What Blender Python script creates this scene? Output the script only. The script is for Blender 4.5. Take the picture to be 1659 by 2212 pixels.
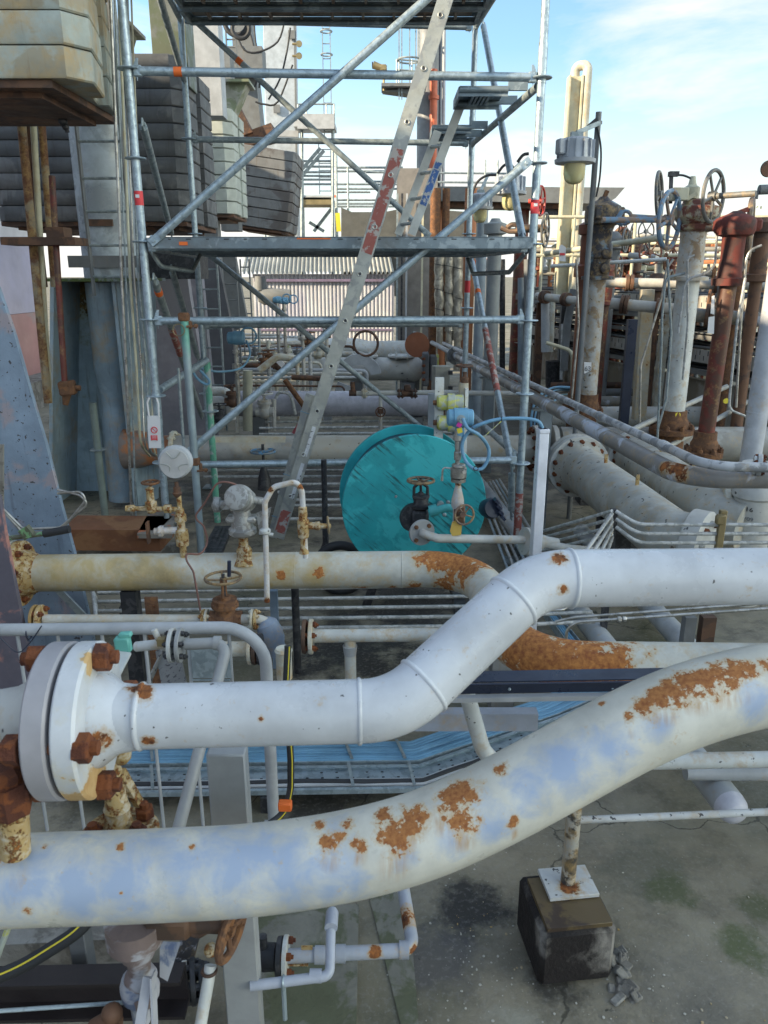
import bpy, math, random
from mathutils import Vector, Matrix, Quaternion
random.seed(7)
for o in list(bpy.data.objects): bpy.data.objects.remove(o)
SC = bpy.context.scene
COL = SC.collection
# ---------------------------------------------------------------- camera
H, PITCH, F = 1.9, math.radians(17.07), 1660.0
cam = bpy.data.cameras.new('camera'); camo = bpy.data.objects.new('camera', cam); COL.objects.link(camo)
camo.location = (0, 0, H); camo.rotation_euler = (math.radians(90) - PITCH, 0, 0)
cam.sensor_fit = 'VERTICAL'; cam.sensor_height = 34.6; cam.lens = 34.6 / 2 / (1106 / F)
cam.clip_start = 0.05; cam.clip_end = 3000
cam.dof.use_dof = True; cam.dof.focus_distance = 4.2; cam.dof.aperture_fstop = cam.lens / 2.6
SC.camera = camo
# ---------------------------------------------------------------- light
SUN_AZ, SUN_EL = math.radians(112), math.radians(21)
sd = Vector((-math.sin(SUN_AZ) * math.cos(SUN_EL), math.cos(SUN_AZ) * math.cos(SUN_EL), math.sin(SUN_EL)))
sun = bpy.data.lights.new('sun', 'SUN'); sun.energy = 4.6; sun.angle = math.radians(0.6); sun.color = (1, .83, .58)
suno = bpy.data.objects.new('sun', sun); COL.objects.link(suno)
suno.rotation_euler = sd.to_track_quat('Z', 'Y').to_euler()
w = bpy.data.worlds.new('World'); SC.world = w; w.use_nodes = True
nt = w.node_tree; bg = nt.nodes['Background']
sky = nt.nodes.new('ShaderNodeTexSky'); sky.sky_type = 'NISHITA'; sky.sun_disc = False
sky.sun_elevation = SUN_EL; sky.sun_rotation = SUN_AZ; sky.air_density = 1.0; sky.dust_density = 1.2; sky.ozone_density = 1.0
tc = nt.nodes.new('ShaderNodeTexCoord')
mp = nt.nodes.new('ShaderNodeMapping'); mp.inputs['Scale'].default_value = (1.3, 1.3, 5.5)
nz = nt.nodes.new('ShaderNodeTexNoise'); nz.inputs['Scale'].default_value = 2.1; nz.inputs['Detail'].default_value = 9
nz.inputs['Roughness'].default_value = .58; nz.inputs['Distortion'].default_value = .25
nt.links.new(tc.outputs['Generated'], mp.inputs['Vector']); nt.links.new(mp.outputs[0], nz.inputs['Vector'])
rp = nt.nodes.new('ShaderNodeMapRange'); rp.inputs['From Min'].default_value = .45; rp.inputs['From Max'].default_value = .70
nt.links.new(nz.outputs['Fac'], rp.inputs['Value'])
sx = nt.nodes.new('ShaderNodeSeparateXYZ'); nt.links.new(tc.outputs['Generated'], sx.inputs[0])
hz = nt.nodes.new('ShaderNodeMapRange'); hz.inputs['From Min'].default_value = .0; hz.inputs['From Max'].default_value = .24
hz.inputs['To Min'].default_value = .95; hz.inputs['To Max'].default_value = .0
nt.links.new(sx.outputs['Z'], hz.inputs['Value'])
mxm = nt.nodes.new('ShaderNodeMath'); mxm.operation = 'ADD'; mxm.use_clamp = True
nt.links.new(rp.outputs[0], mxm.inputs[0]); nt.links.new(hz.outputs[0], mxm.inputs[1])
cl = nt.nodes.new('ShaderNodeMix'); cl.data_type = 'RGBA'
nt.links.new(mxm.outputs[0], cl.inputs['Factor']); tn = nt.nodes.new('ShaderNodeMix'); tn.data_type = 'RGBA'; tn.blend_type = 'MULTIPLY'; tn.inputs['Factor'].default_value = 1; nt.links.new(sky.outputs[0], tn.inputs[6]); tn.inputs[7].default_value = (.82, .98, 1.02, 1)
nt.links.new(tn.outputs[2], cl.inputs[6]); cl.inputs[7].default_value = (3.7, 3.65, 3.45, 1)
nt.links.new(cl.outputs[2], bg.inputs['Color']); bg.inputs['Strength'].default_value = .14
SC.view_settings.view_transform = 'Standard'; SC.view_settings.look = 'None'; SC.view_settings.gamma = 1
SC.view_settings.exposure = 1.15
SC.render.engine = 'CYCLES'
SC.cycles.max_bounces = 6; SC.cycles.diffuse_bounces = 2
# ---------------------------------------------------------------- picture coordinates of the 1659 x 2212 view of the photo -> places
CP, SP = math.cos(PITCH), math.sin(PITCH)
def P(x, y, Y):
    dx, dy = (x - 829.5) / F, (1106 - y) / F
    ry = CP + dy * SP; t = Y / ry
    return Vector((dx * t, Y, H + (-SP + dy * CP) * t))
def G(x, y, z):
    dx, dy = (x - 829.5) / F, (1106 - y) / F
    t = (z - H) / (-SP + dy * CP)
    return Vector((dx * t, (CP + dy * SP) * t, z))
def zat(y, Y): return P(0, y, Y).z
def pw(y, Y): return Y / (CP + (1106 - y) / F * SP) / F      # metres per pixel there
def hit(path, r, x, y):
    d = P(x, y, 1.0) - Vector((0, 0, H)); d.normalize(); o = Vector((0, 0, H)); best = None
    for i in range(len(path) - 1):
        for k in range(8):
            p = Vector(path[i]).lerp(Vector(path[i + 1]), k / 8); t = (p - o).dot(d); e = (o + d * t - p).length
            if best is None or e < best[0]: best = (e, t)
    return o + d * (best[1] - math.sqrt(max(0, r * r - best[0] ** 2)))
def V3(*a): return Vector(a)
XA, YA, ZA = Vector((1, 0, 0)), Vector((0, 1, 0)), Vector((0, 0, 1))
# ---------------------------------------------------------------- mesh builder
def frame(d):
    d = d.normalized(); up = ZA if abs(d.z) < .95 else XA
    a = d.cross(up).normalized(); return a, d.cross(a).normalized()
def fillet(pts, R, k=7):
    pts = [Vector(p) for p in pts]
    if R <= 0 or len(pts) < 3: return pts
    out = [pts[0]]
    for i in range(1, len(pts) - 1):
        A, B, C = pts[i - 1], pts[i], pts[i + 1]
        u, v = (B - A), (C - B); lu, lv = u.length, v.length; u.normalize(); v.normalize()
        an = u.angle(v)
        if an < .03: out.append(B); continue
        L = min(R * math.tan(an / 2), .48 * lu, .48 * lv); rr = L / math.tan(an / 2)
        ax = u.cross(v).normalized(); n = ax.cross(u).normalized(); c = B - u * L + n * rr
        s = B - u * L - c
        for j in range(k + 1):
            out.append(c + Quaternion(ax, an * j / k) @ s)
    out.append(pts[-1]); return out
def spline(pts, k=6):
    pts = [Vector(p) for p in pts]; out = []
    for i in range(len(pts) - 1):
        p0, p1, p2, p3 = pts[max(i - 1, 0)], pts[i], pts[i + 1], pts[min(i + 2, len(pts) - 1)]
        for j in range(k):
            t = j / k
            out.append(.5 * ((2 * p1) + (p2 - p0) * t + (2 * p0 - 5 * p1 + 4 * p2 - p3) * t * t + (3 * p1 - p0 - 3 * p2 + p3) * t ** 3))
    out.append(pts[-1]); return out
class M:
    def __init__(s): s.v = []; s.f = []
    def add(s, vs, fs):
        b = len(s.v); s.v += [Vector(q) for q in vs]; s.f += [tuple(i + b for i in f) for f in fs]; return s
    def tube(s, pts, r, n=12, R=0, k=7, cap=True, closed=False):
        pts = fillet(pts, R, k) if R else [Vector(p) for p in pts]
        q = [pts[0]]
        for p in pts[1:]:
            if (p - q[-1]).length > 1e-5: q.append(p)
        pts = q; m = len(pts)
        rs = r if isinstance(r, (list, tuple)) else [r] * m
        T = []
        for i in range(m):
            if closed: d = pts[(i + 1) % m] - pts[i - 1]
            else: d = pts[min(i + 1, m - 1)] - pts[max(i - 1, 0)]
            T.append(d.normalized())
        a, _ = frame(T[0]); vs = []
        for i in range(m):
            if i:
                a = a - T[i] * a.dot(T[i])
                a = a.normalized() if a.length > 1e-6 else frame(T[i])[0]
            b = T[i].cross(a)
            for j in range(n):
                an = 2 * math.pi * j / n; vs.append(pts[i] + (a * math.cos(an) + b * math.sin(an)) * rs[i])
        fs = []
        for i in range(m if closed else m - 1):
            i2 = (i + 1) % m
            for j in range(n):
                j2 = (j + 1) % n; fs.append((i * n + j, i * n + j2, i2 * n + j2, i2 * n + j))
        if cap and not closed:
            fs.append(tuple(range(n - 1, -1, -1))); fs.append(tuple((m - 1) * n + j for j in range(n)))
        return s.add(vs, fs)
    def cyl(s, a, b, r, r2=None, n=16, cap=True):
        return s.tube([a, b], [r, r if r2 is None else r2], n, cap=cap)
    def lathe(s, c, ax, prof, n=24, a0=0.0):            # prof: (distance along ax, radius)
        ax = Vector(ax).normalized(); a, b = frame(ax); vs = []; fs = []; k = len(prof)
        for h, r in prof:
            for j in range(n):
                an = a0 + 2 * math.pi * j / n; vs.append(Vector(c) + ax * h + (a * math.cos(an) + b * math.sin(an)) * r)
        for i in range(k - 1):
            for j in range(n):
                j2 = (j + 1) % n; fs.append((i * n + j, i * n + j2, (i + 1) * n + j2, (i + 1) * n + j))
        fs.append(tuple(range(n - 1, -1, -1))); fs.append(tuple((k - 1) * n + j for j in range(n)))
        return s.add(vs, fs)
    def box(s, c, sz, ux=XA, uy=YA, bev=0.0):
        ux = Vector(ux).normalized(); uz = ux.cross(Vector(uy)).normalized(); uy = uz.cross(ux)
        hx, hy, hz_ = sz[0] / 2, sz[1] / 2, sz[2] / 2; c = Vector(c)
        if bev <= 0:
            vs = [c + ux * (hx * i) + uy * (hy * j) + uz * (hz_ * k) for i in (-1, 1) for j in (-1, 1) for k in (-1, 1)]
            return s.add(vs, [(0, 1, 3, 2), (4, 6, 7, 5), (0, 4, 5, 1), (2, 3, 7, 6), (0, 2, 6, 4), (1, 5, 7, 3)])
        b = min(bev, hx * .9, hy * .9, hz_ * .9)
        oc = [(hx, hy - b), (hx - b, hy), (-hx + b, hy), (-hx, hy - b), (-hx, -hy + b), (-hx + b, -hy), (hx - b, -hy), (hx, -hy + b)]
        ic = [(x * (hx - b) / hx if abs(x) > hx - 1e-9 else x, y * (hy - b) / hy if abs(y) > hy - 1e-9 else y) for x, y in oc]
        L = []
        for z, q in ((-hz_, ic), (-hz_ + b, oc), (hz_ - b, oc), (hz_, ic)):
            L += [c + ux * x + uy * y + uz * z for x, y in q]
        fs = [tuple(range(7, -1, -1)), tuple(24 + j for j in range(8))]
        for i in range(3):
            for j in range(8): fs.append((i * 8 + j, i * 8 + (j + 1) % 8, i * 8 + 8 + (j + 1) % 8, i * 8 + 8 + j))
        return s.add(L, fs)
    def bar(s, a, b, w, h, up=ZA, bev=0.0):             # box along a line
        a, b = Vector(a), Vector(b); d = (b - a); L = d.length; d.normalize()
        up = Vector(up); sd_ = up.cross(d)
        if sd_.length < 1e-3: sd_ = XA.cross(d)
        sd_.normalize()
        return s.box((a + b) / 2, (L, w, h), d, sd_, bev)
    def ibeam(s, a, b, w, h, t=.008, up=ZA):
        a, b = Vector(a), Vector(b); d = (b - a).normalized(); up = Vector(up); up = (up - d * up.dot(d)).normalized()
        s.bar(a + up * (h / 2 - t / 2), b + up * (h / 2 - t / 2), w, t, up); s.bar(a - up * (h / 2 - t / 2), b - up * (h / 2 - t / 2), w, t, up)
        return s.bar(a, b, t, h - 2 * t - .001, up)
    def channel(s, a, b, w, h, t=.006, up=ZA, side=1):
        a, b = Vector(a), Vector(b); d = (b - a).normalized(); up = Vector(up); up = (up - d * up.dot(d)).normalized(); q = up.cross(d).normalized() * side
        s.bar(a + up * (h / 2 - t / 2), b + up * (h / 2 - t / 2), w, t, up); s.bar(a - up * (h / 2 - t / 2), b - up * (h / 2 - t / 2), w, t, up)
        o = q * (w / 2 - t / 2); return s.bar(a + o, b + o, t, h - 2 * t - .001, up)
    def angle(s, a, b, w, h, t=.005, up=ZA, side=1):
        a, b = Vector(a), Vector(b); d = (b - a).normalized(); up = Vector(up); up = (up - d * up.dot(d)).normalized(); q = up.cross(d).normalized() * side
        s.bar(a, b, w, t, up); o = q * (w / 2 - t / 2) - up * (h / 2 + t / 2); return s.bar(a + o, b + o, t, h, up)
    def prism(s, pts, off):                             # planar outline pushed by off
        n = len(pts); off = Vector(off)
        vs = [Vector(p) for p in pts] + [Vector(p) + off for p in pts]
        fs = [tuple(range(n)), tuple(range(2 * n - 1, n - 1, -1))] + [(i, i + n, (i + 1) % n + n, (i + 1) % n) for i in range(n)]
        return s.add(vs, fs)
    def torus(s, c, ax, R, r, n=40, m=8, a0=0, a1=None):
        a, b = frame(Vector(ax)); c = Vector(c)
        if a1 is None:
            return s.tube([c + (a * math.cos(2 * math.pi * i / n) + b * math.sin(2 * math.pi * i / n)) * R for i in range(n)], r, m, closed=True)
        return s.tube([c + (a * math.cos(a0 + (a1 - a0) * i / n) + b * math.sin(a0 + (a1 - a0) * i / n)) * R for i in range(n + 1)], r, m)
    def ball(s, c, r, n=12, sc=(1, 1, 1)):
        c = Vector(c); vs = []; fs = []; m = n // 2
        for i in range(1, m):
            th = math.pi * i / m
            for j in range(n):
                an = 2 * math.pi * j / n
                vs.append(c + Vector((math.sin(th) * math.cos(an) * r * sc[0], math.sin(th) * math.sin(an) * r * sc[1], math.cos(th) * r * sc[2])))
        t = len(vs); vs += [c + Vector((0, 0, r * sc[2])), c - Vector((0, 0, r * sc[2]))]
        for i in range(m - 2):
            for j in range(n): fs.append((i * n + j, (i + 1) * n + j, (i + 1) * n + (j + 1) % n, i * n + (j + 1) % n))
        for j in range(n):
            fs.append((t, j, (j + 1) % n)); fs.append((t + 1, (m - 2) * n + (j + 1) % n, (m - 2) * n + j))
        return s.add(vs, fs)
    def wheel(s, c, ax, R, r, spokes=5, dish=0.0, a0=.3):
        c = Vector(c); ax = Vector(ax).normalized(); s.torus(c, ax, R, r, 36, 8); a, b = frame(ax)
        s.cyl(c - ax * (r * 2.2 + dish), c + ax * (r * 1.4 - dish), R * .2, n=12)
        for i in range(spokes):
            an = a0 + 2 * math.pi * i / spokes; d = a * math.cos(an) + b * math.sin(an)
            s.tube([c - ax * dish + d * R * .16, c - ax * dish * .6 + d * R * .6, c + d * R * .98], r * .75, 6)
        return s
    def nut(s, c, ax, r, h, stud=.5):
        ax = Vector(ax).normalized(); s.lathe(c, ax, [(0, r), (h * .85, r), (h, r * .85)], 6, random.random())
        if stud: s.cyl(Vector(c) + ax * h * .9, Vector(c) + ax * h * (1 + stud), r * .5, n=8)
        return s
# ---------------------------------------------------------------- objects
def mesh_of(m, mat, shift, flat=False):
    me = bpy.data.meshes.new('mesh'); me.from_pydata([v - shift for v in m.v], [], m.f); me.materials.append(mat)
    me.validate(); 
    if not flat:
        me.shade_smooth(); me.set_sharp_from_angle(angle=math.radians(38))
    return me
class T:
    def __init__(s, name, label, cat, group=None, kind=None):
        s.n, s.l, s.c, s.g, s.k = name, label, cat, group, kind; s.parts = []
    def p(s, name, m, mat, parent=None, label=None):
        s.parts.append((name, m, mat, parent, label)); return len(s.parts) - 1
    def tag(s, o):
        if s.k == 'structure': o['kind'] = 'structure'; 
        elif s.k: o['kind'] = s.k
        if s.l: o['label'] = s.l
        if s.c: o['category'] = s.c
        if s.g: o['group'] = s.g
    def end(s):
        vs = [v for q in s.parts for v in q[1].v]
        lo = [min(v[i] for v in vs) for i in range(3)]; hi = [max(v[i] for v in vs) for i in range(3)]
        base = Vector(((lo[0] + hi[0]) / 2, (lo[1] + hi[1]) / 2, lo[2]))
        if len(s.parts) == 1:
            o = bpy.data.objects.new(s.n, mesh_of(s.parts[0][1], s.parts[0][2], base)); o.location = base; COL.objects.link(o); s.tag(o); s.obj = o; return o
        r = bpy.data.objects.new(s.n, None); r.location = base; r.empty_display_size = .05; COL.objects.link(r); s.tag(r)
        obs = []
        for name, m, mat, par, lab in s.parts:
            o = bpy.data.objects.new(name, mesh_of(m, mat, base)); COL.objects.link(o)
            o.parent = r if par is None else obs[par]
            if lab: o['label'] = lab
            obs.append(o)
        s.obj = r; return r
def one(name, m, mat, label, cat, group=None, kind=None):
    t = T(name, label, cat, group, kind); t.p(name, m, mat); return t.end()
def struct(name, m, mat, label=None): return one(name, m, mat, label, None, None, 'structure')
# ---------------------------------------------------------------- materials
MATS = {}
def RGB(c): return (c[0], c[1], c[2], 1)
RUSTD, RUSTL, STAIN = (.085, .03, .014), (.36, .13, .035), (.50, .33, .13)
def paint(name, base, alt=None, altamt=.0, altscale=6, rust=0.0, rs=9, dirt=.35, dirtc=(.09, .08, .06), rough=.5, metal=0.0, bump=.25,
          spots=(), stain=1.0, speck=0.0, streak=0.0, streakc=(.25, .16, .08), dscale=3.0, dens=30, rcol=None, altspots=None, drips=()):
    m = bpy.data.materials.new(name); m.use_nodes = True; nt = m.node_tree; N = nt.nodes; L = nt.links; b = N['Principled BSDF']
    geo = N.new('ShaderNodeNewGeometry'); pos = geo.outputs['Position']
    def noise(sc, det=6, ro=.6, vec=None, dist=0):
        n = N.new('ShaderNodeTexNoise'); n.inputs['Scale'].default_value = sc; n.inputs['Detail'].default_value = det
        n.inputs['Roughness'].default_value = ro; n.inputs['Distortion'].default_value = dist; L.new(vec or pos, n.inputs['Vector']); return n.outputs['Fac']
    def ramp(v, a, c, lo=0, hi=1):
        r = N.new('ShaderNodeMapRange'); r.inputs['From Min'].default_value = a; r.inputs['From Max'].default_value = c
        r.inputs['To Min'].default_value = lo; r.inputs['To Max'].default_value = hi; L.new(v, r.inputs['Value']); return r.outputs[0]
    def mix(f, a, c, mode='MIX'):
        x = N.new('ShaderNodeMix'); x.data_type = 'RGBA'; x.blend_type = mode
        if isinstance(f, float): x.inputs['Factor'].default_value = f
        else: L.new(f, x.inputs['Factor'])
        for k, q in ((6, a), (7, c)):
            if isinstance(q, tuple): x.inputs[k].default_value = RGB(q)
            else: L.new(q, x.inputs[k])
        return x.outputs[2]
    def math_(op, a, c):
        x = N.new('ShaderNodeMath'); x.operation = op
        for k, q in ((0, a), (1, c)):
            if isinstance(q, (int, float)): x.inputs[k].default_value = q
            else: L.new(q, x.inputs[k])
        return x.outputs[0]
    n1 = noise(dscale, 8, .65); n2 = noise(rs, 9, .68); n3 = noise(rs * 5, 5, .6)
    lo_ = tuple(c * .82 for c in base); hi_ = tuple(min(1, c * 1.1) for c in base)
    col = mix(ramp(noise(dscale * 2.3, 6), .35, .65), lo_, hi_)
    if alt and altspots:
        an = noise(altscale, 7, .65, dist=.4); am = None
        for c, r in altspots:
            d = N.new('ShaderNodeVectorMath'); d.operation = 'DISTANCE'; L.new(pos, d.inputs[0]); d.inputs[1].default_value = tuple(c); q = ramp(d.outputs['Value'], 0, r * 1.6, .35, -.35); am = q if am is None else math_('MAXIMUM', am, q)
        col = mix(ramp(math_('ADD', am, math_('MULTIPLY', math_('SUBTRACT', an, .5), 1.5)), -.18, .30, 0, .85), col, alt)
    elif alt: col = mix(ramp(noise(altscale, 7, .6, dist=.4), .62 - altamt * .3, .68 - altamt * .3), col, alt)
    if dirt > 0: col = mix(ramp(n1, .72 - dirt * .5, .95 - dirt * .35, 0, min(.9, dirt * 1.6)), col, dirtc)
    if streak > 0:
        mpn = N.new('ShaderNodeMapping'); mpn.inputs['Scale'].default_value = (14, 14, 1.6); L.new(pos, mpn.inputs['Vector'])
        col = mix(ramp(noise(2, 5, .6, mpn.outputs[0]), .62 - streak * .2, .8 - streak * .1, 0, .75), col, streakc)
    if speck > 0:
        v = N.new('ShaderNodeTexNoise'); v.inputs['Scale'].default_value = dens; v.inputs['Detail'].default_value = 3; L.new(pos, v.inputs['Vector'])
        col = mix(ramp(v.outputs['Fac'], .72 - speck * .1, .75 - speck * .1), col, (.06, .06, .065))
    for c, ln, wd in drips:
        vm = N.new('ShaderNodeVectorMath'); vm.operation = 'SUBTRACT'; L.new(pos, vm.inputs[0]); vm.inputs[1].default_value = (c[0], c[1], c[2] - ln / 2)
        v2 = N.new('ShaderNodeVectorMath'); v2.operation = 'MULTIPLY'; L.new(vm.outputs[0], v2.inputs[0]); v2.inputs[1].default_value = (1, .5, wd / ln * 2)
        v3 = N.new('ShaderNodeVectorMath'); v3.operation = 'LENGTH'; L.new(v2.outputs[0], v3.inputs[0])
        mpn = N.new('ShaderNodeMapping'); mpn.inputs['Scale'].default_value = (95, 30, 9); L.new(pos, mpn.inputs['Vector'])
        f = math_('MULTIPLY', ramp(v3.outputs['Value'], wd * .3, wd, 1, 0), ramp(noise(1, 4, .6, mpn.outputs[0]), .38, .66, 0, .75)); col = mix(f, col, (.47, .27, .11))
    rmask = None
    if rust > 0 or spots:
        field = math_('ADD', math_('MULTIPLY', n2, .75), math_('MULTIPLY', n3, .25)); thr = .74 - rust * .34 if rust > 0 else 2.0
        f0 = math_('SUBTRACT', field, thr)
        for c, r in spots:
            d = N.new('ShaderNodeVectorMath'); d.operation = 'DISTANCE'; L.new(pos, d.inputs[0]); d.inputs[1].default_value = tuple(c)
            q = ramp(d.outputs['Value'], 0, r * 1.35, .30, -.30)
            f0 = math_('MAXIMUM', f0, math_('ADD', q, math_('MULTIPLY', math_('SUBTRACT', field, .5), 1.6)))
        rmask = ramp(f0, 0, .05); halo = ramp(f0, -.17, .03, 0, .8 * stain)
        rl, rd, st = rcol or (RUSTL, RUSTD, STAIN)
        col = mix(halo, col, st)
        col = mix(rmask, col, mix(ramp(noise(rs * 3, 6), .36, .64), rd, rl))
    L.new(col, b.inputs['Base Color'])
    rr = ramp(noise(dscale * 4, 5), .3, .7, rough - .12, rough + .15)
    if rmask is not None:
        rr = math_('MAXIMUM', rr, math_('MULTIPLY', rmask, .9)); 
        if metal: L.new(math_('MULTIPLY', math_('SUBTRACT', 1, rmask), metal), b.inputs['Metallic'])
    elif metal: b.inputs['Metallic'].default_value = metal
    L.new(rr, b.inputs['Roughness'])
    if bump > 0:
        bn = N.new('ShaderNodeBump'); bn.inputs['Strength'].default_value = bump; bn.inputs['Distance'].default_value = .004
        hgt = noise(dens * 2, 4, .6)
        if rmask is not None: hgt = math_('ADD', math_('MULTIPLY', hgt, .5), math_('MULTIPLY', math_('MULTIPLY', rmask, n3), 1.5))
        L.new(hgt, bn.inputs['Height']); L.new(bn.outputs[0], b.inputs['Normal'])
    MATS[name] = m; return m
def simple(name, c, rough=.5, metal=0, emit=0, trans=0):
    m = bpy.data.materials.new(name); m.use_nodes = True; b = m.node_tree.nodes['Principled BSDF']
    b.inputs['Base Color'].default_value = RGB(c); b.inputs['Roughness'].default_value = rough; b.inputs['Metallic'].default_value = metal
    if emit: b.inputs['Emission Color'].default_value = RGB(c); b.inputs['Emission Strength'].default_value = emit
    if trans: b.inputs['Transmission Weight'].default_value = trans
    n = m.node_tree.nodes.new('ShaderNodeTexNoise'); n.inputs['Scale'].default_value = 25; bm = m.node_tree.nodes.new('ShaderNodeBump'); bm.inputs['Strength'].default_value = .15
    m.node_tree.links.new(n.outputs['Fac'], bm.inputs['Height']); m.node_tree.links.new(bm.outputs[0], b.inputs['Normal'])
    MATS[name] = m; return m
galv = paint('galvanised', (.35, .43, .48), alt=(.44, .53, .58), altamt=.55, altscale=30, dirt=.25, rough=.42, metal=.55, bump=.15, dscale=9)
galvd = paint('galvanised_dull', (.27, .32, .335), alt=(.36, .41, .42), altamt=.5, altscale=20, dirt=.3, rough=.5, metal=.4, bump=.15, dscale=8)
steelp = paint('scaffold_plank_steel', (.22, .27, .30), alt=(.36, .42, .45), altamt=.3, altscale=8, dirt=.4, dirtc=(.12, .08, .05), rough=.5, metal=.45)
browndeck = paint('weathered_underside', (.24, .17, .125), alt=(.32, .27, .22), altamt=.5, altscale=5, dirt=.35, rough=.7, metal=.1)
alu = paint('aluminium', (.46, .47, .43), alt=(.34, .35, .34), altamt=.35, altscale=14, dirt=.3, rough=.45, metal=.5)
ladred = paint('worn_red_paint', (.32, .10, .08), alt=(.42, .38, .35), altamt=.35, altscale=22, dirt=.3, rough=.6)
ladblue = paint('worn_blue_paint', (.06, .15, .40), alt=(.5, .5, .5), altamt=.35, altscale=30, dirt=.2, rough=.6)
white = paint('white_paint', (.66, .68, .69), dirt=.12, speck=.35, dens=22, rust=.06, rs=14, rough=.36, bump=.06, dscale=2.5)
chan = paint('pale_grey_post_paint', (.36, .37, .37), dirt=.12, rough=.45, bump=.06)
offw = paint('offwhite_rusty', (.62, .62, .54), rust=.36, rs=12, dirt=.3, speck=.3, dens=40, rough=.5)
offw2 = paint('offwhite_clean', (.62, .64, .62), rust=.16, rs=12, dirt=.2, speck=.35, dens=45, rough=.45)
beige = paint('beige_pipe', (.50, .49, .45), rust=.16, rs=8, dirt=.35, speck=.4, dens=26, rough=.5)
beige2 = paint('beige_light', (.53, .53, .50), rust=.08, rs=8, dirt=.25, speck=.25, dens=20, rough=.45)
greyp = paint('grey_blue_pipe', (.44, .46, .47), rust=.1, rs=8, dirt=.25, rough=.42)
greywarm = paint('grey_drab_pipe', (.24, .23, .20), alt=(.45, .47, .52), altamt=.18, altscale=5, rust=.10, rs=9, dirt=.3, rough=.45)
bluegrey = paint('blue_grey_plate', (.28, .37, .43), alt=(.34, .44, .50), altamt=.4, altscale=2, rust=.2, rs=3, dirt=.3, dirtc=(.05, .07, .045), streak=.25, streakc=(.10, .10, .07), rough=.4)
riserp = paint('riser_pale_blue', (.44, .51, .56), alt=(.27, .31, .34), altamt=.5, altscale=1.8, dirt=.25, rough=.3, rust=.1, rs=4, rcol=((.5, .22, .12), (.4, .16, .09), (.36, .33, .32)), bump=.08)
darkgreyc = paint('counterweight_dark', (.12, .125, .13), alt=(.18, .18, .18), altamt=.4, altscale=3, dirt=.45, dirtc=(.06, .055, .05), rough=.75, streak=.3, streakc=(.08, .075, .07))
palec = paint('counterweight_pale', (.40, .44, .40), alt=(.34, .31, .23), altamt=.5, altscale=3, rust=.33, rs=4, dirt=.3, dirtc=(.20, .15, .09), rough=.65, streak=.3)
palec2 = paint('counterweight_offwhite', (.44, .47, .42), dirt=.2, rough=.6)
rusty = paint('heavy_rust', (.12, .06, .035), alt=(.24, .11, .045), altamt=.4, altscale=26, rust=.5, rs=40,rcol=((.26, .10, .035), (.08, .035, .02), (.2, .1, .05)), dirt=.3, rough=.85, bump=.9)
rusto = paint('rust_orange_valve', (.44, .34, .19), alt=(.58, .55, .46), altamt=.45, altscale=26, rust=.66, rs=44, dirt=.2, rough=.8, bump=.9, rcol=((.42, .17, .04), (.16, .06, .025), (.5, .32, .1)))
nutrust = paint('rusted_nut', (.10, .032, .017), alt=(.19, .06, .02), altamt=.5, altscale=25, dirt=.3, dirtc=(.06, .03, .02), rough=.9, bump=1.0, dens=60)
brown = paint('brown_steel', (.085, .048, .033), alt=(.15, .075, .042), altamt=.5, altscale=6, dirt=.4, rough=.7)
redp = paint('red_oxide_pipe', (.17, .036, .025), alt=(.10, .045, .03), altamt=.45, altscale=5, dirt=.35, rust=.15, rs=12, rough=.5)
redb = paint('bright_red_paint', (.55, .06, .04), dirt=.15, rough=.4)
orange = paint('orange_column', (.45, .17, .07), dirt=.35, rough=.6)
tealp = paint('teal_paint', (.02, .33, .37), alt=(.04, .42, .46), altamt=.5, altscale=5, dirt=.3, dirtc=(.03, .15, .17), rough=.5, speck=.0, bump=.1)
black = paint('black_iron', (.035, .037, .042), alt=(.07, .07, .075), altamt=.4, altscale=25, dirt=.1, rough=.5, metal=.2)
rubber = paint('black_rubber', (.03, .032, .036), dirt=.2, dirtc=(.10, .10, .10), rough=.6, bump=.05)
navy = paint('dark_blue_beam', (.025, .033, .06), dirt=.2, dirtc=(.1, .1, .11), rough=.35, bump=.08)
stain_ = paint('stainless', (.50, .49, .46), alt=(.34, .33, .30), altamt=.4, altscale=20, dirt=.25, rough=.34, metal=.75, bump=.05)
tubed = paint('weathered_tube', (.40, .41, .40), alt=(.55, .56, .55), altamt=.5, altscale=25, dirt=.3, dirtc=(.03, .03, .028), rough=.5, metal=.2)
bluec = paint('blue_cable_sheath', (.17, .36, .53), dirt=.3, dirtc=(.12, .16, .2), rough=.4, bump=.03)
bluet = paint('blue_transmitter', (.16, .36, .52), dirt=.2, dirtc=(.4, .5, .55), rough=.45, bump=.05)
ylg = paint('yellow_green_paint', (.52, .53, .14), alt=(.40, .44, .38), altamt=.5, altscale=22, dirt=.15, rough=.5)
green = paint('green_scaffold_paint', (.12, .36, .26), alt=(.36, .42, .42), altamt=.35, altscale=9, dirt=.2, rough=.5)
cream = paint('cream_steel', (.56, .54, .40), rust=.2, rs=6, dirt=.2, rough=.5)
greyst = paint('grey_structure', (.17, .18, .185), dirt=.35, rough=.6, streak=.2, streakc=(.2, .18, .15))
greyl = paint('light_grey_structure', (.42, .44, .46), dirt=.25, rough=.55)
mauve = paint('mauve_grey_plate', (.30, .29, .33), alt=(.25, .25, .28), altamt=.4, altscale=1.5, dirt=.2, rough=.5)
gusset = paint('chipped_blue_pink_plate', (.22, .29, .38), alt=(.31, .28, .31), altamt=.22, altscale=4.5, dirt=.15, speck=.55, dens=48, rough=.55, streak=.3, streakc=(.10, .12, .16))
gusset2 = paint('chipped_purple_plate', (.12, .11, .14), alt=(.42, .2, .17), altamt=.25, altscale=5, dirt=.3, rough=.55)
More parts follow.
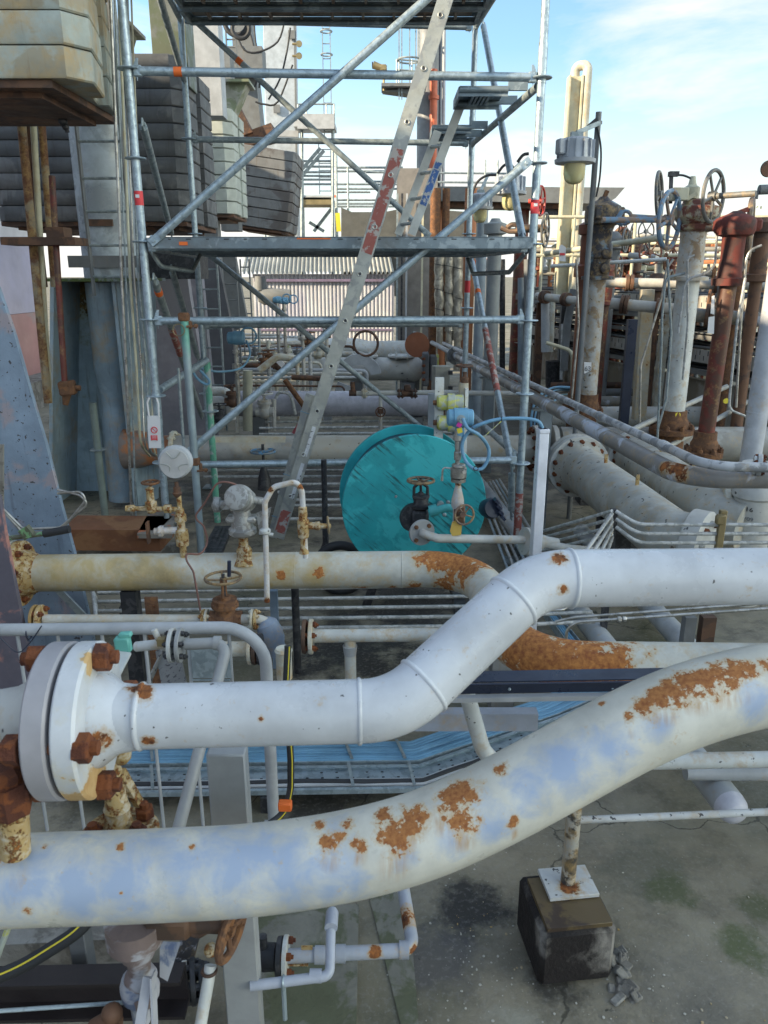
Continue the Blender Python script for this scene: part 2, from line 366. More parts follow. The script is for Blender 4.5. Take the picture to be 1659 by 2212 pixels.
concrete = paint('plinth_concrete', (.34, .33, .30), alt=(.2, .19, .17), altamt=.5, altscale=9, dirt=.55, rough=.9, bump=1.0)
tag_w = simple('white_plastic', (.75, .75, .76), .45)
tag_r = simple('red_sticker', (.72, .05, .06), .5)
tape_o = simple('orange_tape', (.85, .17, .03), .6)
tag_y = simple('yellow_tag', (.75, .50, .05), .6)
brassy = paint('grubby_brass', (.34, .27, .14), dirt=.4, rough=.45, metal=.5)
copper = paint('brown_tubing', (.20, .10, .08), dirt=.3, rough=.5)
insul = paint('crumpled_foil_lagging', (.50, .45, .36), alt=(.30, .27, .22), altamt=.5, altscale=9, dirt=.3, rough=.4, metal=.35, bump=2.0, dens=8)
pink = simple('pink_label', (.75, .12, .45), .5)
lens = simple('lamp_glass', (.80, .72, .38), .15, trans=.4)  # yellow of the light on the domes is put into the glass colour
guidem = paint('rust_and_cream_pipe', (.30, .25, .17), alt=(.16, .07, .035), altamt=.6, altscale=5, rust=.35, rs=14, dirt=.2, rough=.7, streak=.5, streakc=(.14, .06, .03))
magenta = simple('magenta_tie', (.6, .05, .35), .5)
yelc = simple('yellow_stripe', (.75, .62, .05), .5)
tealv = paint('mint_handle', (.18, .56, .48), dirt=.15, rough=.45, bump=.05)
# ================================================================ ground
def ground_mat():
    m = bpy.data.materials.new('stained_concrete'); m.use_nodes = True; nt = m.node_tree; N, L = nt.nodes, nt.links; b = N['Principled BSDF']
    pos = N.new('ShaderNodeNewGeometry').outputs['Position']
    def noise(s, d=8, r=.62, ds=0):
        n = N.new('ShaderNodeTexNoise'); n.inputs['Scale'].default_value = s; n.inputs['Detail'].default_value = d; n.inputs['Roughness'].default_value = r
        n.inputs['Distortion'].default_value = ds; L.new(pos, n.inputs['Vector']); return n.outputs['Fac']
    def rmp(v, a, c, lo=0, hi=1):
        r = N.new('ShaderNodeMapRange'); r.inputs['From Min'].default_value = a; r.inputs['From Max'].default_value = c
        r.inputs['To Min'].default_value = lo; r.inputs['To Max'].default_value = hi; L.new(v, r.inputs['Value']); return r.outputs[0]
    def mix(f, a, c):
        x = N.new('ShaderNodeMix'); x.data_type = 'RGBA'; L.new(f, x.inputs['Factor'])
        for k, q in ((6, a), (7, c)):
            if isinstance(q, tuple): x.inputs[k].default_value = RGB(q)
            else: L.new(q, x.inputs[k])
        return x.outputs[2]
    def blob(c, r, amp=1.15):
        d = N.new('ShaderNodeVectorMath'); d.operation = 'DISTANCE'; L.new(pos, d.inputs[0]); d.inputs[1].default_value = c
        a = N.new('ShaderNodeMath'); a.operation = 'ADD'; L.new(rmp(d.outputs['Value'], 0, r, .5, -.5), a.inputs[0])
        q = N.new('ShaderNodeMath'); q.operation = 'MULTIPLY_ADD'; L.new(noise(4.5, 9, .7), q.inputs[0]); q.inputs[1].default_value = amp * 2; q.inputs[2].default_value = -amp
        L.new(q.outputs[0], a.inputs[1]); return a.outputs[0]
    col = mix(rmp(noise(1.3), .3, .7), (.19, .168, .12), (.35, .315, .235))
    col = mix(rmp(noise(5, 9, .7), .45, .75, 0, .7), col, (.055, .05, .04)); col = mix(rmp(noise(14, 9, .75), .50, .7, 0, .4), col, (.27, .26, .22))
    col = mix(rmp(noise(.9, 6, .6, .5), .48, .66, 0, .75), col, (.06, .07, .035))
    col = mix(rmp(noise(1.9, 5, .6, .3), .60, .70, 0, .8), col, (.035, .034, .03))
    for c, r, cc, am in GBLOBS: col = mix(rmp(blob(c, r), -.15, .22, 0, am), col, cc)
    v = N.new('ShaderNodeTexVoronoi'); v.inputs['Scale'].default_value = 95; L.new(pos, v.inputs['Vector'])
    agg = mix(rmp(v.outputs['Distance'], .0, .5), (.62, .60, .54), (.30, .29, .27))
    col = mix(rmp(noise(60, 3), .52, .66, 0, .22), col, agg)
    v2 = N.new('ShaderNodeTexVoronoi'); v2.inputs['Scale'].default_value = 34; L.new(pos, v2.inputs['Vector'])
    # cracks
    v3 = N.new('ShaderNodeTexVoronoi'); v3.feature = 'DISTANCE_TO_EDGE'; v3.inputs['Scale'].default_value = 1.1; wv = N.new('ShaderNodeVectorMath'); wv.operation = 'ADD'
    wn = N.new('ShaderNodeTexNoise'); wn.inputs['Scale'].default_value = 4; wn.inputs['Detail'].default_value = 6; L.new(pos, wn.inputs['Vector']); sc_ = N.new('ShaderNodeVectorMath'); sc_.operation = 'SCALE'; sc_.inputs['Scale'].default_value = .35; L.new(wn.outputs['Color'], sc_.inputs[0])
    L.new(pos, wv.inputs[0]); L.new(sc_.outputs[0], wv.inputs[1]); L.new(wv.outputs[0], v3.inputs['Vector'])
    col = mix(rmp(v3.outputs['Distance'], .006, .002, 0, .7), col, (.03, .028, .022))
    L.new(col, b.inputs['Base Color']); L.new(rmp(noise(2.2, 5), .35, .6, .55, .95), b.inputs['Roughness'])
    bn = N.new('ShaderNodeBump'); bn.inputs['Strength'].default_value = .6; bn.inputs['Distance'].default_value = .006
    L.new(noise(55, 7, .7), bn.inputs['Height']); L.new(bn.outputs[0], b.inputs['Normal']); return m
g = lambda x, y: tuple(G(x, y, 0))
GBLOBS = [(g(1180, 2120), .16, (.035, .033, .03), .85), (g(1010, 1960), .22, (.028, .027, .027), .9), (g(1290, 2050), .11, (.10, .09, .075), .8),
          (g(1120, 2200), .14, (.34, .325, .26), .8), (g(960, 2080), .22, (.10, .095, .095), .75), (g(1300, 1000), 2.2, (.05, .046, .04), .7), (g(1180, 1990), .13, (.04, .037, .03), .8), (g(1500, 2160), .30, (.21, .195, .16), .55),
          (g(1400, 1880), .30, (.10, .11, .085), .5), (g(1600, 2040), .14, (.09, .115, .04), .8), (g(1450, 1930), .15, (.09, .11, .045), .7), (g(1640, 1960), .12, (.08, .10, .04), .7), (g(700, 1740), .35, (.028, .026, .024), .85),
          (g(1010, 1700), .3, (.035, .033, .03), .7), (g(760, 1400), .7, (.028, .026, .024), .95), (g(900, 1300), .9, (.03, .028, .026), .9), (g(640, 1330), .35, (.12, .11, .085), .5), (g(1500, 1440), .6, (.045, .045, .035), .85), (g(1300, 1200), 1.0, (.04, .036, .03), .85), (g(1200, 1000), 2.2, (.05, .045, .04), .8), (g(600, 1050), 2.4, (.05, .047, .042), .8), (g(300, 1600), .7, (.035, .033, .03), .85), (g(1100, 900), 3.5, (.06, .055, .05), .7)]  # moss and stains, plus dark patches painting shade under and behind the pipes
gm = ground_mat()
def sheet(name, pts, z, mat, th=None):
    m = M(); n = len(pts)
    if th: m.prism([V3(p[0], p[1], z - th) for p in pts], (0, 0, th))
    else: m.add([V3(p[0], p[1], z) for p in pts], [tuple(range(n))])
    return m
struct('ground', sheet('ground', [(-800, -100), (800, -100), (800, 1500), (-800, 1500)], 0, gm), gm, 'stained concrete yard with moss, dark stains and shade painted under the pipes')
slab = paint('old_slab', (.22, .215, .18), alt=(.12, .13, .08), altamt=.5, altscale=6, dirt=.4, rough=.9, bump=.8)
def gpoly(*xy): return [G(x, y, 0) for x, y in xy]
m = sheet('', gpoly((788, 1900), (880, 1900), (905, 2225), (868, 2225)), .004, slab); struct('concrete_strip', m, slab, 'pale concrete strip in the yard floor')
m = sheet('', gpoly((545, 1960), (775, 1965), (770, 2225), (560, 2225)), .02, slab, .02); struct('concrete_pad', m, slab, 'low concrete pad below the small grey pipes')
# pebbles and grit on the floor: beyond counting
m = M()
for i in range(330):
    x = random.choice((random.gauss(1050, 70), random.uniform(880, 1700), random.gauss(1330, 110))); y = random.choice((random.uniform(1780, 2240), random.gauss(2080, 70))); c = G(x, y, .002); s = .0008 + .0032 * random.random() ** 2.5
    m.ball(c, s, 6, (random.uniform(.7, 1.6), random.uniform(.7, 1.6), .5))
gritm = paint('grit', (.5, .48, .42), alt=(.45, .3, .1), altamt=.3, altscale=3, dirt=.1, bump=0)
one('grit', m, gritm, 'pale grit and crumbs scattered over the stained concrete', 'grit', kind='stuff')
# ================================================================ generic plant builders
def flange(t, c, ax, R, th, mat, bolts=8, br=None, nr=None, nmat=None, r_in=None, both=True, name='flange', parent=None, single=True, gap=0.0):
    """one flange disc (lathe with a raised rim) and its bolts; bolts become parts of their own when single"""
    ax = Vector(ax).normalized(); m = M(); c = Vector(c); b = min(th * .12, .003)
    m.lathe(c - ax * th / 2, ax, [(0, R - b), (b, R), (th - b, R), (th, R - b)], 40)
    f = t.p(name, m, mat, parent)
    a, q = frame(ax); br = br or R * .8; nr = nr or R * .1; nmat = nmat or nutrust
    allm = M()
    for i in range(bolts):
        an = 2 * math.pi * (i + .5) / bolts; p = c + (a * math.cos(an) + q * math.sin(an)) * br
        k = M() if single else allm
        k.nut(p + ax * (th / 2), ax, nr, nr * 1.1, .55)
        if both: k.nut(p - ax * (th / 2 + gap), -ax, nr, nr * 1.1, .4); k.cyl(p - ax * (th / 2 + nr * .3), p + ax * (th / 2 + nr * .3), nr * .45, n=6)
        if single and parent is None: t.p('bolt', k, nmat, f)
    if not (single and parent is None) and bolts: t.parts[f][1].add(allm.v, allm.f)
    return f
def bead(m, c, ax, r, w=.006, e=.004):
    ax = Vector(ax).normalized(); m.lathe(Vector(c) - ax * w, ax, [(0, r), (w * .5, r + e * .8), (w, r + e), (w * 1.5, r + e * .8), (w * 2, r)], 32)
def gate_valve(t, c, up, bore_ax, s, mat, wmat=None, wheelR=None, smat=None, h=1.0, spokes=5):
    """body + bonnet, yoke, stem, handwheel. s = bore radius"""
    up = Vector(up).normalized(); ba = Vector(bore_ax).normalized(); c = Vector(c); sd_ = up.cross(ba).normalized()
    b = M(); b.cyl(c - ba * s * 2.2, c + ba * s * 2.2, s * 1.25, n=20); b.ball(c, s * 1.75, 16)
    b.lathe(c, up, [(0, s * 1.5), (s * 2.0, s * 1.35), (s * 2.0, s * 1.9), (s * 2.5, s * 1.9), (s * 2.55, s * 1.7), (s * 3.1, s * 1.7), (s * 3.1, s * .9), (s * 3.8 * h, s * .8)], 20)
    body = t.p('valve_body', b, mat)
    y = M(); y0 = c + up * s * 3.3 * h; y1 = c + up * s * 6.0 * h
    for q in (1, -1): y.tube([y0 + sd_ * q * s * .5, y0 + sd_ * q * s * .95 + up * s * .5, y1 - up * s * .3 + sd_ * q * s * .85, y1 + sd_ * q * s * .3], s * .2, 8, R=s * .5, k=3)
    y.lathe(y1 - up * s * .25, up, [(0, s * .55), (s * .6, s * .5)], 12)
    t.p('yoke', y, mat)
    st = M(); st.cyl(y0, y1 + up * s * 1.1, s * .22, n=8); t.p('stem', st, smat or black)
    wR = wheelR or s * 3; wl = M(); wl.wheel(y1 + up * s * .55, up, wR, wR * .085, spokes, wR * .12); t.p('handwheel', wl, wmat or mat)
    return body
def pipe(name, pts, r, mat, label, cat='pipe', R=None, group=None, n=14, extra=None, th=None):
    t = T(name, label, cat, group); m = M(); m.tube(pts, r, n, R=R if R is not None else r * 3); t.p('pipe_run' if extra else name, m, mat)
    if extra: extra(t, m)
    return t.end()
# ================================================================ near upper white flanged pipe
def upper_pipe():
    t = T('flanged_pipe', 'thick glossy white pipe with a big rusty-bolted flange, kinking upwards across the foreground', 'pipe')
    r = .057; Yl, Yr = 1.20, 1.40
    a = P(112, 1553, Yl); b = P(857, 1534, Yl + .03); c = P(1160, 1250, Yr); d = P(3600, 1222, Yr + .2)
    m = M(); path = fillet([P(250, 1549, Yl), b, c, d], .17, 12)
    m.tube(path, r, 40)
    u1 = (b - a).normalized(); u2 = (c - b).normalized(); u3 = (d - c).normalized()
    f0 = P(168, 1553, Yl)
    for p_, ax, rr in ((P(306, 1547, Yl), u1, r), (b + u2 * .068, u2, r), (c - u2 * .068, u2, r), (c + u3 * .066, u3, r), (b - u1 * .068, u1, r)): bead(m, p_, ax, rr, .005, .0035)
    m.lathe(f0 + u1 * .036, u1, [(0, .086), (.012, .084), (.04, .062), (.072, r)], 40)
    pth = [P(112, 1553, Yl)] + path; spots = [(hit(pth, r, X_, Y_), q_) for X_, Y_, q_ in ((1206, 1203, .02), (1214, 1272, .014), (564, 1553, .008), (300, 1492, .03), (318, 1600, .016), (208, 1592, .03), (1390, 1330, .004))]
    mat = paint('white_gloss_pipe', (.60, .625, .655), dirt=.1, speck=.12, dens=75, rough=.3, bump=.05, spots=spots, rs=25, dscale=2.5, stain=.8)
    t.p('pipe_run', m, mat)
    R = .137; n0 = len(t.parts)
    wf = paint('white_flange', (.62, .64, .66), dirt=.1, rough=.35, bump=.06, rust=.02, rs=11, spots=[(f0 + V3(.02, -.08, -.1), .1), (f0 + V3(-.01, -.05, -.14), .08), (f0 + V3(.05, -.02, .12), .03)], stain=.6, rcol=((.6, .42, .2), (.5, .3, .12), (.62, .55, .36)))
    gf = paint('grey_flange', (.38, .37, .39), dirt=.1, rough=.4, bump=.08, spots=[(f0 + V3(-.07, 0, -.14), .07)], rs=8)
    mf = M(); mf.lathe(f0, u1, [(0, R - .004), (.004, R), (.036, R), (.041, R - .005)], 64); t.p('flange', mf, wf)
    mg = M(); mg.lathe(f0 - u1 * .048, u1, [(0, R - .004), (.004, R), (.037, R), (.041, R - .004)], 64); t.p('flange', mg, gf)
    mk = M(); mk.lathe(f0 - u1 * .0075, u1, [(0, .10), (.0075, .10)], 40); t.p('gasket', mk, rubber)
    st = M(); st.lathe(f0 - u1 * .05, -u1, [(0, .083), (.012, .082), (.055, .06), (.085, .0555), (.35, .0555)], 40); t.p('pipe_stub', st, beige)
    a_, q_ = frame(u1)
    for i in range(4):
        an = math.radians((8, 95, 188, -68)[i]); p_ = f0 + (V3(0, -1, 0) * math.cos(an) + ZA * math.sin(an)) * .116
        k = M(); k.nut(p_ + u1 * .041, u1, .0255, .026, .45); k.nut(p_ - u1 * .048, -u1, .0255, .026, .45); k.cyl(p_ - u1 * .05, p_ + u1 * .045, .010, n=8); t.p('bolt', k, nutrust)
    t.end()
upper_pipe()
# ================================================================ near lower sweeping pipe
def lower_pipe():
    t = T('swept_pipe', 'thick white foreground pipe with blue smears and rust patches, sweeping up to the right', 'pipe')
    pts = [(-260, 1925, 1.16), (0, 1903, 1.16), (330, 1890, 1.17), (560, 1876, 1.18), (760, 1845, 1.2), (920, 1800, 1.22), (1070, 1733, 1.25), (1220, 1653, 1.28), (1360, 1578, 1.31), (1490, 1522, 1.33), (1640, 1482, 1.36), (1800, 1465, 1.38), (2000, 1455, 1.4), (3500, 1445, 1.55)]
    path = spline([P(*q) for q in pts], 7); r = .0805
    spots = [(hit(path, r, X_, Y_), q_) for X_, Y_, q_ in ((850, 1805, .05), (885, 1780, .045), (905, 1765, .03), (850, 1838, .012), (1000, 1770, .045), (710, 1822, .028), (730, 1808, .02), (765, 1822, .016), (783, 1828, .018), (1110, 1778, .016), (1112, 1770, .012), (960, 1768, .008),
        (1360, 1550, .018), (1395, 1524, .035), (1425, 1508, .04), (1455, 1494, .045), (1485, 1480, .05), (1520, 1470, .05), (1555, 1462, .05), (1590, 1452, .045), (1620, 1452, .03), (1655, 1442, .03), (20, 1832, .04), (40, 1838, .02), (62, 1967, .014), (262, 1928, .008), (96, 1832, .01),
        (980, 1722, .05), (1010, 1708, .04), (900, 1752, .025), (690, 1782, .02), (830, 1762, .03), (750, 1778, .02), (1080, 1660, .02), (415, 1830, .012), (1300, 1520, .012), (260, 1830, .014))]
    m = M(); m.tube(path, r, 48)
    mat = paint('white_blue_smeared_pipe', (.68, .665, .585), alt=(.33, .43, .61), altspots=[(hit(path, r, X_, Y_ + 12), q_ * .72) for X_, Y_, q_ in ((60, 1890, .11), (160, 1900, .11), (270, 1885, .12), (380, 1880, .13), (500, 1870, .13), (620, 1880, .12), (720, 1870, .09), (870, 1830, .04), (980, 1800, .05), (1060, 1770, .06), (1150, 1700, .06), (1230, 1640, .08), (1320, 1600, .07), (1430, 1560, .04), (1620, 1510, .06), (560, 1840, .09), (440, 1840, .08))], altscale=16, dirt=.22, dirtc=(.50, .42, .27), rough=.38, bump=.12, spots=[(c_, r_ * .8) for c_, r_ in spots], rs=44, rcol=((.46, .20, .065), (.28, .10, .035), (.58, .42, .22)), drips=[(hit(path, r, X_, Y_), L_, W_) for X_, Y_, L_, W_ in ((850, 1815, .08, .035), (885, 1800, .05, .02), (1000, 1785, .05, .03), (715, 1830, .04, .025), (775, 1830, .03, .02), (1112, 1785, .04, .012), (1361, 1560, .04, .012), (1430, 1515, .04, .04), (1500, 1490, .04, .05), (1570, 1475, .04, .05), (960, 1730, .05, .05), (880, 1765, .04, .05), (60, 1850, .05, .03))], dscale=4, streak=0, stain=1.0)
    t.p('pipe_run', m, mat)
    # small pipe stub and union rising from its left end
    c = P(28, 1812, 1.13); s = M(); s.cyl(c - ZA * .03, P(28, 1745, 1.13), .026, n=20); si = t.p('branch_stub', s, rusto)
    k = M(); c2 = P(25, 1752, 1.12); k.lathe(c2, ZA, [(0, .036), (.012, .040), (.045, .040), (.055, .034), (.060, .034)], 6, .3); t.p('union_nut', k, nutrust, si)
    k = M(); k.lathe(c2 + ZA * .058, ZA, [(0, .026), (.02, .03), (.035, .022)], 6, .1); t.p('plug', k, nutrust, si)
    t.end()
lower_pipe()
# rusty drain flange between the two near pipes
def drain():
    Y = 1.32; t = T('drain_fitting', 'small rust-eaten round flange with a tapering neck between the two big foreground pipes', 'pipe fitting')
    c = P(258, 1800, Y); m = M(); m.lathe(c - ZA * .03, ZA, [(0, .078), (.03, .080), (.036, .074)], 36); f = t.p('flange', m, rusto)
    for dx, dy in ((-.045, -.02), (.044, -.018), (-.02, -.062), (.03, -.06), (-.03, .05), (.04, .045)):
        k = M(); k.nut(c + V3(dx, dy, .006), ZA, .020, .022, .5); t.p('bolt', k, nutrust, f)
    n_ = M(); n_.lathe(c + ZA * .006, ZA + XA * .02, [(0, .034), (.02, .028), (.05, .024), (.056, .027), (.062, .024), (.13, .017), (.17, .015)], 24); n_.ball(P(262, 1625, Y), .021, 12, (1, 1, 1.3)); t.p('neck', n_, rusto)
    m = M(); m.bar(P(262, 1668, Y), P(300, 1735, Y + .05), .012, .02); t.p('lug', m, rusto); t.end()
drain()
def lever():
    t = T('lever_valve', 'white bar handle with a mint green plastic grip sticking up behind the foreground flange', 'valve handle')
    m = M(); m.bar(P(270, 1410, 1.62), P(212, 1520, 1.46), .030, .008, V3(0, -1, .3), .001); t.p('bar', m, offw2)
    m = M(); m.box(P(266, 1392, 1.63), (.036, .022, .040), V3(1, 0, .06), YA, .004); m.box(P(271, 1371, 1.63), (.030, .018, .012), V3(1, 0, .06), YA, .003); t.p('grip', m, tealv); t.end()
lever()
# flat grey post
m = M(); X0 = P(496, 1700, 1.5)
m.box(V3(X0.x, 1.5, .44), (.087, .045, .88), XA, YA, .004)
one('box_post', m, chan, 'broad flat pale grey box post standing behind the foreground pipes', 'post')
# hooped barrier
def barrier():
    t = T('hooped_barrier', 'grey tubular hooped guard rail with thin uprights, behind the foreground flange', 'guard rail'); Y = 2.3
    leg = P(588, 1700, Y); zt = zat(1362, Y)
    m = M(); m.tube([V3(P(-150, 1362, Y).x, Y, zt), V3(leg.x, Y, zt + .012), V3(leg.x, Y, 0)], .0205, 18, R=.14, k=10); m.box((leg.x, Y, .006), (.08, .08, .012)); t.p('top_tube', m, greyl)
    for i, x in enumerate((-47, 45, 131, 226, 317, 409, 498)):
        q = P(x, 1420, Y); m = M(); m.cyl((q.x, Y, zt), (q.x, Y, .0), .0062, n=8); t.p('upright', m, greyl)
    m = M(); m.box(P(456, 1428, Y - .01), (.128, .004, .125)); m.box(P(456, 1469, Y - .012), (.128, .004, .006)); t.p('blank_plate', m, galv)
    m = M(); c = P(63, 1366, Y); m.torus(c, XA, .0225, .0025, 20, 6); m.tube([c + V3(0, -.02, -.02), P(68, 1385, Y - .02), P(40, 1415, Y - .03), P(-10, 1368, Y - .03)], .0022, 6, R=.02); m.tube([P(68, 1385, Y - .02), P(90, 1352, Y - .03)], .0022, 6); t.p('cable_tie', m, navy)
    t.end()
barrier()
# small-bore white pipe with flange and elbow, dropping towards the viewer
def smallbore():
    t = T('drain_line', 'pale small-bore pipe with a bolted flange pair, elbowing down beside the flat post', 'pipe'); Y = 2.0
    a = P(400, 1392, Y); b = P(492, 1388, Y); c = P(375, 1830, 1.62)
    m = M(); m.tube([a, b, c], .0165, 18, R=.035); m.lathe(P(462, 1389, Y), XA, [(0, .0205), (.02, .0205)], 18); t.p('pipe_run', m, chan)
    for x, th in ((372, .011), (389, .011)):
        flange(t, P(x, 1394, Y), XA, .050, th, offw2 if x == 372 else chan, 6, .037, .0085, black)
    m = M(); m.lathe(P(362, 1394, Y), -XA, [(0, .017), (.02, .014)], 6); m.cyl(P(350, 1391, Y), P(295, 1397, Y + .03), .015, n=14); m.cyl(P(345, 1385, Y), P(332, 1360, Y), .009, n=10); t.p('union', m, offw2)
    m = M(); m.box(P(349, 1386, Y - .02), (.022, .02, .022)); t.p('plug', m, brassy)
    t.end()
smallbore()
m = M(); m.bar(P(360, 1395, 2.9), P(395, 1570, 2.45), .10, .012, V3(.1, -1, .3)); m.bar(P(318, 1480, 2.7), P(360, 1392, 2.9), .006, .03)
one('perforated_tread', m, paint('perforated_grey', (.20, .20, .19), speck=1.5, dens=60, dirt=.3), 'dark speckled sloping tread plate behind the hooped guard rail', 'tread plate')
# ================================================================ bottom left cluster
def bl():
    m = M(); a = P(-60, 2150, 1.50); b = P(400, 2140, 1.50); m.channel(a, b, .06, .12, .01, ZA, 1)
    one('floor_beam', m, paint('tarry_beam', (.022, .017, .018), dirt=.2, dirtc=(.12, .05, .03), rough=.5), 'near-black steel channel low down in the bottom left corner', 'steel beam')
    m = M(); m.prism([G(-60, 2105, .0), G(320, 2085, .0), G(300, 2045, .0), G(-60, 2062, .0)], (0, 0, .10)); one('kerb', m, concrete, 'mossy concrete kerb across the bottom left corner', 'kerb')
    m = M(); c = G(193, 2100, .1); m.box(c + V3(0, -.02, .09), (.042, .05, .19), XA, YA, .002); one('stub_post', m, paint('stub_grey', (.13, .14, .15), dirt=.2), 'short grey square stub post on the mossy kerb, bottom left', 'post')
    pts = spline([P(215, 1940, 1.45), P(180, 2000, 1.40), P(110, 2050, 1.36), P(30, 2095, 1.33), P(-80, 2135, 1.30)], 6)
    t = T('hose', 'thick dark hose with a yellow stripe, drooping to the bottom left edge', 'hose'); m = M(); m.tube(pts, .0155, 16); t.p('hose_sleeve', m, rubber)
    m = M(); m.tube([p + V3(-.004, -.012, .0108) for p in pts], .0022, 6); t.p('stripe', m, yelc); t.end()
    m = M(); m.cyl(P(-30, 2186, 1.2), P(292, 2164, 1.26), .0042, n=8); one('steel_rod', m, galv, 'thin bright steel rod crossing the bottom left corner', 'rod')
    # hanging valve below the lower pipe, its rusty handwheel seen from the edge
    t = T('needle_valve', 'brown valve with a rusty handwheel hanging under the big sweeping pipe', 'valve')
    Y = 1.24; c = P(292, 2010, Y); m = M(); m.lathe(c + ZA * .03, -ZA, [(0, .058), (.05, .058), (.055, .040), (.09, .034), (.095, .026), (.135, .022), (.14, .030), (.15, .034), (.168, .030), (.18, .036), (.20, .034), (.215, .026)], 20); t.p('valve_body', m, paint('taupe_valve', (.21, .16, .15), alt=(.4, .4, .43), altamt=.5, altscale=9, dirt=.3))
    m = M(); m.box(P(365, 1995, Y), (.09, .05, .05), XA, YA, .008); m.cyl(P(385, 1995, Y), P(480, 1997, Y), .018, n=12); m.tube([P(400, 2010, Y), P(430, 2020, Y), P(465, 1998, Y)], .007, 8, R=.01); t.p('bonnet', m, brown)
    m = M(); m.wheel(P(500, 2012, Y + .01), V3(1, -.3, -.12), .055, .0085, 5, .006); t.p('handwheel', m, rusty); t.end()
    t = T('lever_valve', 'white and blue-grey small valve with a forked bracket at the very bottom left', 'valve')
    m = M(); m.prism([P(345, 2050, 1.3), P(385, 2052, 1.3), P(362, 2120, 1.28), P(345, 2110, 1.28)], (0, .02, 0)); m.lathe(P(295, 2110, 1.24), -ZA, [(0, .03), (.02, .036), (.05, .034), (.07, .02), (.12, .018)], 18); m.bar(P(320, 2110, 1.2), P(300, 2230, 1.16), .02, .006, V3(0, -1, .2)); m.bar(P(330, 2105, 1.2), P(335, 2230, 1.17), .004, .03, V3(0, -1, .2)); t.p('valve_body', m, paint('valve_pale', (.45, .46, .5), alt=(.16, .2, .3), altamt=.3, altscale=10))
    m = M(); m.cyl(P(250, 2200, 1.2), P(205, 2225, 1.2), .022, n=14); m.ball(P(242, 2190, 1.2), .022, 12); t.p('knob', m, brown); t.end()
    t = T('side_pipe', 'pale grey upright pipe with a collar beside the foot of the flat post', 'pipe'); m = M(); m.tube([P(455, 2085, 1.5), P(450, 2120, 1.48), P(425, 2260, 1.42)], .015, 16, R=.03); t.p('pipe_run', m, offw2)
    m = M(); m.torus(P(452, 2098, 1.49), V3(0, .1, 1), .017, .004, 20, 6); t.p('collar', m, brown); m = M(); m.ball(P(456, 2052, 1.5), .018, 12); t.p('rust_cap', m, rusto); t.end()
    t = T('black_flange_set', 'dark bolted flange stack with one white disc behind the forked bracket', 'pipe fitting')
    c = P(400, 2120, 1.6)
    for i, (dx, mt, R) in enumerate(((-.03, black, .055), (.0, offw2, .05), (.022, black, .058), (.045, rubber, .05))):
        flange(t, c + XA * dx, V3(1, .25, 0), R, .014, mt, 6, R * .8, .009, black)
    m = M(); m.cyl(c - XA * .16, c - XA * .03, .017, n=12); m.nut(c - XA * .07, -XA, .022, .02, 0); t.p('spool', m, rusty); t.end()
    t = T('speckled_channel', 'dark flaking steel channel sloping behind the rusty handwheel', 'steel beam'); m = M(); m.channel(P(415, 2010, 1.75), P(385, 2125, 1.66), .05, .03, .004, V3(0, -1, .3)); t.p('speckled_channel', m, paint('flaking_dark', (.05, .045, .045), speck=0, alt=(.3, .3, .32), altamt=.3, altscale=22, rust=.2)); t.end()
    m = M(); m.tube([P(20, 2000, 1.6), P(0, 2050, 1.58), P(-20, 2110, 1.55)], .008, 8); one('yellow_green_wire', m, ylg, 'yellow-green earth wire at the left edge under the sweeping pipe', 'wire')
bl()
# ================================================================ bottom middle small grey pipes
def bm():
    t = T('condensate_pipe', 'small grey pipe with rust-blistered elbow lying over the concrete strip, bottom centre', 'pipe')
    z = .16; a, b, c = G(610, 2066, z), G(893, 2052, z), G(868, 1900, z + .02)
    m = M(); m.tube([a, b, c], .0185, 18, R=.035)
    for x in (690, 735, 872): p_ = G(x, 2066 - (x - 636) * .06, z); m.lathe(p_ - XA * .012, XA, [(0, .023), (.026, .023)], 18)
    pm = paint('grey_blister', (.38, .41, .47), dirt=.25, rust=.16, rs=16, spots=[(G(812, 2058, z) + V3(0, -.015, .015), .025), (G(895, 2052, z), .02), (G(877, 1990, z), .05)], rough=.5)
    t.p('pipe_run', m, pm); flange(t, G(617, 2066, z), XA, .052, .012, offw2, 4, .038, .011); flange(t, G(604, 2067, z), XA, .05, .014, black, 0)
    m = M(); m.lathe(G(595, 2067, z), -XA, [(0, .034), (.03, .036), (.05, .028), (.10, .03), (.14, .024)], 18); m.cyl(G(570, 2067, z), G(570, 2067, z) + ZA * .07, .012, n=10); m.ball(G(566, 2030, z), .013, 10); t.p('check_valve', m, black); t.end()
    t = T('vent_pipe', 'thin grey pipe crossing over the rust-blistered one and turning up, bottom centre', 'pipe'); z = .22
    m = M(); a, b = G(540, 2130, z), G(712, 2108, z); m.tube([a, b, b + V3(.0, .03, .02), G(715, 1985, z + .06)], .0125, 16, R=.02)
    m.lathe(b - XA * .05, XA, [(0, .0165), (.03, .0165)], 16); m.lathe(G(715, 2005, z + .06), YA, [(0, .017), (.05, .017), (.06, .012)], 16); t.p('pipe_run', m, paint('grey_thin', (.42, .45, .52), dirt=.2, rough=.45))
    m = M(); m.torus(G(612, 2122, z), XA, .015, .003, 20, 6); m.cyl(G(612, 2122, z), G(612, 2122, z) - ZA * .12, .006, n=8); t.p('clip', m, galv); t.end()
    m = M(); p0 = G(640, 2075, .14); m.angle(p0 - XA * .05, p0 + XA * .03, .03, .03, .004); m.bar(p0 + XA * .03, p0 + V3(.03, 0, .05), .03, .004, YA); one('angle_bracket', m, rusto, 'little rusty angle bracket under the grey pipe flange', 'bracket')
bm()
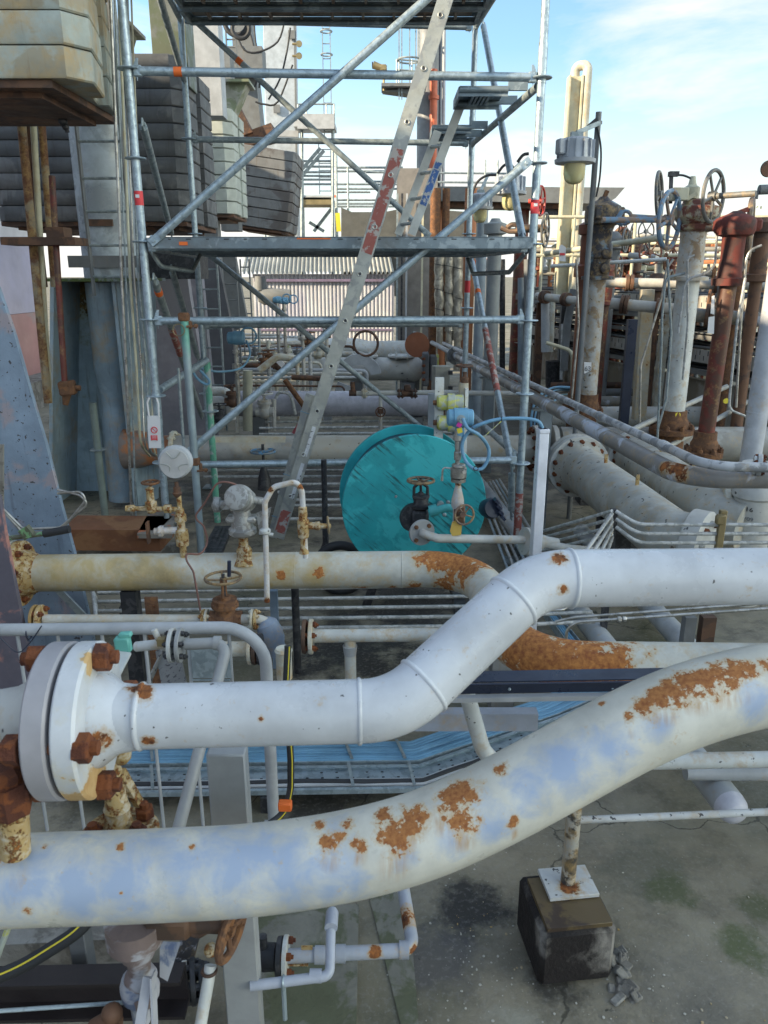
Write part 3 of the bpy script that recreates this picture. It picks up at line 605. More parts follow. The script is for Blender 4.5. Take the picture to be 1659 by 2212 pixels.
# ================================================================ plinth and pipe support
def plinth():
    t = T('pipe_support', 'slim blistered post on a white square plate over a rusty plate, bottom right', 'pipe support')
    c = G(1226, 1915, .20); X, Y = c.x, c.y; ux = V3(1, .12, 0)
    m = M(); m.cyl((X, Y, .22), (X, Y, .50), .021, n=18); t.p('post', m, paint('blistered_post', (.50, .48, .42), alt=(.05, .05, .05), altamt=.75, altscale=14, rust=.4, rs=16, dirt=.3, bump=.8))
    m = M(); m.box((X, Y, .214), (.145, .115, .012), ux, YA, .001); t.p('base_plate', m, paint('flaky_white_plate', (.55, .56, .55), rust=.15, rs=18, speck=.8, dens=40, spots=[((X, Y - .03, .22), .035)], bump=.6))
    m = M(); m.box((X - .01, Y - .055, .199), (.185, .185, .014), ux, YA, .001); t.p('packing_plate', m, paint('dark_rust_plate', (.06, .04, .028), alt=(.12, .085, .04), altamt=.5, altscale=7, dirt=.2)); t.end()
    t2 = T('plinth', 'squat black-painted concrete plinth with a broken corner, bottom right', 'plinth')
    m = M(); m.box((X - .012, Y - .04, .098), (.215, .225, .188), ux, YA, .014); pm = paint('tarred_plinth', (.016, .012, .012), alt=(.30, .28, .25), altspots=[((X + .11, Y - .13, .12), .07), ((X - .13, Y - .15, .17), .05)], altscale=14, dirt=.3, dirtc=(.1, .05, .03), rough=.7, bump=1.2); t2.p('block', m, pm)
    m = M()
    for i in range(26):
        m.box((X + .12 + random.uniform(-.02, .05), Y - .07 + random.uniform(-.13, .06), random.uniform(.0, .012)), (random.uniform(.02, .05), random.uniform(.02, .04), random.uniform(.006, .016)), V3(random.uniform(-1, 1), random.uniform(-1, 1), random.uniform(-.3, .3)), V3(.3, random.uniform(.5, 1), .1), .006)
    t2.p('broken_rubble', m, concrete); t2.end()
plinth()
# ================================================================ pipes crossing right of centre, low
pipe('pipe_drop', [P(1003, 1480, 2.10), P(1052, 1652, 2.10), P(3200, 1610, 2.10)], .0255, offw2, 'white rust-flecked pipe coming down, turning right below the sweeping pipe', R=.10)
pipe('thin_pipe', [P(1235, 1772, 2.0), P(3200, 1688, 2.0)], .0115, paint('chipped_white', (.62, .63, .62), speck=.9, dens=55, rust=.12), 'thin chipped white pipe just above the floor, right of the slim post')
def capped():
    t = T('capped_ground_pipe', 'pale pipe running away along the floor with a domed end cap at lower right', 'pipe')
    m = M(); z = .13; a = G(1575, 1738, z); b = G(1047, 1060, z); d = (b - a).normalized(); m.cyl(a, a + d * 6, .056, n=28); t.p('pipe_run', m, greyp)
    m = M(); m.lathe(a + d * .003, -d, [(0, .056), (.03, .053), (.05, .043), (.062, .025), (.065, .004)], 28); t.p('end_cap', m, paint('pale_cap', (.6, .6, .66), dirt=.1, rough=.35)); t.end()
capped()
def secondg():
    m = M(); z = .13; a = G(1560, 1480, z); b = G(1395, 1300, z); d = (b - a).normalized(); m.cyl(a - d * .25, a + d * 2.2, .056, n=28)
    one('ground_pipe', m, greyp, 'pale pipe with peeling grey patches running beside the capped one, further right', 'pipe')
secondg()
pipe('low_pipe', [P(1480, 1668, 2.35), P(3000, 1680, 2.35)], .028, greyp, 'pale grey pipe at the right edge passing behind the capped pipe')
# dark trunking beam
t = T('dark_beam', 'long dark navy steel angle with a pale lower lip crossing behind the white pipe bend', 'steel beam')
a, b = P(880, 1490, 1.93), P(1700, 1476, 1.90); b = a + (b - a) * 2.3
m = M(); m.bar(a, b, .006, .036, V3(0, -.3, 1)); m.bar(a + V3(0, .03, .020), b + V3(0, .03, .020), .06, .004); t.p('web', m, navy)
m = M(); m.bar(a + V3(0, -.009, -.026), b + V3(0, -.009, -.026), .02, .014); t.p('lip', m, greyl)
for x in (1100, 1322, 1412): k = M(); q = P(x, 1487 - (x - 1100) * .012, 1.92); k.ball(q + V3(0, -.004, 0), .005, 8); t.p('bolt_head', k, galv)
m = M(); m.bar(V3(b.x - .05, 1.99, 0), V3(b.x - .05, 1.99, b.z), .04, .03, YA); t.p('leg', m, navy); t.end()
# ================================================================ cable trays
def tray(name, edge_a, edge_b, label, cables, mat=galv, holes=False):
    """edge_a/edge_b: outer (near) and inner (far) polylines on the floor level z"""
    t = T(name, label, 'cable tray'); z = .07; hh = .018
    A = [G(x, y + 12, z) for x, y in edge_a]; B = [G(x, y + 10, z) for x, y in edge_b]
    m = M()
    for i in range(len(A) - 1):
        m.prism([A[i], A[i + 1], B[i + 1], B[i]], (0, 0, .003))
        for E, s in ((A, 1), (B, -1)):
            m.bar(E[i] + ZA * hh / 2, E[i + 1] + ZA * hh / 2, .003, hh)
            d = (E[i + 1] - E[i]).normalized(); q = ZA.cross(d) * s
            m.bar(E[i] + ZA * hh + q * .006, E[i + 1] + ZA * hh + q * .006, .014, .003)
    t.p('tray_bed', m, mat)
    if holes:
        for i in range(len(A) - 1):
            L = (A[i + 1] - A[i]).length; n = int(L / .055); m = M()
            for j in range(n):
                for f in (.62, .84) if j % 3 else (.62,):
                    c = (A[i].lerp(A[i + 1], (j + .5) / n)).lerp(B[i].lerp(B[i + 1], (j + .5) / n), f) + ZA * .0042
                    m.box(c, (.010, .006, .001), A[i + 1] - A[i], YA)
            t.p('slots', m, rubber)
    for f, r, mt, lab in cables:
        pts = [A[i].lerp(B[i], f) + ZA * (.004 + r) for i in range(len(A))]
        # slack: small wander
        out = [pts[0]]
        for i in range(len(pts) - 1):
            for k in range(1, 6):
                p_ = pts[i].lerp(pts[i + 1], k / 6); out.append(p_ + V3(random.uniform(-.003, .003), random.uniform(-.003, .003), random.uniform(0, .004)))
            out.append(pts[i + 1])
        m = M(); m.tube(fillet(out, .05, 3), r, 8); t.p('cable', m, mt, label=lab)
    return t, A, B
cb = [(.07 + i * .122, (.0088, .0098, .008)[i % 3], bluec, None) for i in range(8)]
t, A, B = tray('blue_cable_tray', [(150, 1648), (905, 1640), (1200, 1540), (1480, 1420)], [(150, 1610), (885, 1600), (1150, 1512), (1420, 1396)], 'steel tray packed with sky blue cables, bending right behind the flat post', cb)
for x, i in ((330, 0), (760, 0), (875, 0)):
    f = (x - 150) / 755; m = M(); m.bar(A[0].lerp(A[1], f) + ZA * .03, B[0].lerp(B[1], f) + ZA * .03, .012, .002); t.p('strap', m, galvd)
t.end()
cb = [(.30, .012, rubber, None), (.22, .008, greyl, None), (.10, .006, rubber, None), (.45, .006, white, None)]
t, A, B = tray('perforated_tray', [(150, 1712), (918, 1700), (1220, 1590), (1500, 1470)], [(150, 1660), (905, 1650), (1205, 1545), (1484, 1428)], 'perforated steel tray with a few black and white cables, nearest the foreground', cb, holes=True)
for x in (330, 762, 895):
    f = (x - 150) / 768; m = M(); m.bar(A[0].lerp(A[1], f) + ZA * .032, B[0].lerp(B[1], f) + ZA * .032, .012, .002); t.p('strap', m, galvd)
for f in (.12, .55, .95):
    for E in (A, B): m = M(); c = E[0].lerp(E[1], f); m.box((c.x, c.y, .034), (.04, .03, .066)); t.p('foot', m, black)
t.end()
# inner second pair of lines where the tray climbs right: edge of blue cabled tray going away behind the bend
def narrow():
    t = T('narrow_cable_tray', 'narrow steel tray with blue cables running away behind the rusty pipe bend', 'cable tray')
    z = .12; a0, a1 = G(1175, 1325, z), G(1260, 1445, z); b0, b1 = G(1195, 1322, z), G(1290, 1440, z)
    m = M(); m.bar(a0, a1, .004, .05); m.bar(b0, b1, .004, .05); m.prism([a0, a1, b1, b0], (0, 0, .003)); m.bar(a0, b0, .02, .003); t.p('tray_bed', m, galv)
    for f in (.3, .5, .7): m = M(); m.tube([a0.lerp(b0, f) + ZA * .012, a1.lerp(b1, f) + ZA * .012], .006, 8); t.p('cable', m, bluec)
    t.end()
narrow()
pipe('impulse_tube', [P(1176, 1318, 2.9), P(1215, 1318, 2.9), P(1250, 1296, 3.0)], .006, stain_, 'short bright tube curling up beside the narrow blue tray', 'tube', R=.03)
pipe('impulse_tube', [P(1222, 1400, 2.7), P(1224, 1360, 2.7), P(1245, 1344, 2.7), P(2700, 1240, 2.75)], .006, stain_, 'bright instrument tube with a union fitting, dropping at its left end below the white pipe', 'tube', R=.05,
     extra=lambda t, m: t.p('union', M().nut(P(1334, 1338, 2.7), XA, .011, .014, 0).nut(P(1345, 1337, 2.7), XA, .011, .014, 0), stain_))
pipe('impulse_tube', [P(1200, 1343, 2.8), P(1240, 1334, 2.8), P(2700, 1223, 2.85)], .006, stain_, 'bright instrument tube just above the one with a union, below the white pipe', 'tube', R=.05)
for i, (x, y, w_, mt) in enumerate(((1490, 1330, .05, greyst), (1530, 1330, .06, brown))):
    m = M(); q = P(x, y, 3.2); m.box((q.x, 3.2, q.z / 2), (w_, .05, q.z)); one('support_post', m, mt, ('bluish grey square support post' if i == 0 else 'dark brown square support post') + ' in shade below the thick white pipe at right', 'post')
# ================================================================ yellowed 6 inch line with rusty bends
def yellow_line():
    t = T('yellowed_pipe', 'ochre-stained pipe crossing the middle, ending right in a rust-covered double bend', 'pipe')
    z = .60; r = .085
    a, b = G(62, 1238, z), G(1030, 1228, z); c, d = G(1125, 1436, z), G(3200, 1462, z)
    m = M(); m.tube(fillet([a, b, c, d], .26, 12), r, 40)
    u1 = XA; 
    for q in (G(868, 1230, z), G(640, 1232, z)): bead(m, q, u1, r, .003, .001)
    def q(x, y, zz): return G(x, y, zz)
    pth = fillet([a, b, c, d], .26, 12)
    spots = [(hit(pth, r, X_, Y_), q_) for X_, Y_, q_ in ((940, 1200, .06), (975, 1203, .09), (1010, 1205, .09), (1035, 1212, .07), (950, 1225, .03), (957, 1262, .035), (975, 1240, .035), (1015, 1240, .05), (880, 1215, .02), (1130, 1400, .12), (1160, 1430, .14), (1200, 1440, .15), (1250, 1450, .13), (1300, 1450, .11), (1335, 1452, .06), (700, 1275, .012), (720, 1285, .018), (780, 1280, .03), (850, 1262, .02), (893, 1262, .03), (845, 1285, .01), (610, 1240, .02), (690, 1235, .02), (1120, 1370, .06))]
    mat = paint('ochre_stained_pipe', (.58, .58, .52), alt=(.46, .34, .13), altspots=[(hit(pth, r, X_, Y_), q_ * 1.9) for X_, Y_, q_ in ((110, 1240, .10), (170, 1240, .12), (230, 1240, .12), (290, 1240, .12), (328, 1240, .09), (355, 1240, .05), (556, 1250, .06), (765, 1228, .025), (765, 1250, .02), (440, 1235, .03), (620, 1235, .05), (680, 1232, .05))], altscale=9, dirt=.42, rust=.27, rs=19, spots=[(c_, r_ * 1.75) for c_, r_ in spots], rough=.5, rcol=((.52, .22, .06), (.27, .09, .03), (.54, .40, .20)), bump=.3, dens=40)
    t.p('pipe_run', m, mat)
    flange(t, G(45, 1238, z), XA, .150, .03, rusto, 8, .118, .016)
    flange(t, G(27, 1238, z), XA, .150, .03, offw, 0)
    m = M(); m.lathe(G(52, 1238, z), XA, [(0, .11), (.02, .105), (.07, r)], 36); t.p('weld_neck', m, rusto)
    m = M(); m.cyl(G(-150, 1238, z), G(20, 1238, z), r, n=30); t.p('pipe_stub', m, offw)
    m = M(); bx = G(1097, 1445, .3); m.box((bx.x, bx.y + .15, z / 2 - .05), (.10, .12, z - .12)); t.p('wooden_chock', m, paint('grey_timber', (.28, .28, .27), dirt=.4, streak=.5, rough=.9))
    m = M(); bx = G(300, 1400, .2); m.box((bx.x, a.y, .26), (.07, .07, .52)); t.p('saddle_post', m, black)
    t.end()
    return z, a.y
YZ, YY = yellow_line()
YT = YY   # depth of the yellow pipe crown
def gauge_assembly():
    t = T('pressure_gauge', 'round silver-backed pressure gauge on a flaking rusty stem with side valves, at left', 'gauge'); Y = YY
    c = P(376, 1002, Y - .05); m = M(); m.lathe(c + YA * .06, V3(0, -1, .1), [(0, .058), (.01, .071), (.045, .073), (.052, .070), (.054, .066)], 44)
    g_ = t.p('case', m, greyl)
    m = M(); m.lathe(c - YA * -.006, V3(0, -1, .1), [(0, .064), (.004, .063)], 44); t.p('back_plate', m, paint('gauge_back', (.52, .52, .51), dirt=.1, rough=.4, metal=.3, bump=.05), g_)
    for an in (90, 210, 330):
        d = V3(math.cos(math.radians(an)), 0, math.sin(math.radians(an))); m = M(); e = V3(-d.z, 0, d.x)
        m.tube([c + d * .052 + e * .03 + YA * .0, c + d * .030 + e * .012, c + d * .022, c + d * .030 - e * .012, c + d * .052 - e * .03], .0022, 6, R=.01); t.p('pressed_rib', m, alu, g_)
    x = 386; q = lambda y: P(x, y, Y)
    m = M(); m.lathe(P(381, 1041, Y), -ZA, [(0, .009), (.02, .009), (.022, .016), (.045, .016), (.05, .022), (.07, .012)], 12); t.p('gauge_stem', m, brown)
    m = M(); m.lathe(q(1070), -ZA, [(0, .011), (.06, .011), (.062, .018), (.085, .02), (.09, .026), (.12, .026), (.125, .018), (.155, .018), (.16, .028), (.20, .030), (.235, .028), (.24, .016), (.30, .015), (.31, .026), (.36, .03)], 14); s = t.p('root_valve', m, rusto)
    m = M(); a = P(384, 1100, Y); b = P(272, 1098, Y); m.cyl(a, b, .011, n=14); m.lathe(b, XA, [(0, .014), (.035, .017), (.04, .012)], 12); m.lathe(P(355, 1099, Y), XA, [(0, .02), (.03, .02)], 6); t.p('side_arm', m, rusto)
    m = M(); w0 = P(327, 1098, Y); m.lathe(w0, ZA, [(-.02, .018), (.0, .026), (.03, .026), (.032, .017), (.085, .016), (.09, .02), (.10, .008)], 14); t.p('bonnet', m, rusto)
    m = M(); m.wheel(P(325, 1042, Y), ZA, .036, .0055, 4, .004); t.p('handwheel', m, rusty)
    m = M(); m.cyl(P(384, 1145, Y), P(334, 1148, Y), .016, n=12); m.nut(P(352, 1147, Y), -XA, .026, .02, 0); t.p('bleed_valve', m, paint('flaky_white_valve', (.6, .6, .62), rust=.4, rs=26, bump=1)); m = M(); m.box(P(320, 1150, Y - .01), (.008, .035, .10), XA); t.p('lever', m, brown); t.end()
gauge_assembly()
def transmitter_old():
    t = T('pressure_transmitter', 'grubby grey pressure transmitter with a round glass window on a rusty stem, left of centre', 'transmitter'); Y = YY
    q = lambda x, y, dy=0: P(x, y, Y + dy)
    mt = paint('grubby_instrument', (.30, .29, .27), alt=(.42, .42, .40), altamt=.5, altscale=30, dirt=.3, rough=.45, metal=.3)
    m = M(); ax = V3(-.12, -1, .42); c = q(519, 1078); m.lathe(c - ax.normalized() * -.02, -ax, [(-.045, .047), (-.04, .055), (-.005, .057), (.0, .064), (.02, .064), (.024, .056), (.09, .056), (.10, .045)], 30); hd = t.p('housing', m, mt)
    m = M(); m.lathe(c + ax.normalized() * .026, ax, [(0, .040), (.004, .038)], 30); t.p('window', m, paint('dial_glass', (.55, .53, .56), alt=(.72, .72, .74), altamt=.5, altscale=40, dirt=.1, rough=.15, bump=0), hd)
    m = M(); m.cyl(c + V3(.05, .02, -.01), c + V3(.105, .03, -.02), .018, n=14); t.p('cable_entry', m, mt, hd); m = M(); m.cyl(c + V3(-.05, .02, -.03), c + V3(-.13, .05, -.045), .02, n=14); m.lathe(c + V3(-.10, .045, -.04), -XA, [(0, .034), (.025, .036), (.03, .03)], 16); t.p('cable_entry', m, mt, hd)
    m = M(); m.lathe(q(523, 1128), ZA, [(-.06, .05), (-.05, .062), (-.03, .062), (-.02, .05), (.02, .045), (.06, .035)], 22); m.box(q(523, 1120), (.14, .07, .03), XA, YA, .01); t.p('flange_body', m, mt)
    m = M(); m.prism([q(553, 1110, -.03), q(585, 1098, -.03), q(572, 1160, -.03), q(560, 1150, -.03)], (0, .02, 0)); t.p('side_plate', m, mt); m = M(); m.prism([q(488, 1092, -.04), q(497, 1082, -.04), q(500, 1100, -.04), q(480, 1101, -.04)], (0, .01, 0)); t.p('side_plate', m, mt)
    m = M(); m.lathe(q(523, 1140), -ZA, [(0, .055), (.012, .058), (.03, .050), (.034, .02)], 22); m.cyl(q(525, 1150), q(527, 1205), .022, n=16); m.lathe(q(527, 1180), -ZA, [(0, .026), (.02, .036), (.05, .032), (.08, .06)], 14); t.p('rusty_stem', m, rusto); t.end()
    pipe('heating_tube', [P(545, 1067, Y + .1), P(500, 1042, Y), P(470, 1040, Y), P(440, 1090, Y), P(418, 1118, Y), P(440, 1135, Y), P(450, 1170, Y), P(435, 1198, Y - .05), P(402, 1196, Y - .12), P(402, 1210, Y - .14), P(418, 1235, Y - .15), P(434, 1325, Y - .2)], .0045, copper, 'thin brown tube looping from the grubby transmitter down over the yellowed pipe', 'tube', R=.05)
transmitter_old()
def loop():
    t = T('sample_loop', 'flaking white hairpin of small pipe arching over the yellowed pipe with a rusty valve', 'pipe'); Y = YY - .12
    q = lambda x, y: P(x, y, Y)
    m = M(); m.tube([q(660, 1205), q(656, 1120), q(652, 1060), q(640, 1040), q(590, 1052), q(572, 1085), q(576, 1240), q(577, 1300)], .0125, 16, R=.05)
    t.p('pipe_run', m, paint('flaking_white_rust', (.62, .62, .62), rust=.30, rs=14, dirt=.15, bump=.6, spots=[(q(577, 1298), .03), (q(650, 1050), .02), (q(585, 1057), .02)]))
    m = M(); m.lathe(q(657, 1195), ZA, [(0, .022), (.03, .014), (.07, .015), (.075, .023), (.11, .026), (.15, .026), (.16, .018), (.17, .020), (.21, .018), (.215, .012)], 14); m.lathe(q(660, 1136), XA, [(-.02, .018), (.04, .016), (.045, .02), (.06, .02), (.065, .012), (.11, .01)], 12); t.p('valve_body', m, rusto)
    m = M(); m.wheel(q(709, 1134), V3(1, .15, .05), .036, .004, 4, .002); t.p('handwheel', m, paint('drab_wheel', (.28, .22, .13), rust=.3, rs=20))
    m = M(); m.lathe(q(573, 1153), ZA, [(0, .016), (.006, .024), (.018, .025), (.026, .016)], 12); m.cyl(q(560, 1151), q(590, 1155), .008, n=8); t.p('clamp', m, offw2); t.end()
loop()
# second lower line with gate valve and elbow
def lower_line():
    Y = 2.95; t = T('valved_pipe', 'rusted slim pipe behind the guard rail with a scabby gate valve and orange flanges', 'pipe'); q = lambda x, y: P(x, y, Y)
    m = M(); m.tube([q(95, 1338), q(560, 1338), q(598, 1352), P(608, 1440, Y)], .021, 20, R=.06); t.p('pipe_run', m, paint('rusty_cream_pipe', (.52, .51, .46), rust=.26, rs=15, dirt=.3))
    flange(t, q(88, 1335), XA, .056, .014, rusto, 4, .042, .012); flange(t, q(76, 1335), XA, .056, .012, paint('ochre_flange', (.32, .2, .07), dirt=.4, rust=.3), 0)
    gate_valve(t, q(488, 1338), ZA, XA, .030, rusty, wheelR=.073, wmat=paint('old_iron_wheel', (.12, .085, .06), rust=.45, rs=20, bump=.8), smat=black, h=.95, spokes=4)
    m = M(); m.cyl(q(495, 1245) , q(495, 1212), .008, n=10); t.p('spindle', m, navy)
    for x in (440, 447, 545, 552): flange(t, q(x, 1338), XA, .044, .011, offw if x % 2 else rusto, 4, .033, .009, single=False)
    m = M(); m.lathe(q(585, 1368), V3(.35, 0, -1), [(-.07, .022), (-.05, .045), (-.01, .052), (.03, .050), (.06, .038), (.10, .038)], 22); t.p('reducer_elbow', m, paint('blue_grey_elbow', (.25, .31, .40), dirt=.3, rust=.2, rs=14))
    t.end()
    t = T('flange_pair', 'dull brown and rusty white flange pair just behind the bend of the guard rail', 'pipe fitting'); Y = 2.75
    for x, mt in ((541, offw), (551, brown), (562, black)): flange(t, P(x, 1402, Y), XA, .062, .014, mt, 6 if x == 551 else 0, .046, .010, single=x == 551)
    m = M(); m.cyl(P(535, 1402, Y), P(475, 1402, Y), .03, n=16); t.p('spool', m, offw); t.end()
    t = T('rusty_upright', 'short flat rusty upright stub below the yellowed pipe at left', 'post'); m = M(); c = P(326, 1290, 3.05); m.box((c.x, 3.05, c.z / 2), (.055, .012, c.z)); t.p('rusty_upright', m, rusty); t.end()
    m = M(); c = P(591, 1275, 3.5); m.box((c.x, 3.5, c.z / 2), (.037, .03, c.z)); one('slim_post', m, paint('blue_post', (.22, .29, .37), dirt=.3), 'slim blue-grey post under the white hairpin pipe', 'post')
    m = M(); c = P(637, 1270, 3.45); m.cyl((c.x, 3.45, 0), (c.x, 3.45, c.z), .019, n=14); one('dark_post', m, black, 'dark round post beside the slim blue-grey one under the yellowed pipe', 'post')
lower_line()
def stub_line():
    t = T('blind_flanged_pipe', 'rust-spotted white pipe starting at a bolted blind flange, low in the centre', 'pipe'); Y = 2.85; q = lambda x, y: P(x, y, Y)
    m = M(); m.tube([q(675, 1374), q(1150, 1368)], .0275, 22); m.cyl(q(756, 1374), V3(q(756, 1374).x, Y, 0), .024, n=18); t.p('pipe_run', m, paint('white_rust_speckled', (.58, .59, .55), rust=.30, rs=22, dirt=.25))
    flange(t, q(672, 1375), XA, .072, .016, offw, 6, .055, .0115); flange(t, q(658, 1375), XA, .070, .016, brown, 0)
    m = M(); m.lathe(q(756, 1395), -ZA, [(0, .030), (.04, .025)], 20); t.p('leg_sleeve', m, greyp); t.end()
    m = M(); m.box((P(900, 1460, 2.6).x - .2, 2.62, .24), (1.35, .012, .075)); m.box((P(900, 1460, 2.6).x - .2, 2.64, .275), (1.35, .05, .006))
    for x in (-.55,): m.box((P(900, 1460, 2.6).x - .2 + x, 2.64, .1), (.05, .04, .2))
    one('painted_beam', m, paint('pale_blue_beam', (.38, .41, .47), rust=.2, rs=6, dirt=.2), 'pale blue-grey floor beam with one rust scab behind the guard rail', 'steel beam')
stub_line()
# stripe cable in front of guard rail end
t = T('striped_cable', 'black cable with a yellow stripe hanging down the guard rail end', 'cable'); pts = [P(622, 1395, 2.25), P(618, 1480, 2.22), P(628, 1640, 2.2), P(628, 1700, 2.2), P(618, 1755, 2.18), P(560, 1795, 2.12), P(500, 1810, 2.1)]
pts = fillet(pts, .12, 5); m = M(); m.tube(pts, .0115, 12); t.p('sheath', m, rubber); m = M(); m.tube([p + V3(.006, -.0100, .002) for p in pts], .0022, 6); t.p('stripe', m, yelc)
m = M(); m.box(P(616, 1740, 2.17), (.045, .03, .032), XA, YA, .004); t.p('clip', m, tape_o); t.end()
t = T('hose_collar', 'white ring fitting round the top of the striped cable', 'pipe fitting'); m = M(); c = P(612, 1400, 2.6); m.lathe(c - ZA * .25, ZA, [(0, .022), (.12, .022), (.125, .03), (.23, .03), (.24, .034), (.25, .028)], 20); t.p('hose_collar', m, offw); t.end()
# ================================================================ rack of floor tubes behind the yellow pipe
for i, (ya, yb) in enumerate(((1283, 1262), (1302, 1287), (1322, 1309), (1343, 1331), (1363, 1352))):
    z = .22; a, b = G(205, ya - 2, z), G(1075, yb, z)
    pts = [a, b, b + V3(.5, .05, 0)]
    if i < 4: pts = [G(196 + 2 * i, 1268 + i * 5, z + .10), G(208, ya - 6, z + .01)] + pts
    pipe('floor_tube', pts, .0105, tubed, 'weathered floor tube under the yellowed pipe, %s from the back' % ['first', 'second', 'third', 'fourth', 'fifth'][i], 'tube', R=.05, group='floor tubes under the yellowed pipe')
m = M(); q = G(272, 1330, .1); m.bar(G(272, 1270, .19), G(275, 1345, .19), .06, .03, ZA); m.box((G(272, 1330, .1).x, G(272, 1330, .1).y, .08), (.05, .05, .16)); one('tube_support', m, black, 'dark cross bar carrying the floor tubes at their left end', 'bracket')
m = M(); m.bar(G(985, 1262, .19), G(1000, 1345, .19), .06, .03, ZA); m.box((G(990, 1320, .1).x, G(990, 1320, .1).y, .08), (.05, .05, .16)); one('tube_support', m, black, 'dark cross bar carrying the floor tubes near the rusty bend', 'bracket')
for i, y in enumerate((1017, 1030, 1046, 1063, 1080, 1092, 1121)):
    z = .2; m = M(); m.cyl(G(440 if i < 2 else 600, y, z), G(1010, y - 2, z), .012, n=8)
    one('rear_floor_tube', m, tubed, 'dark weathered tube on the floor left of the teal reel, %s from the back' % ['first', 'second', 'third', 'fourth', 'fifth', 'sixth', 'seventh'][i], 'tube', 'rear floor tubes beside the reel')
m = M(); q = P(703, 1150, 4.7); m.lathe((q.x, 4.7, .05), ZA, [(0, .13), (.05, .12), (.12, .05), (.2, .02), (.75, .018)], 16); one('floor_cone', m, black, 'black conical foot of a stand on the floor left of the teal reel', 'stand')
# ================================================================ sole board, rusty beam and wooden packing left
m = M(); m.bar(G(150, 1150, .30), G(360, 1152, .30), .30, .14, ZA); one('rusty_beam', m, paint('brown_rust_beam', (.20, .085, .04), alt=(.26, .13, .06), altamt=.5, altscale=3, dirt=.3, rough=.8), 'wide rust-brown steel beam lying behind the yellowed pipe at left', 'steel beam')
m = M(); m.prism([G(325, 1110, .34), G(383, 1110, .34), G(372, 1163, .34), G(297, 1163, .34)], (0, 0, .03)); one('sole_board', m, paint('grey_board_orange_edge', (.22, .2, .17), alt=(.45, .14, .06), altamt=.2, altscale=12, dirt=.3, rough=.8), 'grey timber sole board with a reddish edge under the scaffold foot', 'board')
m = M(); m.bar(G(150, 1195, .12), G(400, 1187, .12), .08, .08); one('floor_pipe', m, concrete, 'lichen-grey square sill on the floor behind the yellowed pipe', 'sill')
m = M()
for k in range(4): m.bar(G(470 + k * 9, 1140, .15), G(440 + k * 11, 1198, .15), .035, .03)
one('dark_grating', m, black, 'dark ribbed grating strip on the floor under the grubby transmitter', 'grating')
# ================================================================ near-left plates
m = M(); pl = [(-120, 560), (-5, 620), (28, 715), (66, 850), (100, 965), (130, 1085), (160, 1195), (200, 1370), (205, 1420), (-120, 1430)]
m.prism([P(x, y, 3.72) for x, y in pl], (0, .03, 0)); one('sloping_gusset', m, gusset, 'large sloping steel gusset plate, blue and pink paint full of black chips, left edge', 'steel plate')
m = M(); pl = [(-120, 900), (-2, 1075), (10, 1150), (28, 1245), (48, 1345), (75, 1480), (80, 1560), (-120, 1560)]
m.prism([P(x, y, 2.9) for x, y in pl], (0, .025, 0)); one('edge_gusset', m, gusset2, 'dark purple plate with a pinkish edge in the left margin, in front of the flange', 'steel plate')
m = M(); m.bar(P(-5, 1140, 3.6), P(195, 1345, 3.6), .035, .012, V3(0, -1, 0)); one('strut_bar', m, galvd, 'thin grey strut lying aslant across the chipped gusset plate', 'strut')
for i, (o1, o2) in enumerate(((0, 0), (4, 8))):
    pipe('bent_tube', [P(2 + o1, 960, 3.5), P(2 + o1, 1095 + o2, 3.5), P(50, 1143 + o2, 3.5), P(130, 1140 + o2, 3.5), P(190 - o1, 1085 - o2 + 4, 3.5), P(175, 1070 - o2, 3.5), P(125, 1058 + o2, 3.55)], .0065, stain_, ('outer' if i else 'inner') + ' one of two bright tubes bent into a spear tip over the gusset plate', 'tube', R=.12 if 0 else .04, group='bent bright tubes at left')
m = M(); m.cyl(P(95, 1153, 3.3), P(150, 1143, 3.3), .018, n=14); t = T('lever_grip', 'black rubber-gripped lever with a corroded green pivot at the left edge', 'lever'); t.p('grip', m, rubber); m = M(); m.cyl(P(0, 1165, 3.3), P(96, 1153, 3.3), .011, n=10); m.box(P(58, 1150, 3.3), (.05, .03, .05), V3(1, 0, .6)); t.p('pivot', m, paint('verdigris', (.12, .13, .09), alt=(.2, .4, .2), altamt=.3, altscale=30)); t.end()
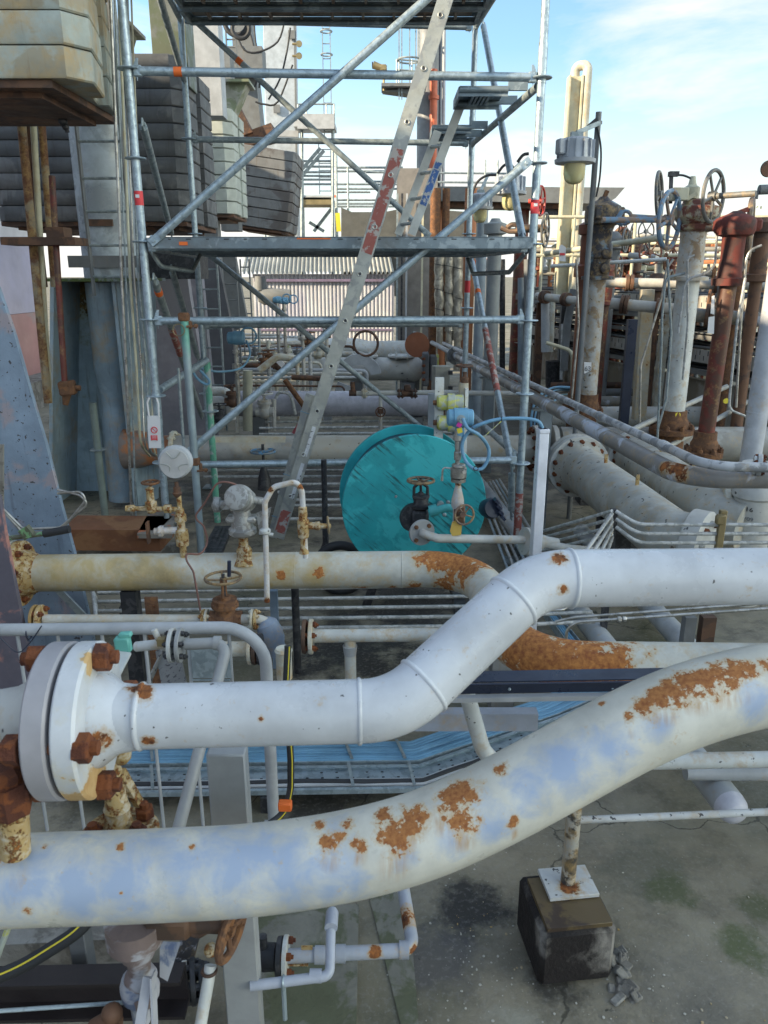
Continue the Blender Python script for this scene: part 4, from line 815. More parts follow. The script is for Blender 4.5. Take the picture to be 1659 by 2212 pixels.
# ================================================================ scaffold tower
FL = V3(P(308, 520, 4.85).x, 4.85, 0); FR = V3(P(1151, 525, 5.0).x, 5.0, 0)
OFF = V3(-.17, 2.1, 0); BLp = FL + OFF; BRp = FR + OFF + V3(.0, .05, 0)
R_ = .0242; ZB = .33
def fp(x, y, dy=0):           # point on the front plane of the tower
    f = (P(x, y, 4.9).x - FL.x) / (FR.x - FL.x); return P(x, y, 4.85 + .15 * f + dy)
def bp(x, y, dy=0): return P(x, y, 7.0 + dy)
def rosette(m, p, z): m.lathe((p.x, p.y, z - .005), ZA, [(0, .058), (.004, .062), (.009, .058)], 20)
def scaffold():
    t = T('scaffold_tower', 'galvanised tube and rosette scaffold tower with steel decks, spanning the middle of the view', 'scaffold')
    levels = [.24 + .5 * k for k in range(11)]
    ros = {0: [(288, 148), (290, 342), (300, 522), (318, 690), (330, 855), (342, 998)], 1: [(1158, 168), (1152, 352), (1144, 527), (1135, 692), (1128, 850), (1118, 1000)]}
    posts = []
    for i, (p, zt) in enumerate(((FL, 6.2), (FR, 6.2), (BLp, 4.4), (BRp, 4.4))):
        m = M(); m.cyl((p.x, p.y, ZB + .1), (p.x, p.y, zt), R_, n=20); 
        for zz in (2.98, 1.0): m.cyl((p.x, p.y, zz - .01), (p.x, p.y, zz + .2), R_ + .003, n=20)
        s = t.p('standard', m, galv); posts.append(s)
        zs = [zat(y, p.y) for x, y in ros[i]] if i < 2 else [zat(y, p.y) for y in (-10, 300, 505, 665, 850, 1010)]
        for zz in zs:
            k = M(); rosette(k, p, zz); t.p('rosette', k, galv, s)
        if i == 1:
            k = M(); k.cyl((p.x, p.y, .17), (p.x, p.y, ZB + .17), R_ + .003, n=20); t.p('red_foot', k, ladred, s)
        k = M(); k.cyl((p.x, p.y, .1 if i else .3), (p.x, p.y, ZB + .12), .018, n=12); k.box((p.x, p.y, .015 if i else .355), (.15, .15, .01)); k.cyl((p.x, p.y, .02), (p.x, p.y, .12), .018, n=12) if i else None; t.p('base_jack', k, galvd, s)
    def ledger(a, b, z, mat=galv, name='ledger', ends=True):
        a = V3(a.x, a.y, z); b = V3(b.x, b.y, z); d = (b - a).normalized(); m = M(); m.cyl(a + d * .07, b - d * .07, R_ * .98, n=18)
        for e, s in ((a, 1), (b, -1)):
            m.box(e + d * s * .055, (.05, .03, .058), d, YA if abs(d.x) > .5 else XA, .006)
            m.prism([e + d * s * .035 + V3(0, 0, .035) + d.cross(ZA) * .004, e + d * s * .05 + V3(0, 0, .065) + d.cross(ZA) * .004, e + d * s * .062 + V3(0, 0, .065) + d.cross(ZA) * .004, e + d * s * .05 + V3(0, 0, -.05) + d.cross(ZA) * .004], d.cross(ZA) * -.008)
        return t.p(name, m, mat)
    def tape(a, b, f, L, mt=tape_o, par=None):
        d = (b - a).normalized(); c = a.lerp(b, f); k = M(); k.cyl(c - d * L / 2, c + d * L / 2, R_ + .0012, n=20); t.p('tape_band', k, mt, par)
    z1, z2, z3, z4 = zat(158, 4.9), zat(522, 4.9), zat(692, 4.9), zat(1001, 4.9)
    l = ledger(FL, FR, z1); tape(V3(FL.x, FL.y, z1), V3(FR.x, FR.y, z1), .118, .045, tape_o, l)
    ledger(FL, FR, z3); ledger(FL, FR, z4)
    ledger(FL, FR, z2 - .03, galv)
    zb1 = zat(303, 7.0); ledger(BLp, BRp, zb1, galvd); ledger(BLp, BRp, zat(690, 7.0) - .05, galvd); ledger(BLp, BRp, 3.84, galvd)
    ledger(FR, BRp, zat(180, 5.0), galvd, 'transom'); ledger(FR, BRp, z2 - .03, galvd, 'transom'); ledger(FL, BLp, z2 - .03, galvd, 'transom')
    ledger(FR, BRp, z4, galvd, 'transom'); ledger(FR, BRp, 3.84, galvd, 'transom'); ledger(FL, BLp, 3.84, galvd, 'transom')
    def brace(a, b, mat=galvd, r=.0235, red=None, tapes=()):
        d = (b - a).normalized(); m = M(); m.cyl(a + d * .05, b - d * .05, r, n=18)
        for e, s in ((a, 1), (b, -1)):
            q = V3(0, -1, 0) if abs(d.x) > .3 else XA; m.bar(e - d * s * .02, e + d * s * .09, .05, .012, q, .003); m.nut(e + d * s * .01 + q * .006, q, .012, .012, 0)
        i = t.p('brace', m, mat)
        if red: k = M(); k.cyl(a.lerp(b, red[0]), a.lerp(b, red[1]), r + .0012, n=18); t.p('red_band', k, ladred, i)
        for f, L in tapes: tape(a, b, f, L, tape_o, i)
    brace(fp(330, 522, -.06), fp(1140, -196, -.06), galv)
    brace(fp(398, 985, -.07), fp(1140, 350, -.05), galv)
    brace(bp(400, 25), bp(925, 507), tapes=((.21, .05),))
    brace(bp(455, 552), bp(945, 952))
    brace(V3(BRp.x, BRp.y, zat(50, BRp.y)) + V3(.06, 0, 0), V3(FR.x + .0, FR.y, zat(520, 5.0)) + V3(-.05, .06, 0), galv)
    brace(V3(BRp.x, BRp.y, zat(560, BRp.y)) + V3(.03, 0, 0), V3(FR.x, FR.y, zat(1012, 5.0)) + V3(-.05, .06, 0), galv, red=(.40, .70), tapes=((.2, .05),))
    brace(V3(FR.x - .05, FR.y + .06, zat(1012, 5)), V3(FR.x - .03, FR.y + .1, .3), galv)
    brace(V3(FL.x, FL.y, 3.95) + V3(.05, .05, 0), V3(BLp.x, BLp.y, zat(178, 6.95)), galvd)
    brace(V3(FL.x, FL.y, zat(262, 4.85)) + V3(.04, .06, 0), V3(BLp.x, BLp.y, zat(505, 6.95)) + V3(-.2, 0, 0), galvd)
    brace(V3(FL.x, FL.y, zat(600, 4.85)) + V3(.03, .06, 0), V3(BLp.x, BLp.y, zat(900, 6.95)) + V3(-.05, 0, 0), galvd, red=(.27, .45), tapes=((.07, .05),))
    brace(P(370, 580, 5.8), P(428, 775, 6.9), galvd)
    # bent bracket tubes under the deck
    m = M(); m.tube([P(318, 530, 4.95), P(348, 576, 5.0), P(415, 586, 5.2), P(432, 552, 5.6)], .014, 12, R=.05); t.p('bent_bracket', m, galvd)
    m = M(); m.tube([P(1010, 560, 6.8), P(1022, 592, 6.2), P(1100, 588, 5.5), P(1136, 545, 5.05)], .016, 12, R=.06); t.p('bent_bracket', m, galvd)
    # decks
    def deck(z, x0f, x1f, y0, y1, n, front=True):
        W = (y1 - y0) / n
        for k in range(n):
            ya, yb = y0 + k * W + .006, y0 + (k + 1) * W - .006; sh = OFF.x * ((ya - 4.85) / 2.1)
            xa, xb = x0f + sh + .05, x1f + sh - .05
            m = M(); m.box(((xa + xb) / 2, (ya + yb) / 2, z), (xb - xa, yb - ya, .004)); 
            for yy in (ya, yb):
                s = 1 if yy == ya else -1
                m.bar((xa, yy, z - .034), (xb, yy, z - .034), .004, .060); m.cyl((xa, yy + s * .016, z - .050), (xb, yy + s * .016, z - .050), .016, n=10)
            for e in (xa, xb): m.box((e, (ya + yb) / 2, z - .03), (.03, yb - ya - .01, .055))
            i = t.p('deck_plank', m, steelp)
            u = M(); u.box(((xa + xb) / 2, (ya + yb) / 2, z - .0045), (xb - xa - .08, yb - ya - .07, .002))
            for q in range(-4, 5): u.box(((xa + xb) / 2 + q * .24, (ya + yb) / 2, z - .020), (.02, yb - ya - .07, .028))
            t.p('plank_underside', u, browndeck, i)
            if k == 0 and front:
                for j in range(19):
                    if j in (6, 7, 8): continue
                    h = M(); xx = xa + .12 + j * (xb - xa - .24) / 18; h.box((xx, ya - .003, z - .012), (.03 if j % 2 else .018, .002, .006)); t.p('slot', h, black, i)
                k_ = M(); k_.box((xa + .97, ya - .003, z - .009), (.20, .003, .008)); t.p('tape_band', k_, tape_o, i)
                k_ = M(); k_.box((xa + .20, ya - .004, z - .036), (.05, .003, .02)); t.p('tape_band', k_, tape_o, i)
    deck(z2 + .022, FL.x, FR.x, 4.80, 6.95, 6)
    deck(zat(40, 7.0), FL.x + .0, FR.x, 4.80, 6.95, 6)
    # short decks hung on the sloping side transom
    zr1 = zat(186, 5.25)
    def short(x0, x1, y0v, Ya, Yb, z):
        m = M(); xa = P(x0, y0v, Ya).x; xb = P(x1, y0v, Ya).x
        m.box(((xa + xb) / 2, (Ya + Yb) / 2, z), (xb - xa, Yb - Ya, .004)); 
        for yy in (Ya, Yb): m.bar((xa, yy, z - .03), (xb, yy, z - .03), .004, .055); m.cyl((xa, yy, z - .02), (xb, yy, z - .02), .02, n=10)
        m.box((xa, (Ya + Yb) / 2, z - .03), (.012, Yb - Ya, .055))
        for k in range(5): m.box((xa + .1 + k * (xb - xa - .2) / 4, (Ya + Yb) / 2, z - .02), (.015, Yb - Ya - .03, .03))
        for yy in (Ya, Yb): m.bar((xb, yy, z - .0), (xb + .12, yy, z + .0), .03, .05)
        t.p('short_plank', m, steelp)
    short(993, 1098, 188, 5.35, 5.75, zat(186, 5.35)); short(935, 1018, 270, 6.25, 6.6, zat(270, 6.25))
    # wheel lock tags: printed sleeves
    for p, y0, y1 in ((FL, 413, 444), (FR, 432, 462)):
        k = M(); k.cyl((p.x, p.y, zat(y1, p.y)), (p.x, p.y, zat(y0, p.y)), R_ + .0015, n=20); i = t.p('red_sleeve', k, tag_r)
        k = M(); zc = zat((y0 + y1) / 2 - 4, p.y); k.box((p.x, p.y - R_ - .0015, zc), (.022, .003, .018)); t.p('sleeve_print', k, tag_w, i)
    k = M(); k.cyl((BRp.x, BRp.y, zat(632, BRp.y)), (BRp.x, BRp.y, zat(606, BRp.y)), R_ + .0015, n=20); t.p('red_sleeve', k, tag_r)
    t.end()
scaffold()
# side access poles tied to the tower
def green_pole():
    t = T('scaffold_pole', 'upright pole with worn mint green top, clamped to the tower at left', 'scaffold pole'); Y = 4.76
    q = P(397, 680, Y); m = M(); m.cyl((q.x, Y, .12), (q.x, Y, q.z), .0242, n=18); t.p('tube', m, paint('part_green_tube', (.30, .37, .40), alt=(.14, .42, .33), altspots=[(q, .22)], altscale=3, dirt=.2, metal=.3))
    for y in (692, 1003):
        z = zat(y, Y); m = M(); m.box((q.x, Y, z + .02), (.06, .062, .05), XA, YA, .008); m.box((q.x, Y + .05, z - .03), (.062, .05, .05), XA, YA, .008); m.cyl((q.x + .02, Y - .04, z - .035), (q.x + .085, Y - .02, z - .03), .007, n=8); m.nut((q.x + .065, Y - .025, z - .032), XA, .014, .016, 0); t.p('coupler', m, rusty)
    m = M(); z = zat(705, Y); m.torus((q.x - .03, Y - .03, z - .02), YA, .035, .003, 20, 6); t.p('wire_ring', m, brassy); t.end()
green_pole()
pipe('scaffold_pole', [P(385, 795, 4.9), P(400, 1010, 4.9)], .010, galvd, 'thin grey bar standing just left of the mint-topped pole', 'bar')
m = M(); m.cyl(P(345, 842, 4.9), P(446, 779, 5.6), .024, n=16); one('short_tube', m, galv, 'short bright tube sloping from the left standard to the green upright', 'scaffold tube')
def green_std():
    Y = 5.6; t = T('green_standard', 'short green-painted scaffold standard with one rosette behind the mint-topped pole', 'scaffold pole'); q = P(447, 782, Y)
    m = M(); m.cyl((q.x, Y, .1), (q.x, Y, q.z), .024, n=16); t.p('tube', m, green); m = M(); rosette(m, q, zat(888, Y)); t.p('rosette', m, galv); t.end()
green_std()
def tagc():
    t = T('scaffold_tag', 'white plastic tag holder with a red prohibition sign hanging on the left scaffold standard', 'tag'); Y = 4.80
    q = lambda x, y, d=0: P(x, y, Y + d)
    m = M(); m.tube([q(322, 900), q(318, 870), q(323, 858), q(337, 858), q(342, 872), q(343, 900)], .006, 8, R=.015)
    m.prism([q(318, 898), q(345, 898), q(348, 960), q(348, 968), q(322, 968), q(319, 925)], (0, .006, 0)); t.p('holder', m, tag_w)
    m = M(); m.torus(q(333, 929, -.003), YA, .019, .0028, 28, 6); m.bar(q(328, 924, -.003), q(338, 934, -.003), .003, .003, YA); t.p('prohibition_ring', m, tag_r)
    m = M(); m.bar(q(326, 946, -.003), q(340, 946, -.003), .003, .034, ZA); t.p('red_panel', m, tag_r)
    for dy in (-4, 0, 5): k = M(); k.bar(q(328, 946 + dy, -.006), q(338, 946 + dy, -.006), .002, .003, ZA); t.p('print_line', k, tag_w)
    t.end()
tagc()
# ================================================================ ladders
def ladder1():
    t = T('leaning_ladder', 'long aluminium ladder seen edge-on with worn red bands, leaning across the whole scaffold', 'ladder')
    a, b = P(600, 1162, 4.55), P(980, -60, 4.45); d = (b - a).normalized(); back = V3(.05, 1, .0).normalized() * .36
    eye = V3(0, 0, H)
    side = d.cross(YA).normalized()
    m = M()
    def stile(o):
        m = M(); s0, s1 = a + o, b + o; wv = V3(0, 1, 0)
        m.bar(s0, s1, .074, .004, wv)                # web facing the viewer
        for s in (1, -1): m.bar(s0 + side * s * .037 + wv * .011, s1 + side * s * .037 + wv * .011, .004, .025, wv)
        return m
    s = t.p('stile', stile(V3(0, 0, 0)), alu)
    # the far stile, shifted along the view so the rungs are seen end-on
    m = M(); o = V3(-.02, .36, -.02); m.bar(a + o, b + o, .070, .025, YA); t.p('stile', m, alu)
    L = (b - a).length
    ys = (33, 148, 264, 378, 490, 592, 693, 791, 888, 982, 1072)
    for y in ys:
        f = (1162 - y) / (1162 + 60); lo, hi = 0, 1
        for _ in range(30):
            md = (lo + hi) / 2; c = a.lerp(b, md); vv = 1106 - F * math.tan(math.atan2(c.z - H, c.y) + PITCH)
            if vv > y: lo = md
            else: hi = md
        c = a.lerp(b, lo); m = M(); m.cyl(c + V3(0, .004, 0), c + o, .0135, n=12); m.torus(c - V3(0, .003, 0), YA, .0115, .0035, 20, 6); r = t.p('rung', m, alu)
        m = M(); m.cyl(c - V3(0, .0035, 0), c - V3(0, .0025, 0), .0105, n=12); t.p('rung_hole', m, black, r)
    for f0, f1 in ((.560, .735), (.012, .060)):
        m = M(); m.bar(a.lerp(b, f0) - V3(0, .003, 0), a.lerp(b, f1) - V3(0, .003, 0), .060, .002, YA); t.p('red_band', m, ladred, s)
    for f0, f1 in ((.125, .160), (.175, .235), (.085, .11)):
        m = M(); m.bar(a.lerp(b, f0) - V3(-.012, .003, 0), a.lerp(b, f1) - V3(-.012, .003, 0), .022, .002, YA); t.p('torn_label', m, paint('torn_label%d' % int(f0 * 1000), (.6, .62, .64), speck=1.0, dens=70, bump=0), s)
    t.end()
    t = T('ladder_section', 'short grey ladder section lashed behind the foot of the long leaning ladder', 'ladder')
    a2, b2 = P(588, 1160, 4.64), P(672, 852, 4.62); m = M(); m.bar(a2, b2, .062, .02, YA); m.bar(a2 + side * .0 + V3(0, -.013, 0), b2 + V3(0, -.013, 0), .02, .004, YA); t.p('stile', m, alu)
    for f in (.15, .45, .88): m = M(); c = a2.lerp(b2, f); m.bar(c - side * .037 - V3(0, .014, 0), c + side * .037 - V3(0, .014, 0), .004, .003, YA); t.p('blue_lashing', m, bluec)
    t.end()
ladder1()
def ladder2():
    t = T('access_ladder', 'two-stile pale aluminium ladder with a scuffed blue band standing on the deck', 'ladder')
    s1 = (P(860, 507, 6.2), P(946, 283, 6.2)); s2 = (P(889, 507, 5.8), P(1004, 205, 5.8))
    for i, (a, b) in enumerate((s1, s2)):
        m = M(); m.bar(a, b, .055, .006, YA); d = (b - a).normalized(); sd_ = d.cross(YA).normalized()
        for s in (1, -1): m.bar(a + sd_ * s * .027 + YA * .01, b + sd_ * s * .027 + YA * .01, .005, .024, YA)
        q = t.p('stile', m, paint('pale_alu', (.60, .61, .57), dirt=.2, rough=.5, metal=.2) if i == 0 else MATS['pale_alu'])
        if i:
            k = M(); k.bar(a.lerp(b, .22) - YA * .004, a.lerp(b, .53) - YA * .004, .045, .002, YA); t.p('blue_band', k, ladblue, q)
    for f in (.1, .35, .6, .85):
        m = M(); m.cyl(s1[0].lerp(s1[1], f), s2[0].lerp(s2[1], f * .74 + .02), .012, n=10); t.p('rung', m, alu)
    t.end()
ladder2()
# ================================================================ teal reel
def teal_mat():
    m = tealp; nt = m.node_tree; b = nt.nodes['Principled BSDF']; L = nt.links; N = nt.nodes
    geo = [q for q in N if q.type == 'NEW_GEOMETRY'][0]
    mp = N.new('ShaderNodeMapping'); mp.vector_type = 'TEXTURE'; mp.inputs['Rotation'].default_value = (0, math.radians(42), 0); mp.inputs['Scale'].default_value = (.22, .16, .018); L.new(geo.outputs['Position'], mp.inputs['Vector'])
    n = N.new('ShaderNodeTexNoise'); n.inputs['Scale'].default_value = 1.0; n.inputs['Detail'].default_value = 8; n.inputs['Roughness'].default_value = .7; L.new(mp.outputs[0], n.inputs['Vector'])
    n2 = N.new('ShaderNodeTexNoise'); n2.inputs['Scale'].default_value = 2.6; n2.inputs['Detail'].default_value = 4; L.new(geo.outputs['Position'], n2.inputs['Vector'])
    ad = N.new('ShaderNodeMath'); ad.operation = 'MULTIPLY_ADD'; L.new(n2.outputs['Fac'], ad.inputs[0]); ad.inputs[1].default_value = .55; L.new(n.outputs['Fac'], ad.inputs[2])
    r = N.new('ShaderNodeMapRange'); r.inputs['From Min'].default_value = .79; r.inputs['From Max'].default_value = .91; r.inputs['To Max'].default_value = .88; L.new(ad.outputs[0], r.inputs['Value'])
    x = N.new('ShaderNodeMix'); x.data_type = 'RGBA'; L.new(r.outputs[0], x.inputs['Factor']); L.new(b.inputs['Base Color'].links[0].from_socket, x.inputs[6]); x.inputs[7].default_value = (.012, .05, .055, 1)
    L.new(x.outputs[2], b.inputs['Base Color'])
teal_mat()
def reel():
    t = T('cable_reel', 'big teal cable reel with black-scratched front disc standing behind the yellowed pipe', 'reel')
    Yf = 4.10; c = P(896, 1094, Yf); Rr = .405; ax = V3(-.10, 1, .0).normalized()
    m = M(); m.lathe(c, ax, [(0, Rr - .004), (.004, Rr), (.022, Rr), (.026, Rr - .004)], 72); f = t.p('front_disc', m, tealp)
    m = M(); m.lathe(c + ax * .30, ax, [(0, Rr - .004), (.004, Rr), (.022, Rr), (.026, Rr - .004)], 72); t.p('rear_disc', m, paint('teal_plain', (.02, .35, .39), dirt=.2, dirtc=(.05, .25, .3), rough=.5))
    m = M(); m.lathe(c + ax * .027, ax, [(0, Rr - .05), (.27, Rr - .05)], 60); t.p('drum', m, navy)
    for x, y in ((915, 1072), (968, 1085), (935, 1112), (855, 1072), (960, 1112)):
        q = P(x, y, Yf - .005); k = M(); k.lathe(q, -YA, [(0, .012), (.004, .009), (.008, .006)], 10); t.p('bolt_head', k, galvd, f)
    m = M(); m.cyl(P(952, 1092, Yf - .06), c.lerp(P(952, 1092, Yf), 1) + YA * .05, .02, n=12); t.p('axle_stub', m, galvd)
    m = M()
    for s in (-1, 1):
        m.bar(V3(c.x + s * .28, Yf + .16, .0), V3(c.x + s * .05, Yf + .16, c.z), .05, .03, YA)
    t.p('stand', m, black)
    m = M(); m.torus(V3(c.x - .44, Yf + .35, .17), YA, .15, .028, 36, 10); m.wheel(V3(c.x - .44, Yf + .35, .17), YA, .09, .01, 5); t.p('castor_wheel', m, rubber); t.end()
    # valve in front of it
    t = T('globe_valve', 'black bolted valve with a level handwheel in front of the teal reel', 'valve'); Y = 3.78; c = P(909, 1118, Y)
    m = M(); m.box(P(907, 1120, Y), (.085, .08, .10), XA, YA, .012); m.lathe(P(895, 1118, Y), V3(.25, -1, 0), [(-.02, .075), (.0, .078), (.012, .075)], 26); m.lathe(P(909, 1096, Y), ZA, [(0, .05), (.014, .052), (.018, .04), (.05, .035), (.055, .045), (.065, .045), (.07, .02)], 18); t.p('valve_body', m, black)
    m = M()
    for s in (-1, 1): m.tube([P(909, 1088, Y) + XA * s * .025, P(909, 1075, Y) + XA * s * .035, P(909, 1052, Y) + XA * s * .034, P(909, 1045, Y) + XA * s * .01], .0075, 8, R=.01)
    m.cyl(P(909, 1095, Y), P(909, 1032, Y), .007, n=8); m.ball(P(909, 1068, Y), .018, 10); t.p('yoke', m, black)
    m = M(); m.wheel(P(909, 1038, Y), ZA, .066, .0075, 5, .004); t.p('handwheel', m, paint('iron_bronze_wheel', (.13, .09, .06), rust=.3, rs=20)); t.end()
    t = T('elbow_pipe', 'white small-bore pipe with a four-bolt flange, elbowing right under the black valve', 'pipe'); Y = 3.62; q = lambda x, y, d=0: P(x, y, Y + d)
    fa = V3(.35, -1, 0).normalized()
    m = M(); m.tube([q(911, 1150, .03), q(915, 1153, -.05), q(945, 1163, -.05), q(1130, 1166, .1), q(1230, 1185, .12), q(1420, 1205, .15)], .0215, 18, R=.05, k=6); t.p('pipe_run', m, beige2)
    flange(t, q(911, 1150, .0), fa, .066, .016, chan, 4, .048, .011, nmat=rusty, both=False)
    for x, mt in ((1135, beige2), (1144, beige)): flange(t, q(x, 1169, .1), V3(1, .3, -.15), .072, .017, mt, 6 if x == 1144 else 0, .054, .012)
    m = M(); m.lathe(q(1152, 1170, .1), V3(1, .25, -.12), [(0, .05), (.02, .048), (.08, .03), (.14, .022)], 20); t.p('reducer', m, beige2)
    m = M(); m.cyl(q(928, 1105, .1), q(945, 1100, .1), .03, n=16); m.tube([q(938, 1104, .1), q(965, 1096, .1), q(985, 1100, .1), q(1000, 1112, .1)], .020, 14, R=.05); t.p('teal_branch', m, paint('teal_branch_paint', (.06, .36, .38), dirt=.1)); t.end()
reel()
def txstack():
    t = T('transmitter_stack', 'sky blue transmitter on a tall stainless stem with block valves before the teal reel', 'transmitter'); Y = 3.6; q = lambda x, y, d=0: P(x, y, Y + d)
    m = M(); c = q(994, 902); m.lathe(c - XA * .062, XA, [(0, .030), (.008, .040), (.03, .040), (.032, .046), (.095, .046), (.097, .040), (.118, .040), (.124, .034)], 28); m.cyl(c - ZA * .045, c - ZA * .09, .022, n=14); h = t.p('housing', m, bluet)
    m = M(); m.lathe(c + V3(0, -.04, .0), V3(0, -1, .1), [(0, .020), (.006, .020), (.008, .012)], 18); m.lathe(c + V3(-.0, -.045, -.005), -YA, [(0, .010), (.02, .010)], 6); t.p('cable_gland', m, galvd, h)
    m = M(); m.box(q(992, 918, -.06), (.022, .004, .02), V3(1, 0, -.5)); t.p('pink_tag', m, magenta, h); m = M(); m.box(q(993, 930, -.06), (.024, .004, .024), V3(1, 0, .3)); t.p('yellow_tag', m, yelc, h)
    m = M(); m.lathe(q(990, 930), -ZA, [(0, .018), (.02, .018), (.022, .024), (.045, .024), (.05, .016), (.10, .014), (.105, .018), (.14, .018), (.145, .011), (.18, .011)], 16); t.p('stem', m, stain_)
    m = M(); m.lathe(q(991, 1002), -ZA, [(0, .028), (.004, .033), (.012, .034), (.016, .028), (.020, .039), (.065, .039), (.068, .026), (.072, .036), (.088, .036), (.09, .024)], 22); m.cyl(q(1000, 1018, -.03), q(1003, 1020, -.07), .010, n=10); t.p('block_valve', m, stain_)
    m = M(); m.tube([q(975, 1012), q(960, 1010), q(956, 1015), q(955, 1038)], .0045, 8, R=.012); m.lathe(q(955, 1030), -ZA, [(0, .007), (.02, .007)], 6); t.p('bleed_tube', m, stain_)
    for dx, dy in ((-.028, 0), (.028, 0), (0, -.03)): k = M(); k.nut(q(991, 1030) + V3(dx, dy, 0), -ZA, .008, .010, .4); t.p('bolt', k, black)
    m = M(); m.lathe(q(990, 1036), -ZA, [(0, .016), (.03, .014), (.10, .030), (.13, .032), (.15, .022), (.28, .020)], 18); t.p('reducer', m, paint('tarnished_white', (.55, .55, .56), rust=.2, rs=12, spots=[(q(990, 1045), .025)]))
    m = M(); m.box(q(992, 1110), (.055, .05, .09), XA, YA, .008); m.cyl(q(993, 1110), q(1000, 1112, -.12), .014, n=12); t.p('isolating_valve', m, brown)
    m = M(); m.wheel(q(1003, 1112, -.10), V3(.25, -1, .12), .047, .0055, 5, .004); t.p('handwheel', m, paint('brown_wheel', (.14, .10, .08), rust=.3, rs=25)); t.end()
    m = M(); m.prism([P(977, 1128, 3.5), P(988, 1124, 3.5), P(998, 1135, 3.5), P(996, 1156, 3.5), P(977, 1158, 3.5), P(972, 1148, 3.5)], (0, .006, 0)); m.box(P(984, 1120, 3.5), (.006, .003, .03))
    one('paper_tag', m, paint('ochre_tag', (.60, .42, .10), dirt=.25, rough=.6), 'ochre tag hanging from the brown handwheel before the teal reel', 'tag')
    # yellow-green pair behind
    Y = 4.3; t = T('twin_transmitter', 'pair of flaking yellow-green transmitters with rusty end plugs behind the blue one', 'transmitter')
    for y in (870, 913):
        c = P(972, y, Y); m = M(); m.lathe(c - XA * .075, XA, [(0, .030), (.01, .042), (.06, .042), (.062, .052), (.10, .052), (.102, .046), (.15, .046)], 24); i = t.p('housing', m, ylg)
        k = M(); k.nut(c - XA * .075, -XA, .016, .02, 0); t.p('plug', k, rusty, i)
    m = M(); q_ = P(1006, 900, Y + .02); m.box((q_.x, Y + .02, q_.z - .05), (.018, .05, .42)); m.box(P(948, 892, Y + .03), (.05, .03, .40)); t.p('bracket', m, offw2)
    m = M(); m.cyl(V3(P(1004, 830, Y).x, Y + .06, 0), P(1004, 830, Y) + YA * .06, .028, n=16); t.p('post', m, paint('stained_post', (.42, .40, .33), rust=.3, rs=8)); t.end()
    t = T('mini_valve', 'small rusty handwheel valve on the stained post behind the yellow-green transmitters', 'valve'); m = M(); c = P(1004, 815, 4.36); m.lathe(c - ZA * .03, ZA, [(0, .02), (.03, .022), (.035, .012), (.06, .012)], 12); t.p('valve_body', m, brown); m = M(); m.wheel(P(1003, 790, 4.36), ZA, .045, .006, 4); t.p('handwheel', m, brown); t.end()
    # blue cable and white duct
    Y = 3.55; pts = [P(1000, 905, Y - .06), P(1010, 925, Y - .09), P(1035, 940, Y - .08), P(1053, 963, Y), P(1056, 985, Y), P(1044, 1010, Y), P(1025, 1013, Y), P(1006, 996, Y + .02), P(998, 965, Y + .03), P(1008, 938, Y + .03), P(1030, 920, Y), P(1075, 906, Y), P(1130, 904, Y), P(1162, 910, Y), P(1172, 925, Y)]
    t = T('blue_cable', 'bright blue cable looping once from the blue transmitter to the white duct post', 'cable'); m = M(); m.tube(spline(pts, 6), .0085, 12); t.p('sheath', m, bluec)
    for x, y in ((1020, 928), (1028, 1012), (1083, 906)): k = M(); k.torus(P(x, y, Y - .02 if x < 1080 else Y), XA if y < 1000 else V3(0, 1, 0), .0105, .0022, 16, 6); t.p('cable_tie', k, rubber)
    m = M(); m.tube(spline([P(1018, 934, Y - .05), P(1040, 945, Y - .05), P(1060, 930, Y - .03), P(1083, 910, Y - .02)], 5), .002, 6); t.p('earth_wire', m, ylg); t.end()
    q_ = P(1173, 925, Y); m = M(); m.box((q_.x, Y, q_.z / 2), (.046, .055, q_.z), V3(1, .12, 0), YA, .003); m.box((q_.x - .0, Y - .001, q_.z - .01), (.050, .06, .02), V3(1, .12, 0), YA, .003)
    one('duct_post', m, paint('bright_duct', (.74, .76, .82), dirt=.05, rough=.35, bump=.02), 'clean white square duct post rising behind the foreground pipe bend', 'post')
txstack()
# ================================================================ ship hull on the left (also what throws the shade)
def ship():
    t = T('ship_hull', 'moored ship side, whitish above and faded red below, at the left edge', 'ship')
    X = -5.6; Y0, Y1 = -34, 13.0
    def band(z0, z1, mat, name, dx=0): m = M(); m.prism([V3(X + dx, Y0, z0), V3(X + dx, Y1, z0), V3(X - 10 + dx, Y1 - 5, z0), V3(X - 10 + dx, Y0, z0)], (0, 0, z1 - z0)); t.p(name, m, mat)
    band(2.42, 5.0, paint('hull_white', (.58, .58, .62), dirt=.15, rough=.4, bump=.02, dscale=.6), 'upper_plating')
    band(1.35, 2.415, paint('hull_lilac', (.36, .36, .50), dirt=.15, rough=.4, bump=.02, dscale=.6), 'middle_plating', .004)
    band(-.2, 1.345, paint('hull_red', (.40, .21, .21), alt=(.33, .26, .27), altamt=.5, altscale=.8, dirt=.2, rough=.5, bump=.05, dscale=.6), 'lower_plating', .008)
    m = M(); m.bar(V3(X + .02, Y0, 2.42), V3(X + .02, Y1, 2.42), .03, .03); t.p('rubbing_strip', m, white); t.end()
ship()
m = M(); m.box((-5.4, 6, .2), (.5, 22, .4)); one('quay_edge', m, concrete, 'pale concrete quay edge beside the ship', 'kerb')
